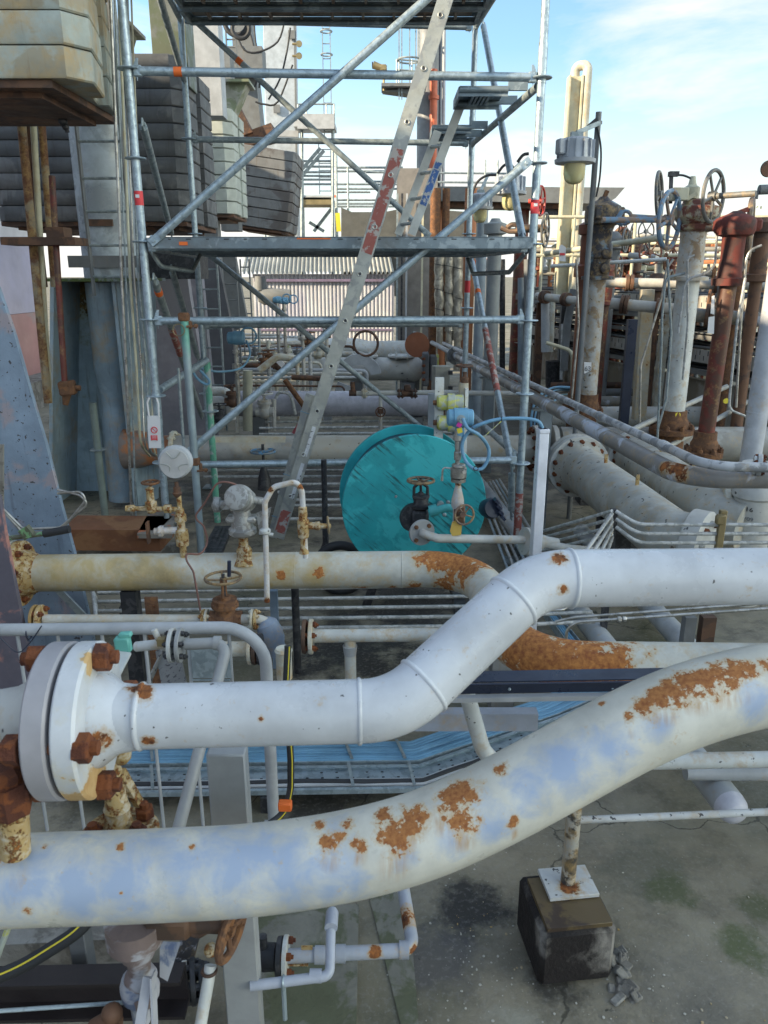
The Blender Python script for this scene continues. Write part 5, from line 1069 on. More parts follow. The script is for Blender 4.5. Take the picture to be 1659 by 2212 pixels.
# ================================================================ loading arm riser with its gusseted base
def riser():
    t = T('loading_arm_riser', 'massive blue-grey riser column on a flared box base, pale drum above, left of the scaffold', 'riser'); Y = 6.3
    q = lambda x, y, d=0: P(x, y, Y + d)
    zt = q(0, 608).z; xa0, xa1 = q(108, 608).x, q(104, 1195).x; xb0, xb1 = q(240, 608).x, q(300, 1195).x
    zb = 0
    f = (zt) / (zt - q(0, 1195).z); xb_ = xb0 + (xb1 - xb0) * f; xa_ = xa0 + (xa1 - xa0) * f
    m = M(); m.prism([V3(xa0, Y + .55, zt), V3(xb0 - .02, Y + .55, zt), V3(xb_ - .02, Y + .55, zb), V3(xa_, Y + .55, zb)], (0, .03, 0)); t.p('back_plate', m, paint('rust_topped_plate', (.30, .40, .46), alt=(.36, .47, .53), altamt=.4, altscale=2, dirt=.3, streak=.4, streakc=(.12, .13, .08), rs=7, spots=[(V3(xa0 + .25 * k, Y + .5, zt - .1), .42) for k in range(1, 5)], rcol=((.20, .13, .04), (.08, .06, .03), (.2, .22, .12)), rough=.4))
    m = M(); m.prism([V3(xb0, Y, zt), V3(xb0, Y + .75, zt), V3(xb_, Y + .75, zb), V3(xb_, Y, zb)], (.025, 0, 0)); m.prism([V3(xb0 + .03, Y + .02, zt), V3(xb0 + .26, Y + .3, zt), V3(xb_ + .12, Y + .3, zb), V3(xb_ + .03, Y + .02, zb)], (0, .02, 0)); t.p('side_plate', m, bluegrey)
    m = M(); m.prism([V3(xa0, Y, zt), V3(xa0 + .0, Y + .75, zt), V3(xa_, Y + .75, zb), V3(xa_, Y, zb)], (.03, 0, 0)); t.p('side_plate', m, bluegrey)
    m = M(); m.box(((xa0 + xb0) / 2 + .08, Y + .38, zt + .012), (xb0 - xa0 + .26, .84, .024)); t.p('cap_plate', m, paint('mossy_cap', (.22, .26, .26), alt=(.08, .12, .03), altamt=.6, altscale=8, dirt=.3))
    cx = (q(172, 700).x + q(238, 700).x) / 2
    m = M(); m.lathe((cx, Y + .30, zt - .01), -ZA, [(0, .15), (.72, .15), (.73, .145), (.98, .12), (1.12, .125), (1.13, .13), (2.1, .15)], 28); t.p('inner_pipe', m, bluegrey)
    c = q(190, 400); m = M(); m.cyl((c.x, Y + .35, zt + .02), (c.x, Y + .35, zt + 3.2), .222, n=40); i = t.p('drum', m, riserp)
    for z_, w_ in ((zt + .15, .09), (zt + .44, .05)):
        m = M(); m.box((c.x + .02, Y + .12, z_), (.56 if w_ > .06 else .2, .03, w_)); t.p('stub_bracket', m, brown if w_ < .06 else greyst)
    # ladder in front of the drum
    m = M(); xs = (q(165, 400, -.3), q(255, 400, -.3)); 
    for k, x in enumerate((P(168, 300, 5.95).x, P(262, 300, 5.95).x)): r = M(); r.bar(V3(x, 5.95, zt - .1), V3(x, 5.95, 5.4), .012, .05, YA); t.p('ladder_rail', r, greyst)
    for yy in (-40, 60, 150, 305, 385, 457, 530, 598): z_ = zat(yy, 5.95); r = M(); r.cyl((P(168, 300, 5.95).x, 5.95, z_), (P(262, 300, 5.95).x, 5.95, z_), .010, n=8); t.p('ladder_rung', r, galvd)
    t.end()
    # pole standing inside the base
    t = T('inner_pole', 'upright old scaffold tube with one rosette in front of the riser base', 'scaffold pole'); q2 = P(200, 870, 5.9); m = M(); m.cyl((q2.x, 5.9, 0), (q2.x - .0, 5.9, q2.z), .028, n=16); t.p('tube', m, paint('algae_tube', (.20, .25, .23), dirt=.4)); m = M(); rosette(m, q2, zat(971, 5.9)); t.p('rosette', m, galvd); t.end()
    t = T('red_rod', 'thin red-oxide pipe hanging down in front of the riser with a rusted foot', 'pipe'); m = M(); m.cyl(P(112, 380, 5.6), P(140, 832, 5.5), .021, n=14); t.p('pipe_run', m, redp)
    m = M(); c = P(146, 838, 5.48); m.box(c, (.11, .09, .10), V3(1, .2, .1), YA, .01); m.cyl(c, c + V3(.09, 0, 0), .02, n=10); m.cyl(c, c - V3(.03, 0, .12), .04, .02, n=12); t.p('rusted_foot', m, rusty); t.end()
    for i, (x0, x1, r, mt, nm) in enumerate(((48, 104, .03, guidem, 'widest rusty guide pipe'), (75, 107, .022, cream, 'cream-edged guide pipe between the rusty ones'), (92, 118, .026, guidem, 'rusty guide pipe nearest the pale drum'), (60, 98, .018, brown, 'thin brown guide pipe'))):
        m = M(); m.cyl(P(x0 - 5, 230, 5.7 + i * .05), P(x1, 870 if i in (0, 1) else 620, 5.75 + i * .05), r, n=14); one('guide_pipe', m, mt, nm + ' left of the riser', 'pipe')
    t = T('shelf_bracket', 'dark horizontal plate bracket sticking out left of the riser drum', 'bracket'); m = M(); m.box(P(98, 522, 5.6), (.50, .25, .05)); m.box(P(128, 505, 5.6), (.12, .15, .08)); t.p('shelf_bracket', m, brown); t.end()
    # bundle of thin lines left of the standard
    for i in range(6):
        x = 243 + i * 9; pts = [P(x - 6, -40, 5.0 + i * .12), P(x + 20, 600, 5.0 + i * .12), P(x + 30 + i * 2, 800, 5.0 + i * .12)] + ([P(x + 44, 1190, 5.0 + i * .12)] if i < 2 else [P(x + 42, 940 + i * 9, 5.2), P(x + 62, 985, 5.5)])
        pipe('vertical_tube', pts, .006 if i % 2 else .009, (stain_, galvd, cream)[i % 3], 'thin vertical tube in the bundle left of the left standard, number %s from the left' % ['one', 'two', 'three', 'four', 'five', 'six'][i], 'tube', R=.1, group='vertical tubes left of the scaffold')
riser()
# ================================================================ counterweights
TAP = [0.0]
def slab_outline(x0, x1, y0, y1, ch, z, h, notch=None):
    q = slab_outline_(x0, x1, y0, y1, ch, z, h, notch); return [V3(p.x - TAP[0] * (p.y - y0) / (y1 - y0) * (1 if p.x > (x0 + x1) / 2 else 0), p.y, p.z) for p in q]
def slab_outline_(x0, x1, y0, y1, ch, z, h, notch=None):
    pts = [V3(x0 + ch, y0, z), V3(x1 - ch, y0, z), V3(x1, y0 + ch, z)]
    if notch: ym = (y0 + y1) / 2 + .02; pts += [V3(x1, ym - notch, z), V3(x1 - notch * .7, ym - notch, z), V3(x1 - notch * .7, ym + notch, z), V3(x1, ym + notch, z)]
    pts += [V3(x1, y1 - ch, z), V3(x1 - ch, y1, z), V3(x0 + ch, y1, z), V3(x0, y1 - ch, z), V3(x0, y0 + ch, z)]
    return pts
def weights(name_label, x0, x1, y0, y1, ch, z0, h, n, mat, base=None, gap=.006, tilt=0, hang=None, notch=.09, jit=.004):
    t = T('counterweight_stack', name_label, 'counterweight'); piv = V3((x0 + x1) / 2, (y0 + y1) / 2, z0); Rm = Matrix.Rotation(tilt, 3, 'Y')
    for k in range(n):
        dx, dy = random.uniform(-jit, jit), random.uniform(-jit, jit); z = z0 + k * h
        m = M(); o = slab_outline(x0 + dx, x1 + dx, y0 + dy, y1 + dy, ch, z, h, notch); nn = len(o)
        b = .008; cen = V3((x0 + x1) / 2, (y0 + y1) / 2, 0); vs = []
        for s, zz in ((1 - b / (x1 - x0) * 2, z), (1, z + b), (1, z + h - gap - b), (1 - b / (x1 - x0) * 2, z + h - gap)):
            vs += [V3(cen.x + (p.x - cen.x) * s, cen.y + (p.y - cen.y) * s, zz) for p in o]
        fs = [tuple(range(nn - 1, -1, -1)), tuple(3 * nn + j for j in range(nn))] + [(i * nn + j, i * nn + (j + 1) % nn, (i + 1) * nn + (j + 1) % nn, (i + 1) * nn + j) for i in range(3) for j in range(nn)]
        m.add(vs, fs); m.v = [piv + Rm @ (v - piv) for v in m.v]; t.p('weight_plate', m, mat)
    if base:
        m = M(); m.box(((x0 + x1) / 2, (y0 + y1) / 2, z0 - .02), (x1 - x0 - (.42 if TAP[0] else .06), y1 - y0 - .06, .035)); m.box(((x0 + x1) / 2, (y0 + y1) / 2, z0 - .05), (x1 - x0 - (.62 if TAP[0] else .26), y1 - y0 - .26, .03)); m.v = [piv + Rm @ (v - piv) for v in m.v]; t.p('base_plate', m, base)
    if hang:
        m = M(); c = V3((x0 + x1) / 2, (y0 + y1) / 2, z0 + n * h)
        w1, w0 = hang; m.prism([c + V3(-w0, -.15, 0), c + V3(w0, -.15, 0), c + V3(w1, -.15, .32), c + V3(-w1, -.15, .32)], (0, .3, 0)); m.box(c + V3(0, 0, .335), (2 * w1 + .1, .5, .03)); t.p('hanger', m, mossyh)
    t.end()
mossyh = paint('mossy_hanger', (.33, .34, .29), alt=(.20, .23, .14), altamt=.5, altscale=5, dirt=.4)
TAP[0] = .20
weights('nearest stack of big pale rust-streaked counterweight plates, top left corner', -3.3, -1.46, 4.30, 5.35, .12, zat(168, 4.3), .150, 7, palec, brown, hang=None)
TAP[0] = 0.0
weights('dark grey stack of ten slab counterweights behind the pale drum', P(-10, 300, 7.4).x, P(408, 300, 7.4).x, 7.2, 8.5, .08, zat(478, 7.2), .131, 10, darkgreyc, brown, hang=(.30, .17))
weights('clean off-white stack of thin counterweight plates between the two grey stacks', P(395, 300, 10).x, P(494, 300, 10).x, 10.2, 11.2, .1, zat(462, 10.2), .150, 8, palec2, brown, hang=(.42, .25), notch=.06)
weights('tilted grey counterweight stack hanging behind the off-white one', P(492, 400, 12.5).x, P(622, 400, 12.5).x, 12.5, 13.6, .05, zat(492, 12.5), .142, 8, paint('counterweight_mid', (.20, .205, .21), alt=(.12, .11, .11), altamt=.4, altscale=3, dirt=.4, streak=.3, streakc=(.12, .08, .06), rough=.7), brown, tilt=math.radians(8), notch=None)
m = M(); c = P(556, 300, 13); m.prism([P(508, 322, 12.9), P(592, 300, 12.9), P(585, 265, 12.9), P(530, 285, 12.9)], (0, .4, 0)); m.prism([P(500, 240, 12.8), P(512, 222, 12.8), P(545, 285, 12.8), P(525, 292, 12.8)], (0, .3, 0)); one('weight_shackle', m, brown, 'dark brown hinged shackle above the tilted counterweights', 'shackle')
m = M(); q = P(136, 262, 5); m.ball(q, .028, 10); m.ball(q + V3(.012, 0, -.03), .022, 10); m.bar(q + V3(0, 0, .06), q + V3(.02, 0, -.06), .016, .02); one('hanging_hook', m, black, 'black hook dangling under the nearest pale counterweights', 'hook')
# ---------------------------------------------------------------- arms, booms and posts behind the weights
def vbox(name, x, ytop, ybot, Y, w, d, mat, label, cat, tilt=0, extra=None):
    a = P(x, ytop, Y); b = P(x, ybot, Y); m = M(); m.bar(V3(a.x + tilt, Y, a.z), V3(a.x, Y, max(b.z, 0) if ybot < 2000 else 0), w, d, YA, .004)
    return one(name, m, mat, label, cat)
vbox('boom_post', 362, -80, 195, 7.6, .30, .30, paint('algae_grey_beam', (.17, .18, .165), alt=(.11, .13, .08), altamt=.5, altscale=3, dirt=.4), 'wide algae-stained box beam above the dark counterweights', 'steel beam')
vbox('boom_post', 340, -80, 195, 7.9, .16, .2, greyst, 'grey beam edge just left of the algae-stained box beam', 'steel beam')
vbox('boom_post', 420, 50, 2100, 10.4, .30, .2, greyst, 'tall grey box column rising behind the off-white weights', 'column')
vbox('boom_post', 448, 50, 255, 9.6, .28, .25, greyl, 'pale grey box hanger above the off-white weights', 'steel beam')
vbox('pipe_riser', 404, 60, 250, 9.2, .06, .06, redp, 'red-oxide vertical pipe beside the pale box hanger', 'pipe')
vbox('pipe_riser', 452, 60, 200, 9.9, .06, .06, brown, 'brown vertical pipe behind the pale box hanger', 'pipe')
vbox('boom_column', 480, 110, 500, 12, .26, .3, greyst, 'grey upright boom leg left of the tapered one', 'column')
def boomleg():
    m = M(); m.prism([P(500, 40, 13.5), P(540, 40, 13.5), P(568, 320, 13.5), P(512, 330, 13.5)], (0, .5, 0)); m.box(P(508, 135, 13.4), (.9, .4, .35)); one('leaning_boom', m, greyst, 'tapered leaning grey boom leg with a cross piece, upper left of centre', 'boom')
    m = M(); m.torus(P(510, 48, 12.4), YA, .16, .035, 26, 8); m.torus(P(520, 62, 12.3), YA, .12, .03, 24, 8); one('cable_coil', m, rubber, 'coil of thick black cable hung on the boom leg', 'cable')
boomleg()
for i, (pts) in enumerate((
    [(615, 45), (600, 90), (560, 112), (528, 108), (510, 70)], [(632, 140), (600, 220), (570, 225), (552, 220)],
    [(536, 60), (548, 100), (556, 160), (550, 188), (540, 180)], [(549, 50), (552, 90), (562, 140), (560, 190)], [(627, 60), (620, 110), (605, 170), (580, 215)], [(498, 190), (512, 196), (520, 250), (516, 270)])):
    pipe('slung_cable', spline([P(x, y, 13.2 + i * .1) for x, y in pts], 4), .014, rubber, 'thin black cable drooping from the boom, %s' % ['longest upper loop', 'low loop near the mast', 'short curl nearest the leg', 'second line beside the leg', 'crossing the mast face', 'near the dark shackle'][i], 'cable', R=0)
m = M(); m.bar(P(605, 40, 19), V3(P(612, 520, 19).x, 19, 0), .66, .6, YA, .01)
t = T('mast', 'tall plain pale blue-grey box mast behind the tilted weights', 'mast'); t.p('column', m, paint('mast_paint', (.42, .47, .52), dirt=.15, rough=.45))
for y in (75, 235): k = M(); k.box(P(630, y, 18.65) if y < 100 else P(598, y, 18.65), (.14, .05, .16)); t.p('fixing_box', k, greyst)
k = M(); k.bar(P(637, 45, 18.7), P(641, 380, 18.7), .04, .04, YA); t.p('cable_strip', k, greyst); t.end()
t = T('floodlights', 'two small round lamps one above the other right of the mast', 'lamp')
for y in (95, 121):
    c = P(646, y, 15.5); m = M(); m.lathe(c, V3(.2, -1, 0), [(-.05, .03), (0, .055), (.02, .055)], 14); m.cyl(c - XA * .12, c, .02, n=8); t.p('lamp_head', m, brassy)
t.end()
def lad(name, x0, x1, yt, yb, Y, label, n, mat=galvd, cage=(), r=.018):
    t = T(name, label, 'ladder'); xa, xb = P(x0, 300, Y).x, P(x1, 300, Y).x; za, zb = zat(yt, Y), max(zat(yb, Y), .0)
    for x in (xa, xb): m = M(); m.bar(V3(x, Y, zb), V3(x, Y, za), r, r * 2, YA); t.p('rail', m, mat)
    for k in range(n): z = zb + (za - zb) * (k + .5) / n; m = M(); m.cyl((xa, Y, z), (xb, Y, z), r * .6, n=6); t.p('rung', m, mat)
    for y in cage: m = M(); z = zat(y, Y); m.torus(((xa + xb) / 2 , Y - .0, z), ZA, abs(xb - xa) * .75, r * .8, 26, 6); t.p('cage_hoop', m, mat)
    t.end()
lad('caged_ladder', 701, 717, 45, 300, 18, 'slim ladder with two cage hoops in the sky right of the mast', 8, cage=(68, 118))
lad('fixed_ladder', 688, 717, 300, 420, 19, 'short steep ladder under the small landing', 8, galvd)
lad('fixed_ladder', 414, 452, 560, 930, 9.0, 'fixed grey ladder on the mauve plate behind the left standard', 9, galvd)
lad('fixed_ladder', 462, 495, 560, 800, 10.2, 'dark ladder on the dark column right of the mauve plate', 7, greyst)
lad('fixed_ladder', 505, 525, 560, 790, 11.5, 'narrow dark ladder in front of the corrugated hut', 7, greyst)
lad('fixed_ladder', 500, 520, 60, 160, 12.8, 'short ladder piece behind the cable coil', 6, greyst)
def landing():
    t = T('landing_platform', 'small railed steel landing with a toe plate, right of the mast', 'platform'); Y = 18
    m = M(); m.box(P(682, 275, Y), (.85, .8, .10)); m.bar(P(642, 262, Y - .4), P(722, 262, Y - .4), .02, .28); t.p('floor', m, greyl)
    for x in (644, 662, 705, 722): m = M(); a = P(x, 225, Y - .35); m.cyl(P(x, 275, Y - .35), a, .02, n=6); t.p('post', m, galvd)
    for y in (225, 250, 262): m = M(); m.cyl(P(642, y, Y - .35), P(723, y, Y - .35), .018, n=6); t.p('rail', m, galvd)
    for x in (652, 719): m = M(); m.cyl(P(x, 278, Y), P(x, 620, Y), .035, n=8); t.p('leg', m, galvd)
    m = M(); m.bar(P(578, 287, Y), P(645, 290, Y), .1, .12); t.p('arm', m, greyl); t.end()
landing()
def far_scaffold():
    t = T('far_scaffold', 'distant stair scaffold tower with many thin horizontal guard rails', 'scaffold'); Y = 19
    for x in (566, 574, 622, 652, 716, 724, 726, 751, 833, 868): m = M(); m.cyl(V3(P(x, 400, Y).x, Y, 0), P(x, 325 if x > 560 and x < 730 else 360, Y), .030, n=6); t.p('standard', m, galvd)
    for (x0, x1, y) in ((566, 724, 348), (566, 724, 380), (600, 724, 398), (652, 724, 360), (652, 724, 372), (652, 724, 388), (566, 724, 436), (724, 868, 362), (724, 870, 370), (724, 868, 398), (724, 868, 408), (724, 800, 415), (566, 870, 440), (724, 868, 446), (724, 860, 432)):
        m = M(); m.cyl(P(x0, y, Y), P(x1, y, Y), .026, n=6); t.p('ledger', m, galvd)
    for a, b in (((610, 415), (692, 320)), ((622, 415), (700, 325)), ((678, 500), (724, 440)), ((668, 480), (700, 500))): m = M(); m.bar(P(*a, Y), P(*b, Y), .07, .05, YA); t.p('stair_stringer', m, galvd)
    for y in (428, 440): m = M(); m.bar(P(566, y, Y - .6), P(718, y, Y - .6), .8, .10 if y > 430 else .04); t.p('deck', m, brassy if y > 430 else greyl)
    for x, y in ((602, 392), (676, 436), (717, 424)): m = M(); m.bar(P(x, y, Y - .8), P(x + 8, y, Y - .8), .03, .05); t.p('orange_coupler', m, tape_o)
    for x0, y0, x1, y1 in ((541, 350, 548, 385), (729, 460, 732, 500)): m = M(); m.bar(P(x0, y0, Y - 1), P(x1, y1, Y - 1), .10, .04, YA); t.p('yellow_netting', m, yelc)
    t.end()
far_scaffold()
def column_tower():
    t = T('tall_column', 'tall dark process column with a red pipe, caged ladder and cables, centre background', 'column'); Y = 15
    m = M(); m.cyl(V3(P(930, 400, Y).x, Y, 0), P(930, -60, Y), .22, n=24); t.p('shell', m, paint('column_grey', (.22, .235, .25), dirt=.35))
    m = M(); m.cyl(V3(P(937, 400, Y - .3).x, Y - .3, 2), P(937, 150, Y - .3), .065, n=12); m.lathe(P(937, 215, Y - .3), ZA, [(0, .09), (.06, .09)], 12); t.p('red_pipe', m, paint('orange_red_pipe', (.55, .13, .06), dirt=.2))
    for i, x in enumerate((946, 951, 960)): m = M(); m.cyl(V3(P(x, 400, Y - .15).x, Y - .15, 2), P(x, 0, Y - .15), .018 if i < 2 else .03, n=8); t.p('conduit', m, navy if i < 2 else greyl)
    xs = (862, 868, 885, 898, 905)
    for x in xs: m = M(); m.bar(P(x, 215, Y - .6), P(x, 50, Y - .6), .02, .02, YA); t.p('cage_bar', m, galvd)
    for y in (52, 130): m = M(); m.torus(P(884, y, Y - .6), ZA, .20, .016, 26, 6); t.p('cage_hoop', m, galvd)
    m = M(); m.box(P(872, 190, Y - .5), (.75, .5, .05)); m.prism([P(826, 195, Y - .6), P(905, 192, Y - .6), P(905, 206, Y - .6)], (0, .3, 0)); t.p('platform', m, greyst)
    for x in (857, 862, 890): m = M(); m.cyl(P(x, 190, Y - .6), P(x, 128, Y - .6), .014, n=6); t.p('rail_post', m, galvd)
    for y in (128, 150): m = M(); m.cyl(P(857, y, Y - .6), P(912, y + 5, Y - .6), .014, n=6); t.p('rail', m, galvd)
    t.end()
    t = T('security_camera', 'small pale camera on a short stalk left of the tall column', 'camera'); m = M(); a = P(806, 140, 14.4); b = P(832, 150, 14.4); m.cyl(a, b, .06, .05, n=16); m.box(P(828, 147, 14.4), (.12, .1, .1), XA, YA, .02); m.cyl(P(829, 155, 14.4), P(829, 196, 14.4), .02, n=8); t.p('body', m, brassy)
    m = M(); m.cyl(a - XA * .02, a + XA * .001, .045, n=14); t.p('lens_hood', m, black); t.end()
column_tower()
# ================================================================ mauve plates between the left standard and the hut
for i, (pl, Y, mt, lb) in enumerate((
    ([(325, 560), (400, 560), (410, 640), (462, 940), (330, 940)], 8.4, mauve, 'broad mauve-grey sloping support plate behind the left standard'),
    ([(400, 560), (432, 560), (470, 960), (425, 960)], 9.0, mauve, 'narrow mauve-grey plate right of the broad one'),
    ([(438, 540), (466, 540), (515, 780), (500, 850), (440, 850)], 9.7, paint('sooty_plate', (.10, .105, .12), dirt=.2), 'sooty dark plate behind the fixed ladders'),
    ([(470, 540), (505, 540), (535, 700), (500, 720)], 10.8, greyst, 'grey sloping plate left of the hut'))):
    m = M(); q = [P(x, y, Y) for x, y in pl]; q = [V3(p.x, p.y, p.z) for p in q]; m.prism(q, (0, .12, 0)); one('support_plate', m, mt, lb, 'steel plate')
m = M(); m.box(P(372, 560, 7.5), (.55, .5, .35)); one('junction_housing', m, black, 'dark steel housing under the deck behind the left standard', 'box')
# ================================================================ large horizontal pipes in the middle ground
def bigpipe():
    t = T('large_pipe', 'large grey-beige pipe crossing behind the reel with a pale painted strip', 'pipe'); z = .5; Y = G(700, 970, z).y; r = .115
    m = M(); x0, x1 = P(372, 970, Y).x, P(1180, 970, Y).x; m.cyl((x0, Y, z), (x1, Y, z), r, n=36); t.p('pipe_run', m, paint('grey_beige_stained', (.36, .36, .35), alt=(.50, .48, .42), altamt=.55, altscale=1.6, dirt=.35, dirtc=(.08, .07, .06), rust=.08, rs=6, speck=.3, rough=.4))
    m = M(); m.lathe((x0, Y, z), -XA, [(0, r), (.10, r), (.16, .13), (.28, .16), (.40, .17)], 30); t.p('cone', m, paint('orange_stained_cone', (.24, .2, .18), alt=(.42, .17, .07), altamt=.5, altscale=3, dirt=.2))
    flange(t, V3(x0 + .02, Y, z), XA, .155, .03, offw, 10, .132, .014, single=False)
    m = M()
    for a0 in range(6): pass
    n = 5; vs = []; fs = []
    xa, xb = P(458, 970, Y).x, P(620, 970, Y).x
    for k in range(n + 1):
        an = math.radians(40 + 38 * k / n)
        for x in (xa, xb): vs.append(V3(x, Y - math.cos(an) * (r + .001), z + math.sin(an) * (r + .001)))
    for k in range(n): fs.append((2 * k, 2 * k + 1, 2 * k + 3, 2 * k + 2))
    m.add(vs, fs); t.p('painted_strip', m, paint('pale_painted_strip', (.55, .52, .42), rust=.25, rs=9, dirt=.1, rough=.6, bump=.1))
    for x in (1155, 1195): flange(t, V3(P(x, 970, Y).x, Y, z), XA, .20, .04, beige, 12 if x == 1155 else 0, .168, .02)
    m = M(); m.cyl((x0 + 1.6, Y, 0), (x0 + 1.6, Y, z - r), .06, n=14); m.cyl((x1 - .6, Y, 0), (x1 - .6, Y, z - r), .06, n=14); t.p('pedestal', m, black)
    t.end()
    t = T('line_valve', 'small handwheel valve with a blue lower rim standing before the large grey-beige pipe', 'valve'); m = M(); c = P(568, 975, Y - .2); m.wheel(c, ZA, .10, .009, 5, .0); t.p('handwheel', m, paint('blue_iron_wheel', (.20, .24, .27), alt=(.08, .25, .45), altamt=.4, altscale=12)); m = M(); m.cyl(c + ZA * .06, c - ZA * .3, .012, n=8); m.lathe(c - ZA * .12, -ZA, [(0, .02), (.1, .05), (.2, .06)], 12); t.p('valve_body', m, black); t.end()
bigpipe()
def bigpipe2():
    z = .5; Y = G(700, 872, z).y
    t = T('large_pipe', 'smooth glossy grey-white pipe in shade, second big one behind the reel', 'pipe'); m = M(); m.cyl((P(500, 872, Y).x, Y, z), (P(945, 872, Y).x, Y, z), .145, n=36); t.p('pipe_run', m, paint('glossy_lilac_grey', (.46, .46, .52), dirt=.15, rough=.25, bump=.03))
    m = M(); m.cyl((P(455, 872, Y).x, Y, z), (P(500, 872, Y).x, Y, z), .115, n=24); m.lathe((P(492, 872, Y).x, Y, z), XA, [(0, .14), (.06, .15), (.1, .145)], 24); t.p('stub', m, beige2)
    for x in (560, 900): k = M(); k.box((P(x, 872, Y).x, Y, .18), (.15, .2, .36)); t.p('saddle', k, greyst)
    t.end()
    z = .62; Y = G(800, 797, z).y
    t = T('large_pipe', 'white pipe with a rounded end cap and bolted saddle flanges, third behind the reel', 'pipe'); m = M(); r = .165; x1 = P(890, 797, Y).x; m.cyl((P(640, 797, Y).x, Y, z), (x1, Y, z), r, n=36); m.ball((x1, Y, z), r * 1.12, 24); t.p('pipe_run', m, beige2)
    for x in (786, 868): flange(t, V3(P(x, 766, Y - .1).x, Y, z + r + .02), ZA, .20, .03, offw2, 6, .16, .02, single=False)
    for x in (770, 880): k = M(); k.box((P(x, 797, Y).x, Y, .22), (.18, .3, .44)); t.p('saddle', k, greyst)
    t.end()
    Y2 = Y + 1.3; z = .75
    t = T('large_pipe', 'cream-white pipe behind the one with the rounded cap', 'pipe'); m = M(); m.tube([P(610, 752, Y2), P(770, 752, Y2), P(795, 758, Y2), P(925, 756, Y2)], .155, 28, R=.3); t.p('pipe_run', m, offw2); t.end()
    # quarter-ring
    t = T('curved_shroud', 'pale grey arched guard plate over the third big pipe', 'guard'); m = M(); Y3 = Y - .6; c = P(775, 815, Y3)
    vs = []; n = 14
    for k in range(n + 1):
        an = math.radians(10 + 165 * k / n)
        for rr in (.17, .31): vs += [c + V3(math.cos(an) * rr, 0, math.sin(an) * rr), c + V3(math.cos(an) * rr, .12, math.sin(an) * rr)]
    fs = []
    for k in range(n):
        b = 4 * k; fs += [(b, b + 2, b + 6, b + 4), (b + 1, b + 5, b + 7, b + 3), (b + 2, b + 3, b + 7, b + 6), (b, b + 4, b + 5, b + 1)]
    m.add(vs, fs); m.bar(P(745, 830, Y3), P(728, 875, Y3), .2, .05, YA); t.p('curved_shroud', m, greyl); t.end()
    m = M(); m.torus(P(790, 742, 10.6), V3(.1, 1, 0), .165, .018, 32, 8); one('ring_spacer', m, brown, 'rust-brown open ring standing on the third big pipe', 'ring')
    m = M(); m.lathe(P(901, 745, 10.5), V3(.05, 1, 0), [(0, .165), (.02, .165)], 36); one('disc_blank', m, paint('plain_rust_disc', (.27, .10, .05), dirt=.1, rough=.8), 'solid rust-brown disc standing right of the open ring', 'disc')
    t = T('clamp_block', 'dark grey bolted clamp blocks at the right end of the third big pipe', 'pipe fitting')
    for x0, x1, y0, y1 in ((912, 926, 762, 832), (928, 943, 768, 820)): k = M(); k.box(P((x0 + x1) / 2, (y0 + y1) / 2, 10.2), ((x1 - x0) * .0061, .25, (y1 - y0) * .0061), XA, YA, .015); i = t.p('block', k, darkgreyc)
    k = M(); k.bar(P(945, 835, 10.2), P(945, 765, 10.2), .03, .1, YA); t.p('bolt_bar', k, ylg); k = M(); k.cyl(P(953, 835, 10.2), P(953, 752, 10.2), .045, n=12); t.p('rusty_pin', k, orange)
    for y in (775, 790, 805, 820): k = M(); k.nut(P(917, y, 10.05), V3(-1, -1, 0), .02, .03); t.p('bolt', k, nutrust)
    t.end()
    m = M(); m.box(P(952, 818, 7.6), (.155, .12, .25), V3(1, .25, 0), YA, .006); m.cyl(P(952, 848, 7.6), V3(P(952, 848, 7.6).x, 7.6, 0), .02, n=8)
    t = T('junction_box', 'drab grey junction box on a stalk in front of the clamp blocks', 'box'); t.p('enclosure', m, paint('drab_box', (.33, .33, .29), dirt=.35, rough=.5)); m = M(); m.box(P(973, 805, 7.5), (.04, .05, .035)); t.p('gland', m, black); m = M(); m.box(P(973, 838, 7.5), (.04, .05, .035)); t.p('gland', m, black); t.end()
bigpipe2()
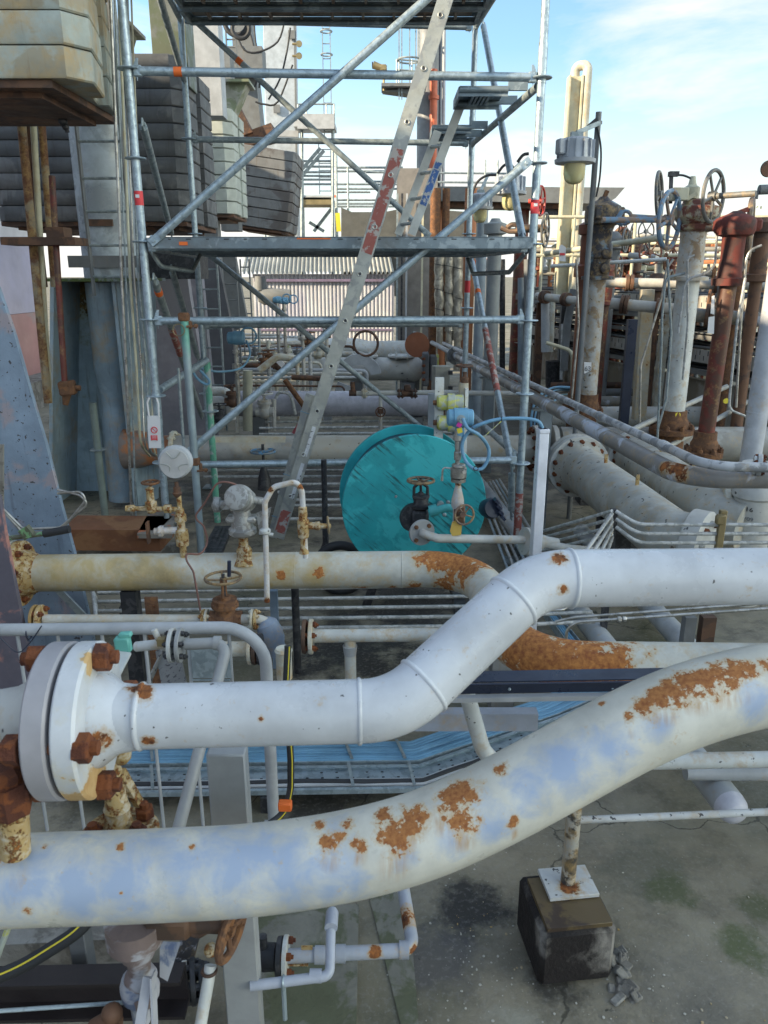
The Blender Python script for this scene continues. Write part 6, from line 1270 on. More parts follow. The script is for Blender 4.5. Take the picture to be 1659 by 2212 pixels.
# small white line with valve above second pipe
def smallline():
    Y = 7.0; q = lambda x, y: P(x, y, Y); t = T('flanged_line', 'slim white line with two flange sets and a drain leg, above the large grey-beige pipe', 'pipe')
    m = M(); m.tube([q(758, 850), q(940, 848), q(1115, 850)], .022, 14); m.cyl(q(822, 850), q(822, 938), .017, n=12); m.lathe(q(948, 849), XA, [(-.02, .028), (.12, .028)], 12); t.p('pipe_run', m, beige2)
    m = M(); m.cyl(q(754, 849), q(770, 849), .028, n=10); m.cyl(q(762, 850), q(762, 825), .022, n=10); t.p('rusty_tee', m, brown)
    for x in (785, 789, 862, 869, 890, 897): flange(t, q(x, 850), XA, .046, .012, offw if x in (785, 789) else brown, 4, .035, .009, single=False)
    m = M(); m.cyl(q(868, 850), q(892, 850), .03, n=14); m.box(q(880, 838), (.06, .05, .06), XA, YA, .01); t.p('check_valve', m, brown)
    m = M(); m.wheel(q(822, 888) - YA * .05, V3(0, -1, .1), .042, .006, 5); m.ball(q(822, 888), .03, 10); t.p('handwheel', m, brown); t.end()
    for i, x in enumerate((934, 1000)):
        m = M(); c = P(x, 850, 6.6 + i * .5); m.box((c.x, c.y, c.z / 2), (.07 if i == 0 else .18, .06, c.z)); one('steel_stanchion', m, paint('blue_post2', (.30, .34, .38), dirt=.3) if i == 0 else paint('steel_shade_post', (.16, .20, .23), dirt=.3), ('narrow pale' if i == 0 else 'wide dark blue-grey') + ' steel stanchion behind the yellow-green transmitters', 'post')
    for i, y in enumerate((912, 925, 938, 955)):
        z = .3; a, b = G(560, y, z), G(1010, y - 4, z); m = M(); m.cyl(a, b, .014, n=8); one('mid_floor_tube', m, tubed, 'dark tube between the two biggest pipes, %s from the back' % ['first', 'second', 'third', 'fourth'][i], 'tube', 'tubes between the big pipes')
smallline()
# valve cluster left-centre
def cluster():
    def rootvalve(x, y, Y, s, label, wm, up=ZA):
        t = T('root_valve', label, 'valve'); gate_valve(t, P(x, y, Y), up, XA, s, wm, wheelR=s * 2.2, h=.7); t.end()
    for k in ((502, 868, 8.0, .035, 'scabby iron valve at the foot of the left blue transmitter', brown), (572, 890, 7.8, .04, 'grey-white valve with a blue handwheel left of the long ladder', beige),
              (570, 790, 9.4, .03, 'small rusty valve in the cluster left of the long ladder', rusty), (620, 770, 10, .035, 'pale valve low in front of the hut', beige), (690, 765, 11, .035, 'cream valve right of the crossing braces', offw), (475, 905, 7.4, .03, 'dark valve low beside the sooty plate', black), (600, 792, 9.9, .028, 'dull iron valve behind the small rusty one', brown), (650, 812, 10.6, .03, 'ochre valve under the crossing braces', brassy)):
        rootvalve(*k)
    def tx(x, y, Y, label, s=1.0):
        t = T('transmitter', label, 'transmitter'); c = P(x, y, Y); m = M(); m.lathe(c - XA * .06 * s, XA, [(0, .03 * s), (.01, .045 * s), (.05 * s, .048 * s), (.052 * s, .054 * s), (.12 * s, .052 * s), (.13 * s, .04 * s)], 22); t.p('housing', m, bluet)
        m = M(); m.lathe(c - ZA * .045 * s, -ZA, [(0, .022), (.05, .022), (.052, .03), (.08, .03), (.085, .018), (.17, .018), (.172, .04), (.23, .04), (.235, .02), (.6, .018)], 14); t.p('stem', m, stain_); m = M(); m.torus(c + V3(.12, -.02, .02), YA, .06 * s, .008, 24, 8); t.p('cable_loop', m, bluec); t.end()
    tx(508, 730, 6.9, 'blue transmitter with a looped blue cable left of the crossing braces', 1.15); tx(598, 648, 9.5, 'left one of two small blue transmitters before the hut', .8); tx(613, 650, 9.6, 'right one of two small blue transmitters before the hut', .8)
    pipe('blue_cable', spline([P(532, 735, 6.85), P(540, 765, 6.8), P(520, 795, 6.7), P(470, 803, 6.4), P(420, 793, 5.6), P(424, 815, 5.5), P(445, 830, 5.5), P(452, 822, 5.5), P(432, 800, 5.5)], 5), .009, bluec, 'blue cable slung from the left blue transmitter to the mint-topped pole', 'cable', R=0)
    pipe('flanged_stub', [P(450, 845, 8.2), P(500, 845, 8.2), P(500, 905, 8.2)], .05, offw2, 'short fat white elbow pipe beside the sooty plate')
    for i, (pts, r, mt, lb) in enumerate((
        ([(512, 770), (512, 935)], .020, beige, 'flaking white stem below the left blue transmitter'), ([(535, 930), (535, 800)], .055, paint('ochre_post', (.40, .40, .31), dirt=.35), 'drab ochre-grey square-looking post left of the long brace'),
        ([(560, 800), (600, 770), (640, 775)], .04, offw, 'off-white pipe with a rusty end in the valve cluster'), ([(615, 820), (660, 882)], .03, rusty, 'rusty angle strut below the crossing braces'),
        ([(630, 815), (700, 818)], .03, brown, 'brown channel at the cluster top'), ([(596, 860), (600, 848), (625, 848), (633, 870), (638, 895)], .018, tubed, 'grey hairpin tube left of the long ladder'),
        ([(592, 930), (592, 862)], .025, beige, 'whitish corroded upright under the hairpin tube'), ([(700, 740), (700, 700)], .02, offw2, 'thin white upright before the hut'), ([(560, 690), (560, 780)], .02, galvd, 'grey upright before the hut'), ([(640, 700), (655, 760), (690, 745)], .012, tubed, 'bent dark tube before the hut'),
        ([(540, 760), (620, 742), (700, 745)], .02, beige, 'whitish crooked line before the hut'), ([(580, 735), (580, 790)], .03, offw, 'stubby off-white upright in the cluster'))):
        Yk = 8.6 if i < 7 else 11; pipe('cluster_pipe', [P(x, y, Yk) for x, y in pts], r * 1.0, mt, lb, R=.12)
    t = T('bolted_bar', 'grey upright bar with a bolt through it, right of the rusty strut', 'post'); m = M(); c = P(707, 860, 9.2); m.box((c.x, 9.2, c.z), (.10, .05, .62)); t.p('flat_bar', m, greyl); t.end()
    m = M(); m.bar(P(633, 936, 7.6), P(653, 905, 7.6), .03, .02, YA); one('red_lever', m, paint('faded_red_lever', (.42, .10, .12), dirt=.2), 'faded red lever handle by the hairpin tube', 'valve handle')
    m = M(); m.bar(P(592, 770, 9), P(612, 790, 9), .02, .06); one('paper_note', m, tag_w, 'white paper tag hanging in the valve cluster', 'tag')
cluster()
# ================================================================ corrugated hut
def hut():
    Y = 16.2; t = T('corrugated_hut', 'lean-to hut clad in translucent corrugated sheets under a sunlit ribbed roof', 'hut')
    xa, xb = P(552, 640, Y).x, P(847, 640, Y).x; zt = zat(592, Y); n = 36; N_ = n * 6
    def corr(p0, p1, up, amp, nrm, mat, name, th=None):
        m = M(); vs = []; fs = []
        for k in range(N_ + 1):
            f = k / N_; off = nrm * (amp * (1 if (k % 6) in (1, 2, 3) else -1) * (.999 if k % 6 in (2,) else .8)); a = p0.lerp(p1, f) + off; vs += [a, a + up]
        for k in range(N_): fs.append((2 * k, 2 * k + 2, 2 * k + 3, 2 * k + 1))
        m.add(vs, fs); return t.p(name, m, mat)
    wallm = paint('corrugated_sheet', (.66, .67, .70), alt=(.55, .55, .62), altamt=.4, altscale=.8, dirt=.15, streak=.25, streakc=(.42, .42, .46), rough=.35, bump=.02, dscale=.7)
    z0 = zat(722, Y)
    corr(V3(xa, Y, z0 - .3), V3(xb, Y, z0 - .3), V3(0, 0, zt - z0 + .3), .016, YA, wallm, 'front_wall')
    m = M(); m.box((xb + .02, Y + 1.2, zt / 2), (.04, 2.4, zt)); m.box((xa - .02, Y + 1.2, zt / 2), (.04, 2.4, zt)); t.p('side_wall', m, wallm)
    roofm = paint('ribbed_roof', (.55, .56, .53), alt=(.42, .44, .42), altamt=.5, altscale=1.2, dirt=.2, rough=.4, metal=.2, bump=.02, dscale=.8)
    corr(V3(xa - .25, Y - .15, zt + .02), V3(xb + .05, Y - .15, zt + .02), V3(-.12, 1.7, .62), .03, ZA, roofm, 'roof')
    m = M(); m.bar(V3(xa, Y - .06, zt - .12), V3(xb, Y - .06, zt - .12), .05, .05); t.p('eaves_rail', m, paint('violet_rail', (.22, .18, .28)))
    for z_ in (zat(692, Y), zat(712, Y)): m = M(); m.bar(V3(xa, Y - .03, z_), V3(xb, Y - .03, z_), .02, .035); t.p('sheet_rail', m, MATS['violet_rail'])
    t.end()
    m = M(); m.lathe(P(570, 640, 14.8), XA, [(-.1, .1), (0, .16), (.5, .12)], 16); m.lathe(P(563, 615, 14.8), ZA, [(-.1, .12), (.15, .10)], 14); one('vent_pipe_bend', m, greyst, 'grey blurred vent bend at the left end of the hut', 'vent')
hut()
# wall structure and lagged pipes right of the hut
def behind():
    m = M(); m.box(P(898, 600, 13), (.62, .5, 3.2)); one('lift_shaft', m, paint('taupe_panel', (.24, .22, .20), dirt=.3), 'dull taupe steel casing right of the hut', 'casing')
    for i, x in enumerate((858, 868, 878, 912)):
        m = M(); a = P(x, 560, 12.6); m.bar(V3(a.x, 12.6, 0), V3(a.x, 12.6, 3.1), .03, .05, YA); one('vertical_conduit', m, (galvd, black, greyl, cream)[i], ['thin grey', 'thin black', 'pale grey', 'cream'][i] + ' vertical conduit on the taupe casing', 'conduit')
    for i, (x, yb) in enumerate(((949, 700), (969, 715), (988, 735))):
        Y = 10.5; pts = []; t = T('lagged_pipe', ['left', 'middle', 'right'][i] + ' one of three crumpled foil-lagged vertical pipes under the deck', 'pipe', None)
        m = M(); pp = []; rr = []
        for k in range(16): f = k / 15; q = P(x, 540 + (yb - 540) * f, Y); pp.append(q + V3(random.uniform(-.012, .012), 0, 0)); rr.append(.062 + random.uniform(-.010, .010))
        m.tube(pp, rr, 14); m.tube([pp[-1], pp[-1] - ZA * .4], .045, 12); t.p('lagging', m, insul)
        for k in (3, 8, 12): b = M(); b.torus(pp[k], ZA + XA * .2, .066, .004, 18, 5); t.p('wire_band', b, black)
        t.end()
    for i, (x, w_) in enumerate(((936, .07), (958, .05), (1009, .08))): m = M(); a = P(x, 700, 10.9); m.cyl((a.x, 10.9, 0), (a.x, 10.9, 3), w_, n=14); one('rust_riser', m, rusty if i < 2 else orange, ['wide rusty vertical pipe left of the lagged ones', 'thin rusty pipe between the lagged ones', 'orange-brown vertical pipe right of the lagged ones'][i], 'pipe')
    m = M(); m.cyl((P(1038, 600, 9.2).x, 9.2, 0), (P(1038, 600, 9.2).x, 9.2, 2.6), .06, n=18); one('blue_grey_riser', m, paint('blue_grey_riser', (.26, .31, .35), dirt=.3), 'blue-grey vertical pipe right of the lagged pipes', 'pipe')
    t = T('orange_lifebuoy', 'orange ring hanging by the scaffold behind the lagged pipes', 'lifebuoy'); m = M(); m.torus(P(1041, 578, 11), V3(.2, 1, 0), .10, .035, 26, 10); t.p('orange_lifebuoy', m, tape_o); t.end()
    m = M(); m.prism([P(737, 448, 17), P(760, 458, 17), P(830, 458, 17), P(880, 448, 17), P(1040, 460, 17), P(1040, 640, 17), P(737, 640, 17)], (0, .5, 0)); one('dark_parapet', m, paint('dark_parapet', (.11, .11, .10), dirt=.4), 'dark weathered parapet under the far guard rails', 'wall')
    # canopy slab with brown beams
    t = T('grey_canopy', 'long flat grey canopy with a brown pipe gallery below, in the right background', 'canopy'); Y = 13.0
    m = M(); m.prism([P(862, 418, Y), P(874, 402, Y), P(1350, 405, Y), P(1330, 428, Y), P(1310, 440, Y), P(862, 432, Y)], (0, 1.6, 0)); t.p('slab', m, greyst)
    m = M(); m.bar(P(912, 440, Y + .3), P(1240, 446, Y + .3), .3, .10); t.p('brown_gallery', m, brown); m = M(); m.bar(P(1160, 455, Y + .4), P(1245, 457, Y + .4), .3, .16); t.p('dark_box', m, black)
    for x, mt in ((948, orange), (905, greyst), (1130, redp)): k = M(); a = P(x, 440, Y + .5); k.cyl((a.x, Y + .5, 0), (a.x, Y + .5, a.z), .11, n=16); t.p('column', k, mt)
    for x in (872, 1012, 1048, 1075): k = M(); k.cyl(P(x, 404, Y + .5), P(x, 345 if x > 900 else 372, Y + .5), .018, n=6); t.p('upright', k, galvd)
    for y in (372, 392): k = M(); k.cyl(P(790, y, Y + .9), P(1100, y + 3, Y + .9), .018, n=6); t.p('rail', k, galvd)
    t.end()
behind()
# ================================================================ big flanged pipes on the right
def flanged_right(ax_, ay_, bx_, by_, R, label, endcap=True, mat=None, zz=.52, Rf=.235):
    t = T('flanged_header', label, 'pipe'); A = G(ax_, ay_, zz); B = G(bx_, by_, zz - .02); d = (B - A).normalized(); L = (B - A).length
    m = M(); pts = [A, A.lerp(B, .55), B + V3(.02, -.02, -.02), B + d * .12 + V3(.10, 0, -.02)]; m.tube(pts, R, 44, R=.8, k=8); t.p('pipe_run', m, mat)
    mm = M(); mm.lathe(A, d, [(0, Rf - .03), (.06, Rf - .06), (.16, R)], 40); t.p('weld_neck', mm, mat)
    flange(t, A - d * .03, d, Rf, .055, beige2, 14, Rf - .04, .021); flange(t, A - d * .10, d, Rf, .055, beige, 0)
    for f in (.34, .70):
        c = A.lerp(B, f) + ZA * R; k = M(); k.bar(c - ZA * .02, c + ZA * .06, .022, .010, d); t.p('lifting_lug', k, rusto)
    if endcap:
        E = B + d * .10 + V3(.08, 0, -.02); e = (V3(.75, -.65, 0)).normalized(); m = M(); m.lathe(E, e, [(0, R + .015), (.012, R + .03), (.10, R + .03), (.11, R + .01)], 44); c = t.p('blind_cover', m, beige2)
        a, q = frame(e)
        for i in range(10): an = math.pi * 2 * i / 10 + .3; p_ = E + e * .11 + (a * math.cos(an) + q * math.sin(an)) * (R - .03); k = M(); k.nut(p_, e, .019, .020, .3); t.p('bolt', k, beige if i % 2 else nutrust, c)
    m = M(); c = A.lerp(B, .5); m.box((c.x, c.y, (zz - R) / 2), (.2, .15, zz - R)); t.p('saddle', m, black); t.end()
hm = paint('pitted_beige_header', (.47, .47, .43), alt=(.40, .39, .34), altamt=.3, altscale=4, rust=.19, rs=15, dirt=.3, speck=.55, dens=26, rough=.5)
flanged_right(1252, 1010, 1438, 1152, .165, 'big pitted beige pipe with a ring of rusty bolts, running towards the viewer at right', True, hm)
flanged_right(1370, 985, 1560, 1120, .165, 'second pitted beige pipe half hidden behind the big bolted one', False, hm, Rf=.2)
def yflange():
    t = T('flange_joint', 'yellow-green stained flange joint at the end of the second beige pipe', 'pipe fitting'); c = P(1562, 1105, 4.5)
    for dx, mt in ((0, offw), (.05, ylg), (.09, beige)): flange(t, c + XA * dx, V3(1, -.25, 0), .17, .035, mt, 8 if dx == .05 else 0, .14, .02)
    t.end()
    t = T('cast_pipe', 'wide pale upright pipe with stencilled letters and a socket ring at the right edge', 'pipe'); Y = 4.35; c = P(1625, 1100, Y); m = M(); m.lathe((c.x, Y, 0), ZA, [(0, .11), (zat(1075, Y), .11), (zat(1070, Y), .125), (zat(1055, Y), .125), (zat(1050, Y), .115), (zat(1000, Y), .09)], 36); t.p('pipe_run', m, beige2)
    def txt(s, x, y, size):
        cu = bpy.data.curves.new('txt', 'FONT'); cu.body = s; cu.size = size; cu.extrude = .001; ob = bpy.data.objects.new('txt', cu); COL.objects.link(ob)
        dg = bpy.context.evaluated_depsgraph_get(); me = bpy.data.meshes.new_from_object(ob.evaluated_get(dg)); bpy.data.objects.remove(ob)
        k = M(); q = P(x, y, Y - .117); k.add([V3(q.x + v.co.x, Y - math.sqrt(max(.001, .113 ** 2 - (q.x + v.co.x - c.x) ** 2)) + v.co.z, q.z + v.co.y) for v in me.vertices], [tuple(p.vertices) for p in me.polygons]); return k
    t.p('stencil', txt('STE16', 1594, 1108, .036), black); t.p('stencil', txt('W09', 1604, 1128, .032), greyst); t.end()
yflange()
# ---------------------------------------------------------------- fan of tubes with unions
for i in range(4):
    y0 = 1104 + i * 17; Y = 3.55
    pipe('fan_tube', [P(1170, 1148 + i * 14, Y + .55), P(1322, y0, Y)], .0085, tubed, ['top', 'second', 'third', 'lowest'][i] + ' weathered tube rising from the white duct to the tube junction', 'tube')
    if i < 3: pipe('bend_tube', [P(1330, y0, Y), P(1376, 1133 + i * 20, Y - .05), P(2500, 1136 + i * 17, Y - .0)], .0095, tubed, ['top', 'middle', 'lowest'][i] + ' of three tubes dipping from the junction then level to the right edge', 'tube', R=.14)
    pipe('union_tube', [P(1322, y0 + 6, Y - .03), P(1262 + i * 14, 1196 + i * 6, Y - .35)], .0095, stain_, ['top', 'second', 'third', 'lowest'][i] + ' bright stainless tube with a nut slanting down from the junction', 'tube', extra=lambda t, m, y0=y0, Y=Y: t.p('union_nut', M().nut(P(1318, y0 + 10, Y - .04), V3(-.4, -.5, -.4), .017, .03, 0), stain_))
m = M(); m.bar(P(1327, 1100, 3.6), V3(P(1327, 1100, 3.6).x, 3.6, 0), .03, .03, YA); one('junction_post', m, black, 'dark post carrying the tube junction', 'post')
t = T('tube_clamp', 'grubby upright clamp bar holding the three level tubes', 'bracket'); m = M(); c = P(1557, 1145, 3.5); m.box((c.x, c.y, c.z - .15), (.032, .03, .5), XA, YA, .003); m.box(P(1557, 1122, 3.48), (.05, .03, .05), XA, YA, .008); t.p('tube_clamp', m, brassy); t.end()
for i in range(8):
    z = .10 + (i % 2) * .03; pipe('diagonal_tube', [G(1030 + i * 7, 1050 - i * 2, z), G(1100 + i * 13 - (8 if i > 5 else 0), 1238 - i * 5, z)], .010, tubed if i % 3 else galv, '%s from the left in the row of tubes running back beside the teal reel' % ['first', 'second', 'third', 'fourth', 'fifth', 'sixth', 'seventh', 'last'][i], 'tube', group='tubes beside the reel')
t = T('motor_cover', 'small dark blue-grey finned casing at the right of the teal reel', 'box'); m = M(); c = P(1062, 1098, 3.9); m.lathe(c, V3(.3, -1, .3), [(-.06, .05), (0, .058), (.03, .05)], 16)
for k in range(4): m.box(c + V3(.02 + k * .012, -.03, .05 - k * .03), (.03, .05, .015), V3(1, 0, -1))
t.p('motor_cover', m, navy); t.end()
# ---------------------------------------------------------------- long twin pipes
def twins():
    t = T('long_pipe', 'long drab pipe with peeling white paint slanting to the right edge, lower of the twins', 'pipe'); z = 1.02
    a, b, c = G(985, 768, z), G(1478, 1034, z), G(2700, 1034, z)
    m = M(); m.tube(fillet([a, b, c], .22, 10), .045, 28); 
    sp = [(G(1425, 1005, z + .02) + V3(0, -.03, .02), .05), (G(1462, 1020, z) + V3(0, -.04, .02), .07), (G(1395, 985, z) + V3(0, -.03, .02), .03)]
    t.p('pipe_run', m, paint('peeling_drab_pipe', (.25, .235, .22), alt=(.50, .54, .62), altamt=.32, altscale=5, rust=.14, rs=14, spots=sp, dirt=.2, rough=.4)); d = (a - b).normalized()
    flange(t, a, d, .105, .03, greyst, 6, .08, .014, single=False)
    m = M(); m.cyl(a, a + d * 4.0, .03, n=14); t.p('thin_run', m, greyp); t.end()
    t = T('long_pipe', 'thinner white-grey pipe lying above and behind the drab twin', 'pipe'); z = 1.1
    a, b, c = G(958, 742, z), G(1530, 1008, z), G(2700, 1024, z)
    m = M(); m.tube(fillet([a, b, c], .16, 8), .022, 20); d = (b - a).normalized()
    for f in (.93, .80, .5): m.lathe(a.lerp(b, f), d, [(0, .027), (.05, .027)], 18)
    t.p('pipe_run', m, paint('mottled_white_pipe', (.48, .49, .50), alt=(.25, .26, .27), altamt=.45, altscale=14, rust=.1, dirt=.2)); t.end()
    for i, f in enumerate((.30, .62)):
        z = .96; p_ = G(985, 768, 1.0).lerp(G(1478, 1034, 1.0), f); m = M(); m.bar(V3(p_.x + .02, p_.y + .05, 0), V3(p_.x + .02, p_.y + .05, z), .09, .05, YA); m.box((p_.x + .02, p_.y + .05, z - .01), (.2, .08, .015)); one('pipe_stanchion', m, paint('stanchion%d' % i, (.18, .21, .23), dirt=.3), ('farther' if i == 0 else 'nearer') + ' blue-grey stanchion under the long slanting twin pipes', 'post')
    t = T('end_flange', 'rusty-bolted end flange on the level pipe at the right edge', 'pipe fitting'); flange(t, P(1640, 1004, 3.35), V3(1, -.4, 0), .05, .02, greyp, 6, .038, .01); flange(t, P(1630, 1004, 3.36), V3(1, -.4, 0), .045, .012, offw2, 0); t.end()
twins()
# ---------------------------------------------------------------- header behind the risers
Yh = G(700, 970, .5).y
t = T('header_pipe', 'long drab beige header pipe under the upright risers at right', 'pipe'); m = M(); m.cyl((P(1215, 955, Yh).x, Yh + .1, .52), (6.5, Yh + .1, .52), .15, n=34); t.p('pipe_run', m, paint('drab_header', (.33, .32, .29), alt=(.42, .42, .40), altamt=.4, altscale=2, dirt=.35, rust=.12))
for x in (1290, 1650): k = M(); k.box((P(x, 955, Yh).x, Yh + .1, .18), (.2, .2, .36)); t.p('saddle', k, black)
t.end()
for i, (y, r, zz, mt) in enumerate(((868, .07, .45, greywarm), (900, .11, .45, beige), (848, .05, .5, greyst), (832, .04, .55, brown))):
    Y = G(1400, y, zz).y; m = M(); m.cyl((P(1190, y, Y).x, Y, zz), (P(1560, y, Y).x, Y, zz), r, n=20); one('back_pipe', m, mt, ['dim drab level pipe behind the risers', 'thicker beige level pipe right behind the risers', 'thin grey level pipe behind the drab one', 'thin brown level pipe farthest behind the risers'][i], 'pipe')
# ---------------------------------------------------------------- upright risers / hydrant bodies
def riser_base(t, x, y, Y, R, mat=rusty):
    c = P(x, y, Y); m = M(); m.lathe(c, ZA, [(0, R * 1.9), (.04, R * 1.9), (.045, R * 1.4), (.10, R * 1.35), (.13, R * 1.15), (.19, R * 1.12)], 26); b = t.p('base_flange', m, mat)
    for k in range(8): an = k * math.pi / 4 + .2; q = M(); q.nut(c + V3(math.cos(an) * R * 1.65, math.sin(an) * R * 1.65, .04), ZA, .022, .03, .4); t.p('bolt', q, mat, b)
    m = M(); m.cyl((c.x, Y, .5), (c.x, Y, c.z), R * 1.1, n=20); t.p('stub', m, mat); return c
def risers():
    Yh_ = Yh
    # A: white flaky one with dark hydrant top
    Y = 6.45; t = T('valve_riser', 'flaking white riser pipe topped by a dark blue-black flanged valve body, number 63', 'riser')
    c = riser_base(t, 1268, 900, Y, .07); top = P(1290, 600, Y)
    mt = paint('flaky_riser', (.52, .52, .50), alt=(.30, .22, .15), altamt=.25, altscale=8, rust=.34, rs=13, speck=.6, dens=30, dirt=.2)
    m = M(); m.cyl((c.x, Y, c.z), (c.x, Y, top.z), .066, n=26); t.p('riser_pipe', m, mt)
    q = lambda y: zat(y, Y); dk = paint('dark_blue_hydrant', (.045, .04, .045), alt=(.14, .24, .32), altamt=.12, altscale=11, rust=.30, rs=13, dirt=.2, bump=.8)
    m = M(); m.lathe((c.x, Y, 0), ZA, [(q(604), .13), (q(597), .13), (q(595), .085), (q(560), .085), (q(556), .10), (q(530), .095), (q(525), .085), (q(500), .085), (q(488), .10), (q(484), .135), (q(462), .14), (q(446), .135), (q(440), .10), (q(432), .05), (q(425), .03)], 28)
    for a_ in (0, 2.1, 4.2): m.box((c.x + .14 * math.cos(a_), Y + .14 * math.sin(a_), q(462)), (.06, .05, .10), XA, YA, .012)
    for y in (580, 548): m.lathe(V3(c.x + .02, Y - .07, q(y)), V3(.2, -1, 0), [(0, .045), (.04, .04), (.05, .02)], 14)
    b = t.p('valve_body', m, dk)
    k = M(); k.bar(V3(c.x, Y, q(428)), V3(c.x + .02, Y, q(412)), .03, .03); k.lathe((c.x, Y, q(440)), ZA, [(0, .045), (.04, .04), (.05, .03)], 8); t.p('spindle_cap', k, rusty, b)
    k = M(); pl = [P(1262, 782, Y - .075), P(1278, 783, Y - .075), P(1277, 800, Y - .075), P(1262, 808, Y - .075)]; k.prism(pl, (0, .004, 0)); i = t.p('number_patch', k, tag_w)
    cu = bpy.data.curves.new('txt', 'FONT'); cu.body = '63'; cu.size = .07; cu.extrude = .001; ob = bpy.data.objects.new('txt', cu); COL.objects.link(ob); me = bpy.data.meshes.new_from_object(ob.evaluated_get(bpy.context.evaluated_depsgraph_get())); bpy.data.objects.remove(ob)
    k = M(); p_ = P(1262, 801, Y - .08); k.add([V3(p_.x + v.co.x * .8, p_.y - v.co.z, p_.z + v.co.y * .75) for v in me.vertices], [tuple(p.vertices) for p in me.polygons]); t.p('number', k, greyst, i); t.end()
    t = T('rust_riser', 'red-brown riser pipe standing tight against the left of the number 63 riser', 'riser'); Y2 = 6.75; c2 = riser_base(t, 1243, 895, Y2, .07); m = M(); m.lathe((c2.x, Y2, 0), ZA, [(c2.z, .062), (zat(600, Y2), .062), (zat(598, Y2), .10), (zat(575, Y2), .10), (zat(570, Y2), .06), (zat(508, Y2), .06), (zat(506, Y2), .085), (zat(486, Y2), .085), (zat(480, Y2), .05)], 24); t.p('riser_pipe', m, paint('brown_red_riser', (.22, .075, .04), alt=(.28, .11, .05), altamt=.5, altscale=4, dirt=.3)); t.end()
    # B: white riser with gearbox
    Y = 6.3; t = T('valve_riser', 'broad white riser pipe with a rusty gearbox, cable lead and big grey handwheels', 'riser'); c = riser_base(t, 1450, 935, Y, .095); q = lambda y: zat(y, Y)
    m = M(); m.cyl((c.x, Y, c.z), (c.x, Y, q(606)), .088, n=28); t.p('riser_pipe', m, offw2)
    m = M(); m.lathe((c.x, Y, 0), ZA, [(q(606), .15), (q(598), .15), (q(596), .11), (q(590), .10), (q(520), .095), (q(500), .10)], 28); t.p('upper_body', m, mt)
    m = M(); m.lathe((c.x + .01, Y, 0), ZA, [(q(502), .10), (q(496), .15), (q(488), .155), (q(484), .13), (q(470), .17), (q(448), .17), (q(444), .12), (q(434), .11), (q(430), .06)], 26); b = t.p('gearbox', m, paint('red_cream_gearbox', (.18, .06, .045), alt=(.42, .40, .31), altamt=.5, altscale=9, rust=.3, bump=.8, rough=.6))
    m = M(); m.box(P(1466, 420, Y - .05), (.12, .10, .09), XA, YA, .006); m.lathe(P(1492, 430, Y), ZA, [(0, .06), (.08, .06), (.1, .03), (.16, .02)], 14); m.bar(P(1482, 430, Y - .05), P(1505, 418, Y - .05), .03, .03); t.p('position_switch', m, cream, b)
    m = M(); m.tube(spline([P(1462, 378, Y), P(1480, 380, Y), P(1500, 392, Y), P(1505, 415, Y)], 5), .008, 8); m.box(P(1455, 376, Y), (.07, .05, .035)); m.bar(P(1448, 440, Y), P(1450, 380, Y), .025, .02, YA); t.p('cable_lead', m, black, b)
    t.end()
    # C: red riser
    Y = 5.75; t = T('valve_riser', 'red-oxide riser pipe with a matching red flanged valve body and grey handwheel', 'riser'); c = riser_base(t, 1518, 985, Y, .075); q = lambda y: zat(y, Y)
    m = M(); m.cyl((c.x, Y, c.z), (c.x + .03, Y, q(615)), .060, n=26); t.p('riser_pipe', m, redp)
    m = M(); m.lathe((c.x + .03, Y, 0), ZA, [(q(617), .115), (q(602), .12), (q(600), .085), (q(570), .08), (q(560), .075), (q(512), .08), (q(508), .12), (q(498), .135), (q(478), .135), (q(470), .12), (q(462), .06), (q(456), .03)], 28); m.box((c.x - .07, Y, q(488)), (.10, .09, .10), XA, YA, .02); m.box((c.x + .15, Y, q(485)), (.12, .08, .09), XA, YA, .02); m.bar((c.x + .02, Y, q(462)), (c.x + .10, Y, q(452)), .03, .03)
    t.p('valve_body', m, paint('dark_red_body', (.14, .03, .022), alt=(.07, .03, .025), altamt=.5, altscale=6, dirt=.35, rough=.75, bump=.5))
    for x, y, w_, h_ in ((1538, 640, .02, .14), (1531, 685, .045, .13)): k = M(); k.prism([P(x, y, Y - .066), P(x + w_ * 280, y - 2, Y - .066), P(x + w_ * 250, y + h_ * 280, Y - .066), P(x - 3, y + h_ * 265, Y - .066)], (0, .004, 0)); t.p('torn_sticker', k, tag_w)
    t.end()
    # D: clean white riser at the margin
    Y = 5.3; t = T('valve_riser', 'smooth pale riser pipe with black cable ties at the right edge', 'riser'); c = P(1618, 1010, Y); m = M(); m.cyl((c.x, Y, .4), (c.x + .015, Y, zat(560, Y) + .4), .070, n=30); bead(m, (c.x, Y, zat(1000, Y)), ZA, .07); bead(m, (c.x, Y, zat(890, Y)), ZA, .07, .003, .001); t.p('riser_pipe', m, paint('pale_clean_riser', (.50, .52, .56), rust=.1, rs=8, dirt=.15, rough=.35)); t.end()
    # small round sign / plate at margin
    t = T('round_plate', 'dark rounded plate poking in at the right margin high up', 'sign'); m = M(); m.lathe(P(1662, 364, 6.3), YA, [(0, .06), (.02, .06)], 20); t.p('round_plate', m, brown); t.end()
    t = T('grease_nipple_valve', 'grey horizontal cylinder with a hanging wire at the right margin', 'fitting'); m = M(); m.cyl(P(1640, 410, 6.2), P(1690, 408, 6.2), .035, n=16); m.cyl(P(1636, 412, 6.2), P(1634, 430, 6.2), .012, n=8); t.p('grease_nipple_valve', m, greyst); t.end()
risers()
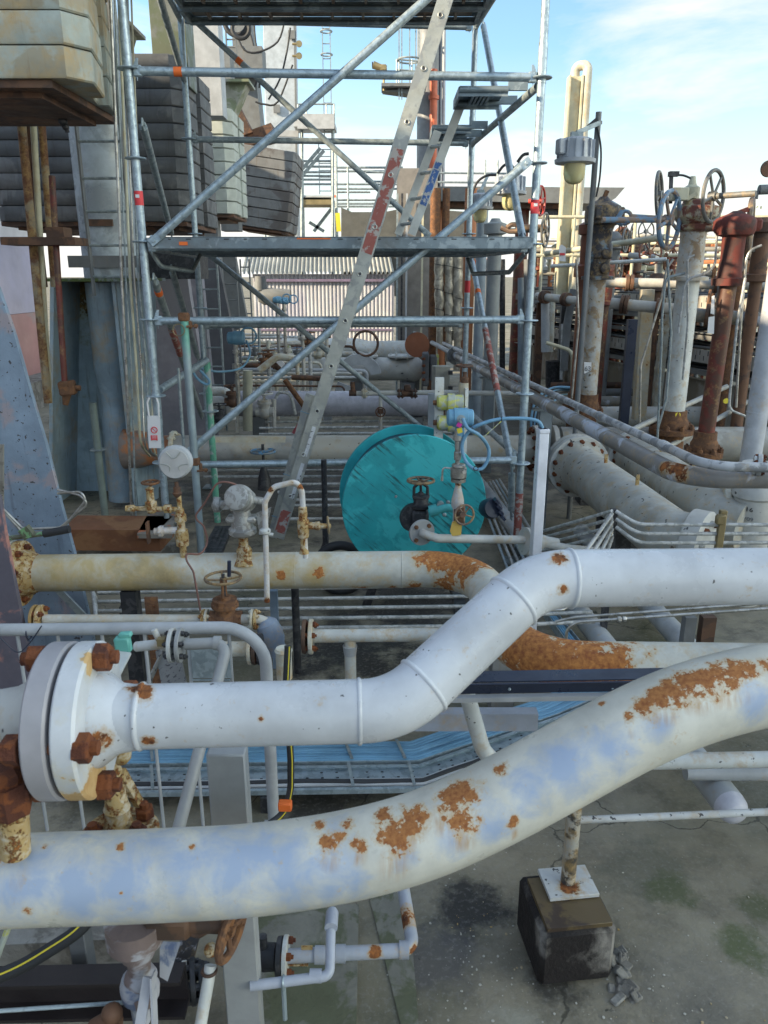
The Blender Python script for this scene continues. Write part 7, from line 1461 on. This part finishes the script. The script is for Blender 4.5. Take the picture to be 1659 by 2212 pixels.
def hw(x, y, px, Y, ax, mat, label, spokes=5, stem=None, rr=.05):
    t = T('handwheel', label, 'handwheel'); R = px * pw(y, Y); m = M(); m.wheel(P(x, y, Y), ax, R, R * rr * 1.5, spokes); t.p('rim_and_spokes', m, mat)
    if stem: m = M(); m.cyl(P(x, y, Y), P(x, y, Y) + Vector(stem), .022, n=10); t.p('stem', m, mat)
    t.end()
iron = paint('grey_iron_wheel', (.15, .15, .145), dirt=.35, rust=.2, rs=12)
blui = paint('blue_worn_iron', (.17, .27, .38), alt=(.28, .2, .15), altamt=.4, altscale=9, dirt=.2)
hw(1168, 434, 30, 7.6, V3(1, -.55, 0), redb, 'small bright red handwheel just right of the right standard', 6, (-.1, .05, 0))
hw(1178, 497, 34, 7.6, V3(1, -.45, 0), iron, 'grey handwheel under the red one, right of the right standard', 6, (-.35, .1, 0))
hw(1424, 423, 48, 6.8, V3(1, -.5, .1), iron, 'thin grey handwheel behind the gearbox, upper left one', 4)
hw(1446, 475, 58, 6.1, V3(1, -.85, .0), blui, 'worn blue handwheel in front of the broad white riser', 5, (-.5, 0, 0), .06)
hw(1541, 424, 52, 6.1, V3(1, -1.0, .0), iron, 'tall grey handwheel rising between the white and red risers', 5, (.22, -.2, .0), .055)
hw(1620, 493, 58, 5.9, V3(1, -.5, .05), paint('rusty_iron_wheel', (.13, .10, .085), rust=.35, rs=18, dirt=.2), 'heavy grey handwheel right of the red riser', 6, (-.3, .05, 0), .07)
hw(1396, 500, 22, 9.5, V3(.5, -1, 0), iron, 'small far handwheel between the two left risers', 5)
def stems():
    t = T('valve_yoke', 'blue-grey shackle and spindle bar joining the two tall risers', 'valve part'); Y = 6.2
    m = M(); m.torus(P(1350, 470, Y), V3(.3, 1, 0), .045, .014, 20, 8); m.cyl(P(1365, 470, Y), P(1445, 475, Y), .026, n=14); m.tube([P(1345, 485, Y), P(1330, 478, Y), P(1345, 455, Y)], .018, 8, R=.03); t.p('spindle', m, blui); t.end()
    t = T('valve_yoke', 'rusty shackle and brass spindle between the lamps and right standard', 'valve part'); Y = 7.6
    m = M(); m.tube([P(1095, 492, Y), P(1105, 485, Y), P(1120, 485, Y), P(1120, 500, Y), P(1100, 500, Y), P(1082, 492, Y)], .022, 8, R=.04); m.cyl(P(1120, 492, Y), P(1180, 492, Y), .03, n=12); t.p('spindle', m, paint('brown_spindle', (.22, .14, .10), dirt=.3, rust=.3)); t.end()
    t = T('valve_motor', 'small grey round valve head on a post left of the right standard', 'valve part'); m = M(); c = P(1070, 492, 8); m.lathe((c.x, 8, 0), ZA, [(0, .07), (zat(508, 8), .07), (zat(505, 8), .11), (zat(484, 8), .11), (zat(480, 8), .06), (zat(472, 8), .04)], 18); t.p('valve_motor', m, paint('grey_valve_head', (.28, .30, .30), dirt=.3)); t.end()
stems()
# ---------------------------------------------------------------- lamp post, pole and floodlights
def flood(x, y, Y, s, label, arm):
    t = T('floodlight', label, 'lamp'); c = P(x, y, Y)
    m = M(); m.lathe(c, ZA, [(-.125 * s, .10 * s), (-.12 * s, .17 * s), (-.09 * s, .175 * s), (-.085 * s, .145 * s), (.06 * s, .135 * s), (.075 * s, .115 * s), (.085 * s, .06 * s)], 32)
    for k in range(14): an = k * math.pi / 7; m.box(c + V3(math.cos(an) * .145 * s, math.sin(an) * .145 * s, -.01 * s), (.03 * s, .008 * s, .14 * s), V3(math.cos(an), math.sin(an), 0), V3(-math.sin(an), math.cos(an), 0))
    m.box(c + V3(-.13 * s, -.07 * s, -.0), (.10 * s, .08 * s, .12 * s), V3(1, .3, 0), YA, .01 * s); t.p('housing', m, paint('lamp_housing', (.42, .45, .49), dirt=.3, rough=.45, metal=.2) if 'lamp_housing' not in MATS else MATS['lamp_housing'])
    m = M(); m.lathe(c - ZA * .124 * s, -ZA, [(0, .092 * s), (.08 * s, .092 * s), (.125 * s, .08 * s), (.155 * s, .05 * s), (.165 * s, .005 * s)], 28); g_ = t.p('glass_dome', m, lens)
    m = M(); m.lathe(c - ZA * .13 * s, -ZA, [(0, .06 * s), (.04 * s, .05 * s), (.09 * s, .02 * s), (.12 * s, .015 * s)], 14); t.p('bulb', m, paint('bulb_parts', (.55, .52, .35), dirt=.2) if 'bulb_parts' not in MATS else MATS['bulb_parts'], g_)
    m = M(); m.box(c + ZA * .10 * s, (.10 * s, .06 * s, .05 * s)); m.bar(c + ZA * .12 * s, c + Vector(arm), .03, .02, YA); t.p('bracket', m, galvd); t.end()
flood(1244, 320, 5.9, .82, 'nearest finned bulkhead lamp with a glass dome tinted sunlit yellow, on the tall cream post', (.17, .05, .17))
flood(1038, 432, 8.8, .80, 'lower far bulkhead lamp with a dome tinted sunlit yellow left of the right standard', (.08, .1, .25))
flood(1104, 395, 8.4, .92, 'upper far bulkhead lamp with a dome tinted sunlit yellow left of the right standard', (.10, .1, .2))
def lamppost():
    t = T('cream_post', 'tall cream steel channel post with a looped pipe top behind the nearest lamp', 'post'); Y = 10.4; zb = 1.66
    xa = P(1231, 350, Y).x
    m = M(); m.ibeam(V3(xa, Y, zb), V3(xa, Y, zat(165, Y)), .16, .17, .018, XA); t.p('channel', m, cream)
    x2 = P(1259, 300, Y - .02).x; m = M(); m.tube([V3(x2, Y - .03, zb), V3(x2, Y - .03, zat(141, Y)), V3(x2 - .13, Y + .05, zat(141, Y)), V3(x2 - .13, Y + .05, zat(165, Y) - .05)], .055, 20, R=.06); t.p('looped_pipe', m, paint('cream_rusty_pipe', (.55, .53, .44), rust=.28, rs=7, dirt=.2)); t.end()
    t = T('gallery_floor', 'grey raised gallery floor carrying the tall cream post', 'platform'); m = M(); a_, b_ = P(1150, 620, 10.2), P(1700, 620, 10.2); m.box(((a_.x + b_.x) / 2, 10.8, 1.62), (b_.x - a_.x, 1.3, .08)); t.p('deck', m, greyst)
    for k in range(5): m = M(); x = a_.x + .2 + k * (b_.x - a_.x - .4) / 4; m.box((x, 10.6, .79), (.1, .1, 1.58)); t.p('leg', m, brown)
    for zz in (2.15, 2.6):
        m = M(); m.cyl((a_.x, 10.2, zz), (b_.x, 10.2, zz), .022, n=8); t.p('handrail', m, cream)
    for k in range(9): m = M(); x = a_.x + .1 + k * (b_.x - a_.x - .2) / 8; m.cyl((x, 10.2, 1.66), (x, 10.2, 2.6), .02, n=8); t.p('rail_post', m, cream)
    t.end()
    t = T('conduit_pole', 'slim grey conduit pole with a cable right of the cream post', 'pole'); q = P(1287, 330, 6.0); m = M(); m.cyl((q.x, 6.0, 0), (q.x, 6.0, zat(242, 6)), .021, n=12); m.cyl((q.x, 6, zat(268, 6)), (q.x, 6, zat(262, 6)), .03, n=12); t.p('pole', m, greyst); m = M(); m.tube(spline([P(1289, 270, 5.97), P(1298, 320, 5.97), P(1296, 380, 5.97), P(1288, 425, 5.97)], 5), .007, 6); m.bar(P(1270, 275, 5.95), P(1290, 258, 5.95), .02, .03); t.p('cable', m, rubber); t.end()
    t = T('white_tag', 'white tag with a red mark hanging beside the conduit pole', 'tag'); m = M(); m.prism([P(1208, 532, 6.4), P(1214, 528, 6.4), P(1222, 534, 6.4), P(1222, 565, 6.4), P(1208, 563, 6.4)], (0, .006, 0)); t.p('card', m, tag_w); m = M(); m.box(P(1215, 549, 6.395), (.04, .004, .018)); t.p('red_mark', m, tag_r); t.end()
    for i, (pts, lb) in enumerate((([(1018, 425), (1030, 395), (1050, 380), (1072, 378)], 'black cable arching from the lower far lamp'), ([(1075, 375), (1088, 358), (1102, 355), (1110, 365)], 'black cable arching above the upper far lamp'), ([(1118, 350), (1130, 335), (1142, 332)], 'short black cable looping onto the right standard'))):
        pipe('lamp_cable', spline([P(x, y, 8.2 - i * .8) for x, y in pts], 5), .012, rubber, lb, 'cable', R=0)
lamppost()
# ---------------------------------------------------------------- cable rack running away at the right
def rack():
    A0, B0 = V3(3.95, 6.7, 0), V3(2.25, 13.5, 0); dd = (B0 - A0).normalized(); nn = V3(-dd.y, dd.x, 0)
    for i, z in enumerate((1.62, 1.44, 1.26, 1.06, .88)):
        a, b = A0 + ZA * z, B0 + ZA * z
        t = T('cable_rack', ['topmost', 'second', 'middle', 'fourth', 'lowest'][i] + ' tier of cable rack loaded with dark cables at right', 'cable rack', 'cable rack tiers'); perf = i in (0, 3)
        m = M(); hh_ = .14 if perf else .045; m.bar(a, b, .005, hh_); m.bar(a - nn * .2 - ZA * hh_ / 2, b - nn * .2 - ZA * hh_ / 2, .4, .005); t.p('side_rail', m, paint('rack_rail%d' % i, (.40, .38, .34) if perf else (.20, .20, .19), dirt=.3, streak=.4))
        for k in range(9):
            off = -nn * (.02 + k * .04) + ZA * (hh_ / 2 + random.uniform(-.01, .02) + k * .003); pts = [a.lerp(b, f / 8) + off + V3(0, 0, random.uniform(-.016, .016)) for f in range(9)]; m = M(); m.tube(pts, random.choice((.010, .013, .017)), 7); t.p('cable', m, rubber if k % 3 else greyst)
        if perf:
            for k in range(95):
                c = a.lerp(b, ((k + .5) / 95) ** 1.3) + nn * .0035; s_ = M()
                s_.box(c + ZA * (.035 if k % 2 else -.02), (.012, .002, .05), dd, nn); t.p('slot', s_, black)
        t.end()
    m = M(); a, b = A0 + V3(0, .06, .58), B0 + V3(0, .06, .58); m.bar(a, b, .01, .46); m.bar(a + ZA * .235 + nn * .03, b + ZA * .235 + nn * .03, .06, .01); one('rack_skirt', m, paint('skirt_plate', (.36, .33, .28), alt=(.22, .19, .14), altamt=.5, altscale=1.5, dirt=.3, streak=.6), 'long pale stained skirt plate below the cable rack tiers', 'steel plate')
    for k in (0, 2, 4):
        f = k / 5.5; c = A0.lerp(B0, f) + nn * .08; m = M(); m.bar(c, c + V3(0, 0, 1.66), .09, .09, YA); one('rack_post', m, (cream, greyst, offw)[k % 3], ['nearest', 'second nearest', 'third', 'fourth', 'fifth', 'farthest'][k] + ' upright carrying the cable rack', 'post')
    m = M(); m.bar(P(1398, 625, 7.8), V3(P(1385, 850, 7.8).x, 7.8, .5), .12, .1, YA); one('flaky_post', m, paint('flaky_cream_post', (.42, .40, .33), rust=.38, rs=10, dirt=.3), 'flaking cream channel post between the number 63 and broad white risers', 'post')
    m = M(); m.bar(P(1366, 690, 6.9), V3(P(1345, 930, 6.9).x, 6.9, .3), .08, .06, YA); one('navy_post', m, navy, 'dark navy leaning post between the number 63 and broad white risers', 'post')
    for i, (x0, y0, Y0, x1, y1, Y1, r, mt, lb) in enumerate((
        (1300, 610, 7.6, 1750, 618, 7.2, .045, beige, 'grimy beige level pipe with flanges crossing just below the riser tops'), (1160, 640, 9.5, 1270, 652, 8.8, .045, beige, 'beige pipe with a flange left of the number 63 riser'),
        (1320, 655, 7.4, 1500, 672, 7.1, .05, beige, 'grimy pipe one row below the riser tops'), (1500, 680, 7.1, 1700, 695, 6.8, .06, greywarm, 'mossy fat pipe right of the red riser'), (1180, 548, 9.5, 1440, 512, 7.6, .03, cream, 'slanting handrail tube behind the risers'),
        (1190, 575, 9, 1440, 560, 8.4, .02, offw2, 'thin pale handrail below the slanting one'), (1360, 552, 9.5, 1420, 555, 9.2, .035, offw2, 'short fat handrail end behind the number 63 riser'), (1600, 545, 8, 1750, 535, 8, .03, cream, 'cream handrail right of the red riser'))):
        t = T('level_pipe', lb, 'pipe'); a, b = P(x0, y0, Y0), P(x1, y1, Y1); m = M(); m.cyl(a, b, r, n=16); t.p('pipe_run', m, mt)
        if i < 4:
            for f in (.12, .55): k = M(); d = (b - a).normalized(); k.lathe(a.lerp(b, f), d, [(0, r * 1.7), (.03, r * 1.7), (.035, r * 1.3), (.04, r * 1.7), (.07, r * 1.7)], 16); t.p('flange', k, brown)
        t.end()
    # small-bore tubes hung over the risers
    for i, (pts, Y) in enumerate((([(1380, 1010), (1384, 790), (1430, 640), (1440, 580), (1455, 560)], 6.2), ([(1465, 720), (1478, 620), (1490, 600), (1530, 590), (1545, 570), (1550, 480)], 5.9), ([(1420, 955), (1430, 720), (1430, 690), (1436, 620), (1440, 600), (1480, 590)], 6.0),
        ([(1590, 880), (1600, 700), (1612, 560), (1620, 540), (1645, 530)], 5.6), ([(1612, 900), (1575, 885), (1576, 860), (1592, 700), (1610, 600)], 5.5), ([(1442, 560), (1450, 720), (1440, 860), (1420, 930)], 6.0), ([(1245, 560), (1250, 700), (1235, 860)], 6.2), ([(1500, 552), (1485, 556), (1486, 700), (1475, 820)], 6.0))):
        pipe('thin_hung_tube', [P(x, y, Y) for x, y in pts], .009, (stain_, tubed, galvd)[i % 3], ['long bright tube left of the broad white riser', 'bright tube elbowing over to the red riser', 'bright tube climbing the broad white riser', 'bright tube right of the red riser', 'hooked tube in front of the pale margin riser', 'thin line down the face of the broad riser', 'thin white line down the red-brown riser', 'thin line between the broad and red risers'][i], 'tube', R=.08)
    for i, (x0, y0, x1, y1) in enumerate(((1362, 930, 1570, 835), (1435, 970, 1615, 868))):
        m = M(); m.cyl(P(x0, y0, 6.1), P(x1, y1, 6.9), .022, n=12); one('diagonal_brace', m, paint('brace_white%d' % i, (.45, .46, .44), rust=.15, dirt=.3), ('upper' if i == 0 else 'lower') + ' slanting pale brace tube behind the red riser foot', 'brace')
    for i, (x, y, Y) in enumerate(((1568, 866, 6.2), (1464, 896, 6.2))): m = M(); m.lathe(P(x, y, Y), -YA, [(0, .022), (.006, .022)], 16); one('yellow_disc_tag', m, yelc, ['yellow round tag dangling left of the red riser', 'smaller yellow round tag by the broad white riser'][1 - i if False else i], 'tag')
    # coiled blue-black cables dropping left of riser A
    for i in range(9):
        o = i * 5; pts = [P(1240, 838 - 0 + i * 1.5, 7.2 + i * .04), P(1195 + o * .4, 838 + o * .5, 7.2), P(1160 + o * .7, 862 + o * .6, 7.1), P(1148 + o * .7, 905, 7.0), P(1150 + o * .6, 960, 6.9), P(1140 + o * .6, 1010, 6.8)]
        pipe('looped_cable', spline(pts, 5), .013, bluec if i in (0, 2, 7) else rubber if i % 2 else greyst, '%s from outside in the cable sheaf curving down left of riser 63' % ['first', 'second', 'third', 'fourth', 'fifth', 'sixth', 'seventh', 'eighth', 'ninth'][i], 'cable', R=0, group='cables curving down behind the twin pipes')
    for i, (pts, r, mt) in enumerate((([(1180, 740), (1230, 756), (1237, 770), (1237, 830)], .022, cream), ([(1240, 625), (1225, 700), (1218, 800)], .045, greyst), ([(1178, 640), (1178, 760)], .05, greyl), ([(1195, 640), (1190, 760)], .03, offw), ([(1215, 700), (1212, 820)], .02, tubed), ([(1140, 560), (1140, 800)], .05, greyst), ([(1125, 600), (1125, 830)], .04, paint('steel_blue_col', (.25, .31, .36), dirt=.2)), ([(1060, 560), (1060, 850)], .06, greyst), ([(1085, 560), (1085, 800)], .04, black), ([(1195, 780), (1195, 840)], .11, black))):
        pipe('service_pipe', [P(x, y, 9 + i * .25) for x, y in pts], r, mt, ['cream handrail hoop low behind the right standard', 'leaning grey pipe left of the red-brown riser', 'pale grey flanged upright behind the right standard', 'scabby off-white upright beside the pale grey one', 'thin dark upright before the cream hoop', 'grey upright seen just left of the right standard', 'steel-blue column left of the right standard', 'thick grey upright behind the red-banded brace', 'black upright behind the red-banded brace', 'black hose-wrapped drum low behind the right standard'][i], 'pipe', R=.15)
rack()
def ordn(n):
    u = ['', 'first', 'second', 'third', 'fourth', 'fifth', 'sixth', 'seventh', 'eighth', 'ninth', 'tenth', 'eleventh', 'twelfth', 'thirteenth', 'fourteenth', 'fifteenth', 'sixteenth', 'seventeenth', 'eighteenth', 'nineteenth']
    if n < 20: return u[n]
    tn = {2: 'twent', 3: 'thirt', 4: 'fort'}[n // 10]; return tn + 'ieth' if n % 10 == 0 else tn + 'y-' + u[n % 10]
# far sunlit plant: each piece is one thing
def far_plant():
    rnd = random.Random(11); words = ['cream', 'buff', 'pale grey', 'off-white', 'rusty']; mats = [cream, paint('buff', (.50, .46, .33), dirt=.3), greyl, offw, redp]
    for i in range(46):
        x = 1150 + i * 11.5 + rnd.uniform(-3, 3); Y = rnd.uniform(13.5, 19); top = rnd.uniform(505, 590); k = i % 5; r = rnd.uniform(.025, .09)
        a = P(x, 600, Y); t = T('plant_upright', None, 'post', 'far sunlit uprights beyond the cable rack')
        t.l = '%s upright %s, %s from the left in the far row' % (words[k], ['with domed top', 'with cross arm', 'plain and slim', 'with flanged head'][i % 4], ordn(i + 1))
        m = M()
        if i % 3: m.cyl((a.x, Y, 0), (a.x, Y, zat(top, Y)), r, n=10)
        else: m.bar((a.x, Y, 0), (a.x, Y, zat(top, Y)), r * 1.6, r * 1.6, YA)
        t.p('shaft', m, mats[k])
        h = M(); zt = zat(top, Y)
        if i % 4 == 0: h.ball((a.x, Y, zt), r * 1.3, 10)
        elif i % 4 == 1: h.bar((a.x - .25, Y, zt - .05), (a.x + .3, Y, zt - .05), .05, .05)
        elif i % 4 == 3: h.lathe((a.x, Y, zt - .08), ZA, [(0, r * 1.8), (.05, r * 1.8), (.06, r), (.1, r), (.11, r * 1.8), (.15, r * 1.8)], 12)
        if h.v: t.p('head', h, mats[(k + 2) % 5])
        t.end()
    for i, (x0, x1, y0, y1, Y, mt, lb) in enumerate(((1345, 1395, 560, 605, 12, cream, 'pale louvred cabinet'), (1270, 1300, 570, 600, 14, paint('buff2', (.52, .46, .30), dirt=.3), 'buff cabinet behind the number 63 riser'), (1160, 1200, 575, 640, 15, offw2, 'white cabinet beyond the right standard'), (1440, 1475, 560, 600, 14, cream, 'cream cabinet behind the broad white riser'), (1205, 1240, 590, 640, 16, greyl, 'grey cabinet behind the cream post'), (1560, 1600, 570, 610, 15, MATS['buff2'], 'buff cabinet right of the red riser'))):
        t = T('cabinet', lb + ', in the far sunlit plant', 'cabinet'); a, b = P(x0, y0, Y), P(x1, y1, Y); m = M(); m.box(((a.x + b.x) / 2, Y + .3, a.z / 2), (b.x - a.x, .6, a.z), XA, YA, .02); t.p('body', m, mt)
        for k in range(5): s_ = M(); z_ = a.z - .08 - k * .08; s_.bar((a.x + .04, Y - .01, z_), (b.x - .04, Y - .01, z_), .01, .015); t.p('louvre', s_, greyst)
        t.end()
    t = T('storage_tank', 'long yellow-lit horizontal tank at the far right', 'tank'); m = M(); a = P(1480, 578, 20); m.lathe(V3(a.x, 20, 1.75), XA, [(0, .2), (.1, .45), (.3, .55), (6, .55), (6.2, .45)], 28); t.p('shell', m, cream); m = M(); m.box((a.x + 1, 20, .6), (.2, .9, 1.2)); t.p('saddle', m, greyst); m = M(); m.box((a.x + 4.5, 20, .6), (.2, .9, 1.2)); t.p('saddle', m, greyst); t.end()
    for i, (x, y0, y1, Y, mt) in enumerate(((1345, 490, 600, 11, redp), (1375, 520, 590, 11, redp), (1325, 500, 640, 9.5, greyst), (1310, 560, 650, 9, redp), (1420, 590, 660, 9, brown))):
        t = T('small_hydrant', ['red latticed valve stand', 'squat red valve with a bulging head', 'grey valve stand', 'short red riser', 'brown flanged riser'][i] + ' among the far plant at right', 'valve'); a = P(x, y0, Y); m = M(); zt = a.z; m.lathe((a.x, Y, 0), ZA, [(0, .07), (zt - .5, .07), (zt - .49, .13), (zt - .45, .13), (zt - .44, .09), (zt - .2, .10), (zt - .19, .14), (zt - .08, .13), (zt, .05)], 16); t.p('body', m, mt)
        m = M(); m.wheel((a.x + .12, Y - .1, zt - .1), V3(1, -.6, 0), .13, .012, 5); t.p('handwheel', m, iron); t.end()
    for i, (x, y, Y, s) in enumerate(((1640, 596, 60, 1.6), (1668, 596, 70, 2.1), (1380, 598, 90, 1.6))):
        rnd2 = random.Random(i); c = P(x, y, Y); t = T('tree', ['yellow-green far tree at the right margin', 'taller far tree leaving the frame at right', 'low distant tree between the risers'][i], 'tree'); m = M(); m.cyl((c.x, Y, 0), (c.x, Y, 2.0 * s), .2, .1, n=8); t.p('trunk', m, brown)
        m = M()
        for k in range(900):
            v = V3(rnd2.gauss(0, 1), rnd2.gauss(0, 1), rnd2.gauss(0, .6)) * s * .85; p_ = V3(c.x, Y, 2.6 * s * .8) + v; d = V3(rnd2.uniform(-1, 1), rnd2.uniform(-1, 1), rnd2.uniform(-1, 1)) * .22; e = V3(rnd2.uniform(-1, 1), rnd2.uniform(-1, 1), rnd2.uniform(-1, 1)) * .22; m.add([p_, p_ + d, p_ + d + e, p_ + e], [(0, 1, 2, 3)])
        t.p('crown', m, paint('leaf%d' % i, (.12, .16, .03), alt=(.20, .22, .04), altamt=.5, altscale=2, dirt=0, bump=0)); t.end()
far_plant()

def gallery():
    rnd = random.Random(5); mts = [beige, greywarm, cream, offw2, greyst, brown, orange]
    cols = ['beige', 'drab', 'cream', 'off-white', 'grey', 'brown', 'orange-brown']
    for i in range(17):
        y0 = 506 + i * 7.2; Y = rnd.uniform(11, 16); x0 = rnd.choice((1150, 1190, 1300)); x1 = rnd.choice((1660, 1720, 1500)); k = (i * 3) % 7
        a, b = P(x0, y0 + rnd.uniform(-4, 4), Y + 1.5), P(x1, y0 + rnd.uniform(-8, 8), Y)
        t = T('gallery_pipe', '%s level pipe, %s from the top of the pipe gallery beyond the risers' % (cols[k], ordn(i + 1)), 'pipe', 'level pipes of the right pipe gallery'); m = M(); r = rnd.uniform(.012, .04)
        pts = [a, b] if i % 3 else [a + V3(0, 0, -.5), a, b, b + V3(0, .3, -.6)]; m.tube(pts, r, 10, R=.12); t.p('pipe_run', m, mts[k])
        if i % 2 == 0:
            f = M(); d = (b - a).normalized(); c = a.lerp(b, rnd.uniform(.2, .8)); f.lathe(c, d, [(0, r * 2), (.03, r * 2), (.035, r * 1.2), (.04, r * 2), (.07, r * 2)], 12); t.p('flange', f, mts[(k + 1) % 7])
        t.end()
    for i in range(14):
        x = 1165 + i * 37 + rnd.uniform(-8, 8); y = rnd.uniform(500, 590); Y = 5.625 / ((x - 829.5) / 1690 + .25) + rnd.uniform(.5, 2)
        t = T('gallery_valve', '%s from the left of the small handwheel valves in the right pipe gallery' % ordn(i + 1), 'valve', 'small valves of the right pipe gallery'); c = P(x, y, Y)
        m = M(); m.lathe((c.x, Y, 0), ZA, [(0, .03), (c.z - .35, .03), (c.z - .34, .07), (c.z - .30, .07), (c.z - .28, .05), (c.z - .15, .06), (c.z - .14, .08), (c.z - .1, .08), (c.z - .08, .02), (c.z, .02)], 12); t.p('valve_body', m, (redp, rusty, greyst, beige)[i % 4])
        m = M(); ax = (ZA, V3(1, -.6, 0), V3(.2, -1, 0))[i % 3]; m.wheel(c + (V3(0, 0, 0) if i % 3 == 0 else V3(.03, -.12, -.12)), ax, rnd.uniform(.07, .14), .011, 5); t.p('handwheel', m, (iron, rusty, redp)[i % 3]); t.end()
    # crowded small bore work before the hut
    for i in range(16):
        x = 470 + i * 15.5 + rnd.uniform(-4, 4); y = rnd.uniform(725, 800); Y = rnd.uniform(9.2, 12.5)
        t = T('manifold_valve', '%s from the left of the little valves crowded in front of the hut' % ordn(i + 1), 'valve', 'little valves before the hut'); c = P(x, y, Y); s = rnd.uniform(.022, .034)
        gate_valve(t, c, ZA, XA, s, (beige, rusty, offw, brown, ylg, greyst)[i % 6], wmat=(iron, rusty, blui)[i % 3], wheelR=s * 2.4, h=.6)
        m = M(); m.cyl(c, (c.x, Y, 0), s * .9, n=10); t.p('stem_pipe', m, (beige, tubed, offw)[i % 3]); t.end()
    for i in range(14):
        x0 = 455 + rnd.uniform(0, 120); y = 722 + i * 8.5; Y = 12.8 - i * .28; x1 = x0 + rnd.uniform(90, 300)
        pts = [P(x0, y, Y), P(x1, y + rnd.uniform(-3, 3), Y)]; 
        if i % 2: pts = [P(x0, y + 18, Y)] + pts + [P(x1, y + 25, Y)]
        pipe('small_bore_pipe', pts, rnd.uniform(.012, .035), (beige, tubed, offw, brown, greyl)[i % 5], '%s small-bore pipe counting from the back in front of the hut' % ordn(i + 1), 'pipe', R=.1, group='small-bore pipes before the hut')
gallery()

for k, (x, yt, yb, Y, r, mt, lb) in enumerate(((1600, 560, 900, 7.2, .045, rusty, 'rusted slim riser right of the red riser'), (1572, 600, 860, 8.0, .05, greyst, 'grey riser peeping out right of the red one'), (1652, 470, 800, 6.6, .05, brown, 'brown riser with a wheel at the right margin'))):
    t = T('slim_riser', lb, 'riser'); a = P(x, yt, Y); m = M(); m.lathe((a.x, Y, 0), ZA, [(0, r), (a.z - .5, r), (a.z - .49, r * 2), (a.z - .44, r * 2), (a.z - .43, r * 1.3), (a.z - .12, r * 1.3), (a.z - .11, r * 2), (a.z - .04, r * 2), (a.z, r)], 16); t.p('body', m, mt)
    m = M(); m.wheel((a.x - .16, Y - .05, a.z - .25), V3(1, -.6, 0), .16, .014, 5); m.cyl((a.x - .16, Y - .05, a.z - .25), (a.x, Y, a.z - .25), .015, n=8); t.p('handwheel', m, (iron, rusty, iron, redp, iron)[k]); t.end()

for k, (x, y, px, Y, ax) in enumerate(((1310, 515, 20, 10.5, V3(.6, -1, 0)), (1345, 500, 24, 9.6, V3(1, -.7, 0)), (1405, 545, 26, 9.0, V3(.2, -1, .1)), (1500, 545, 22, 9.8, V3(1, -.5, 0)), (1590, 560, 26, 8.6, V3(.5, -1, 0)), (1650, 520, 34, 7.4, V3(1, -.6, 0)), (1230, 560, 18, 11, V3(.8, -1, 0)), (1645, 600, 24, 8.5, ZA))):
    hw(x, y, px, Y, ax, (iron, rusty, redp)[k % 3], '%s from the left of the loose far handwheels among the gallery pipes' % ordn(sorted((1310, 1345, 1405, 1500, 1590, 1650, 1230, 1645)).index(x) + 1), 5, (.05, .45, 0))
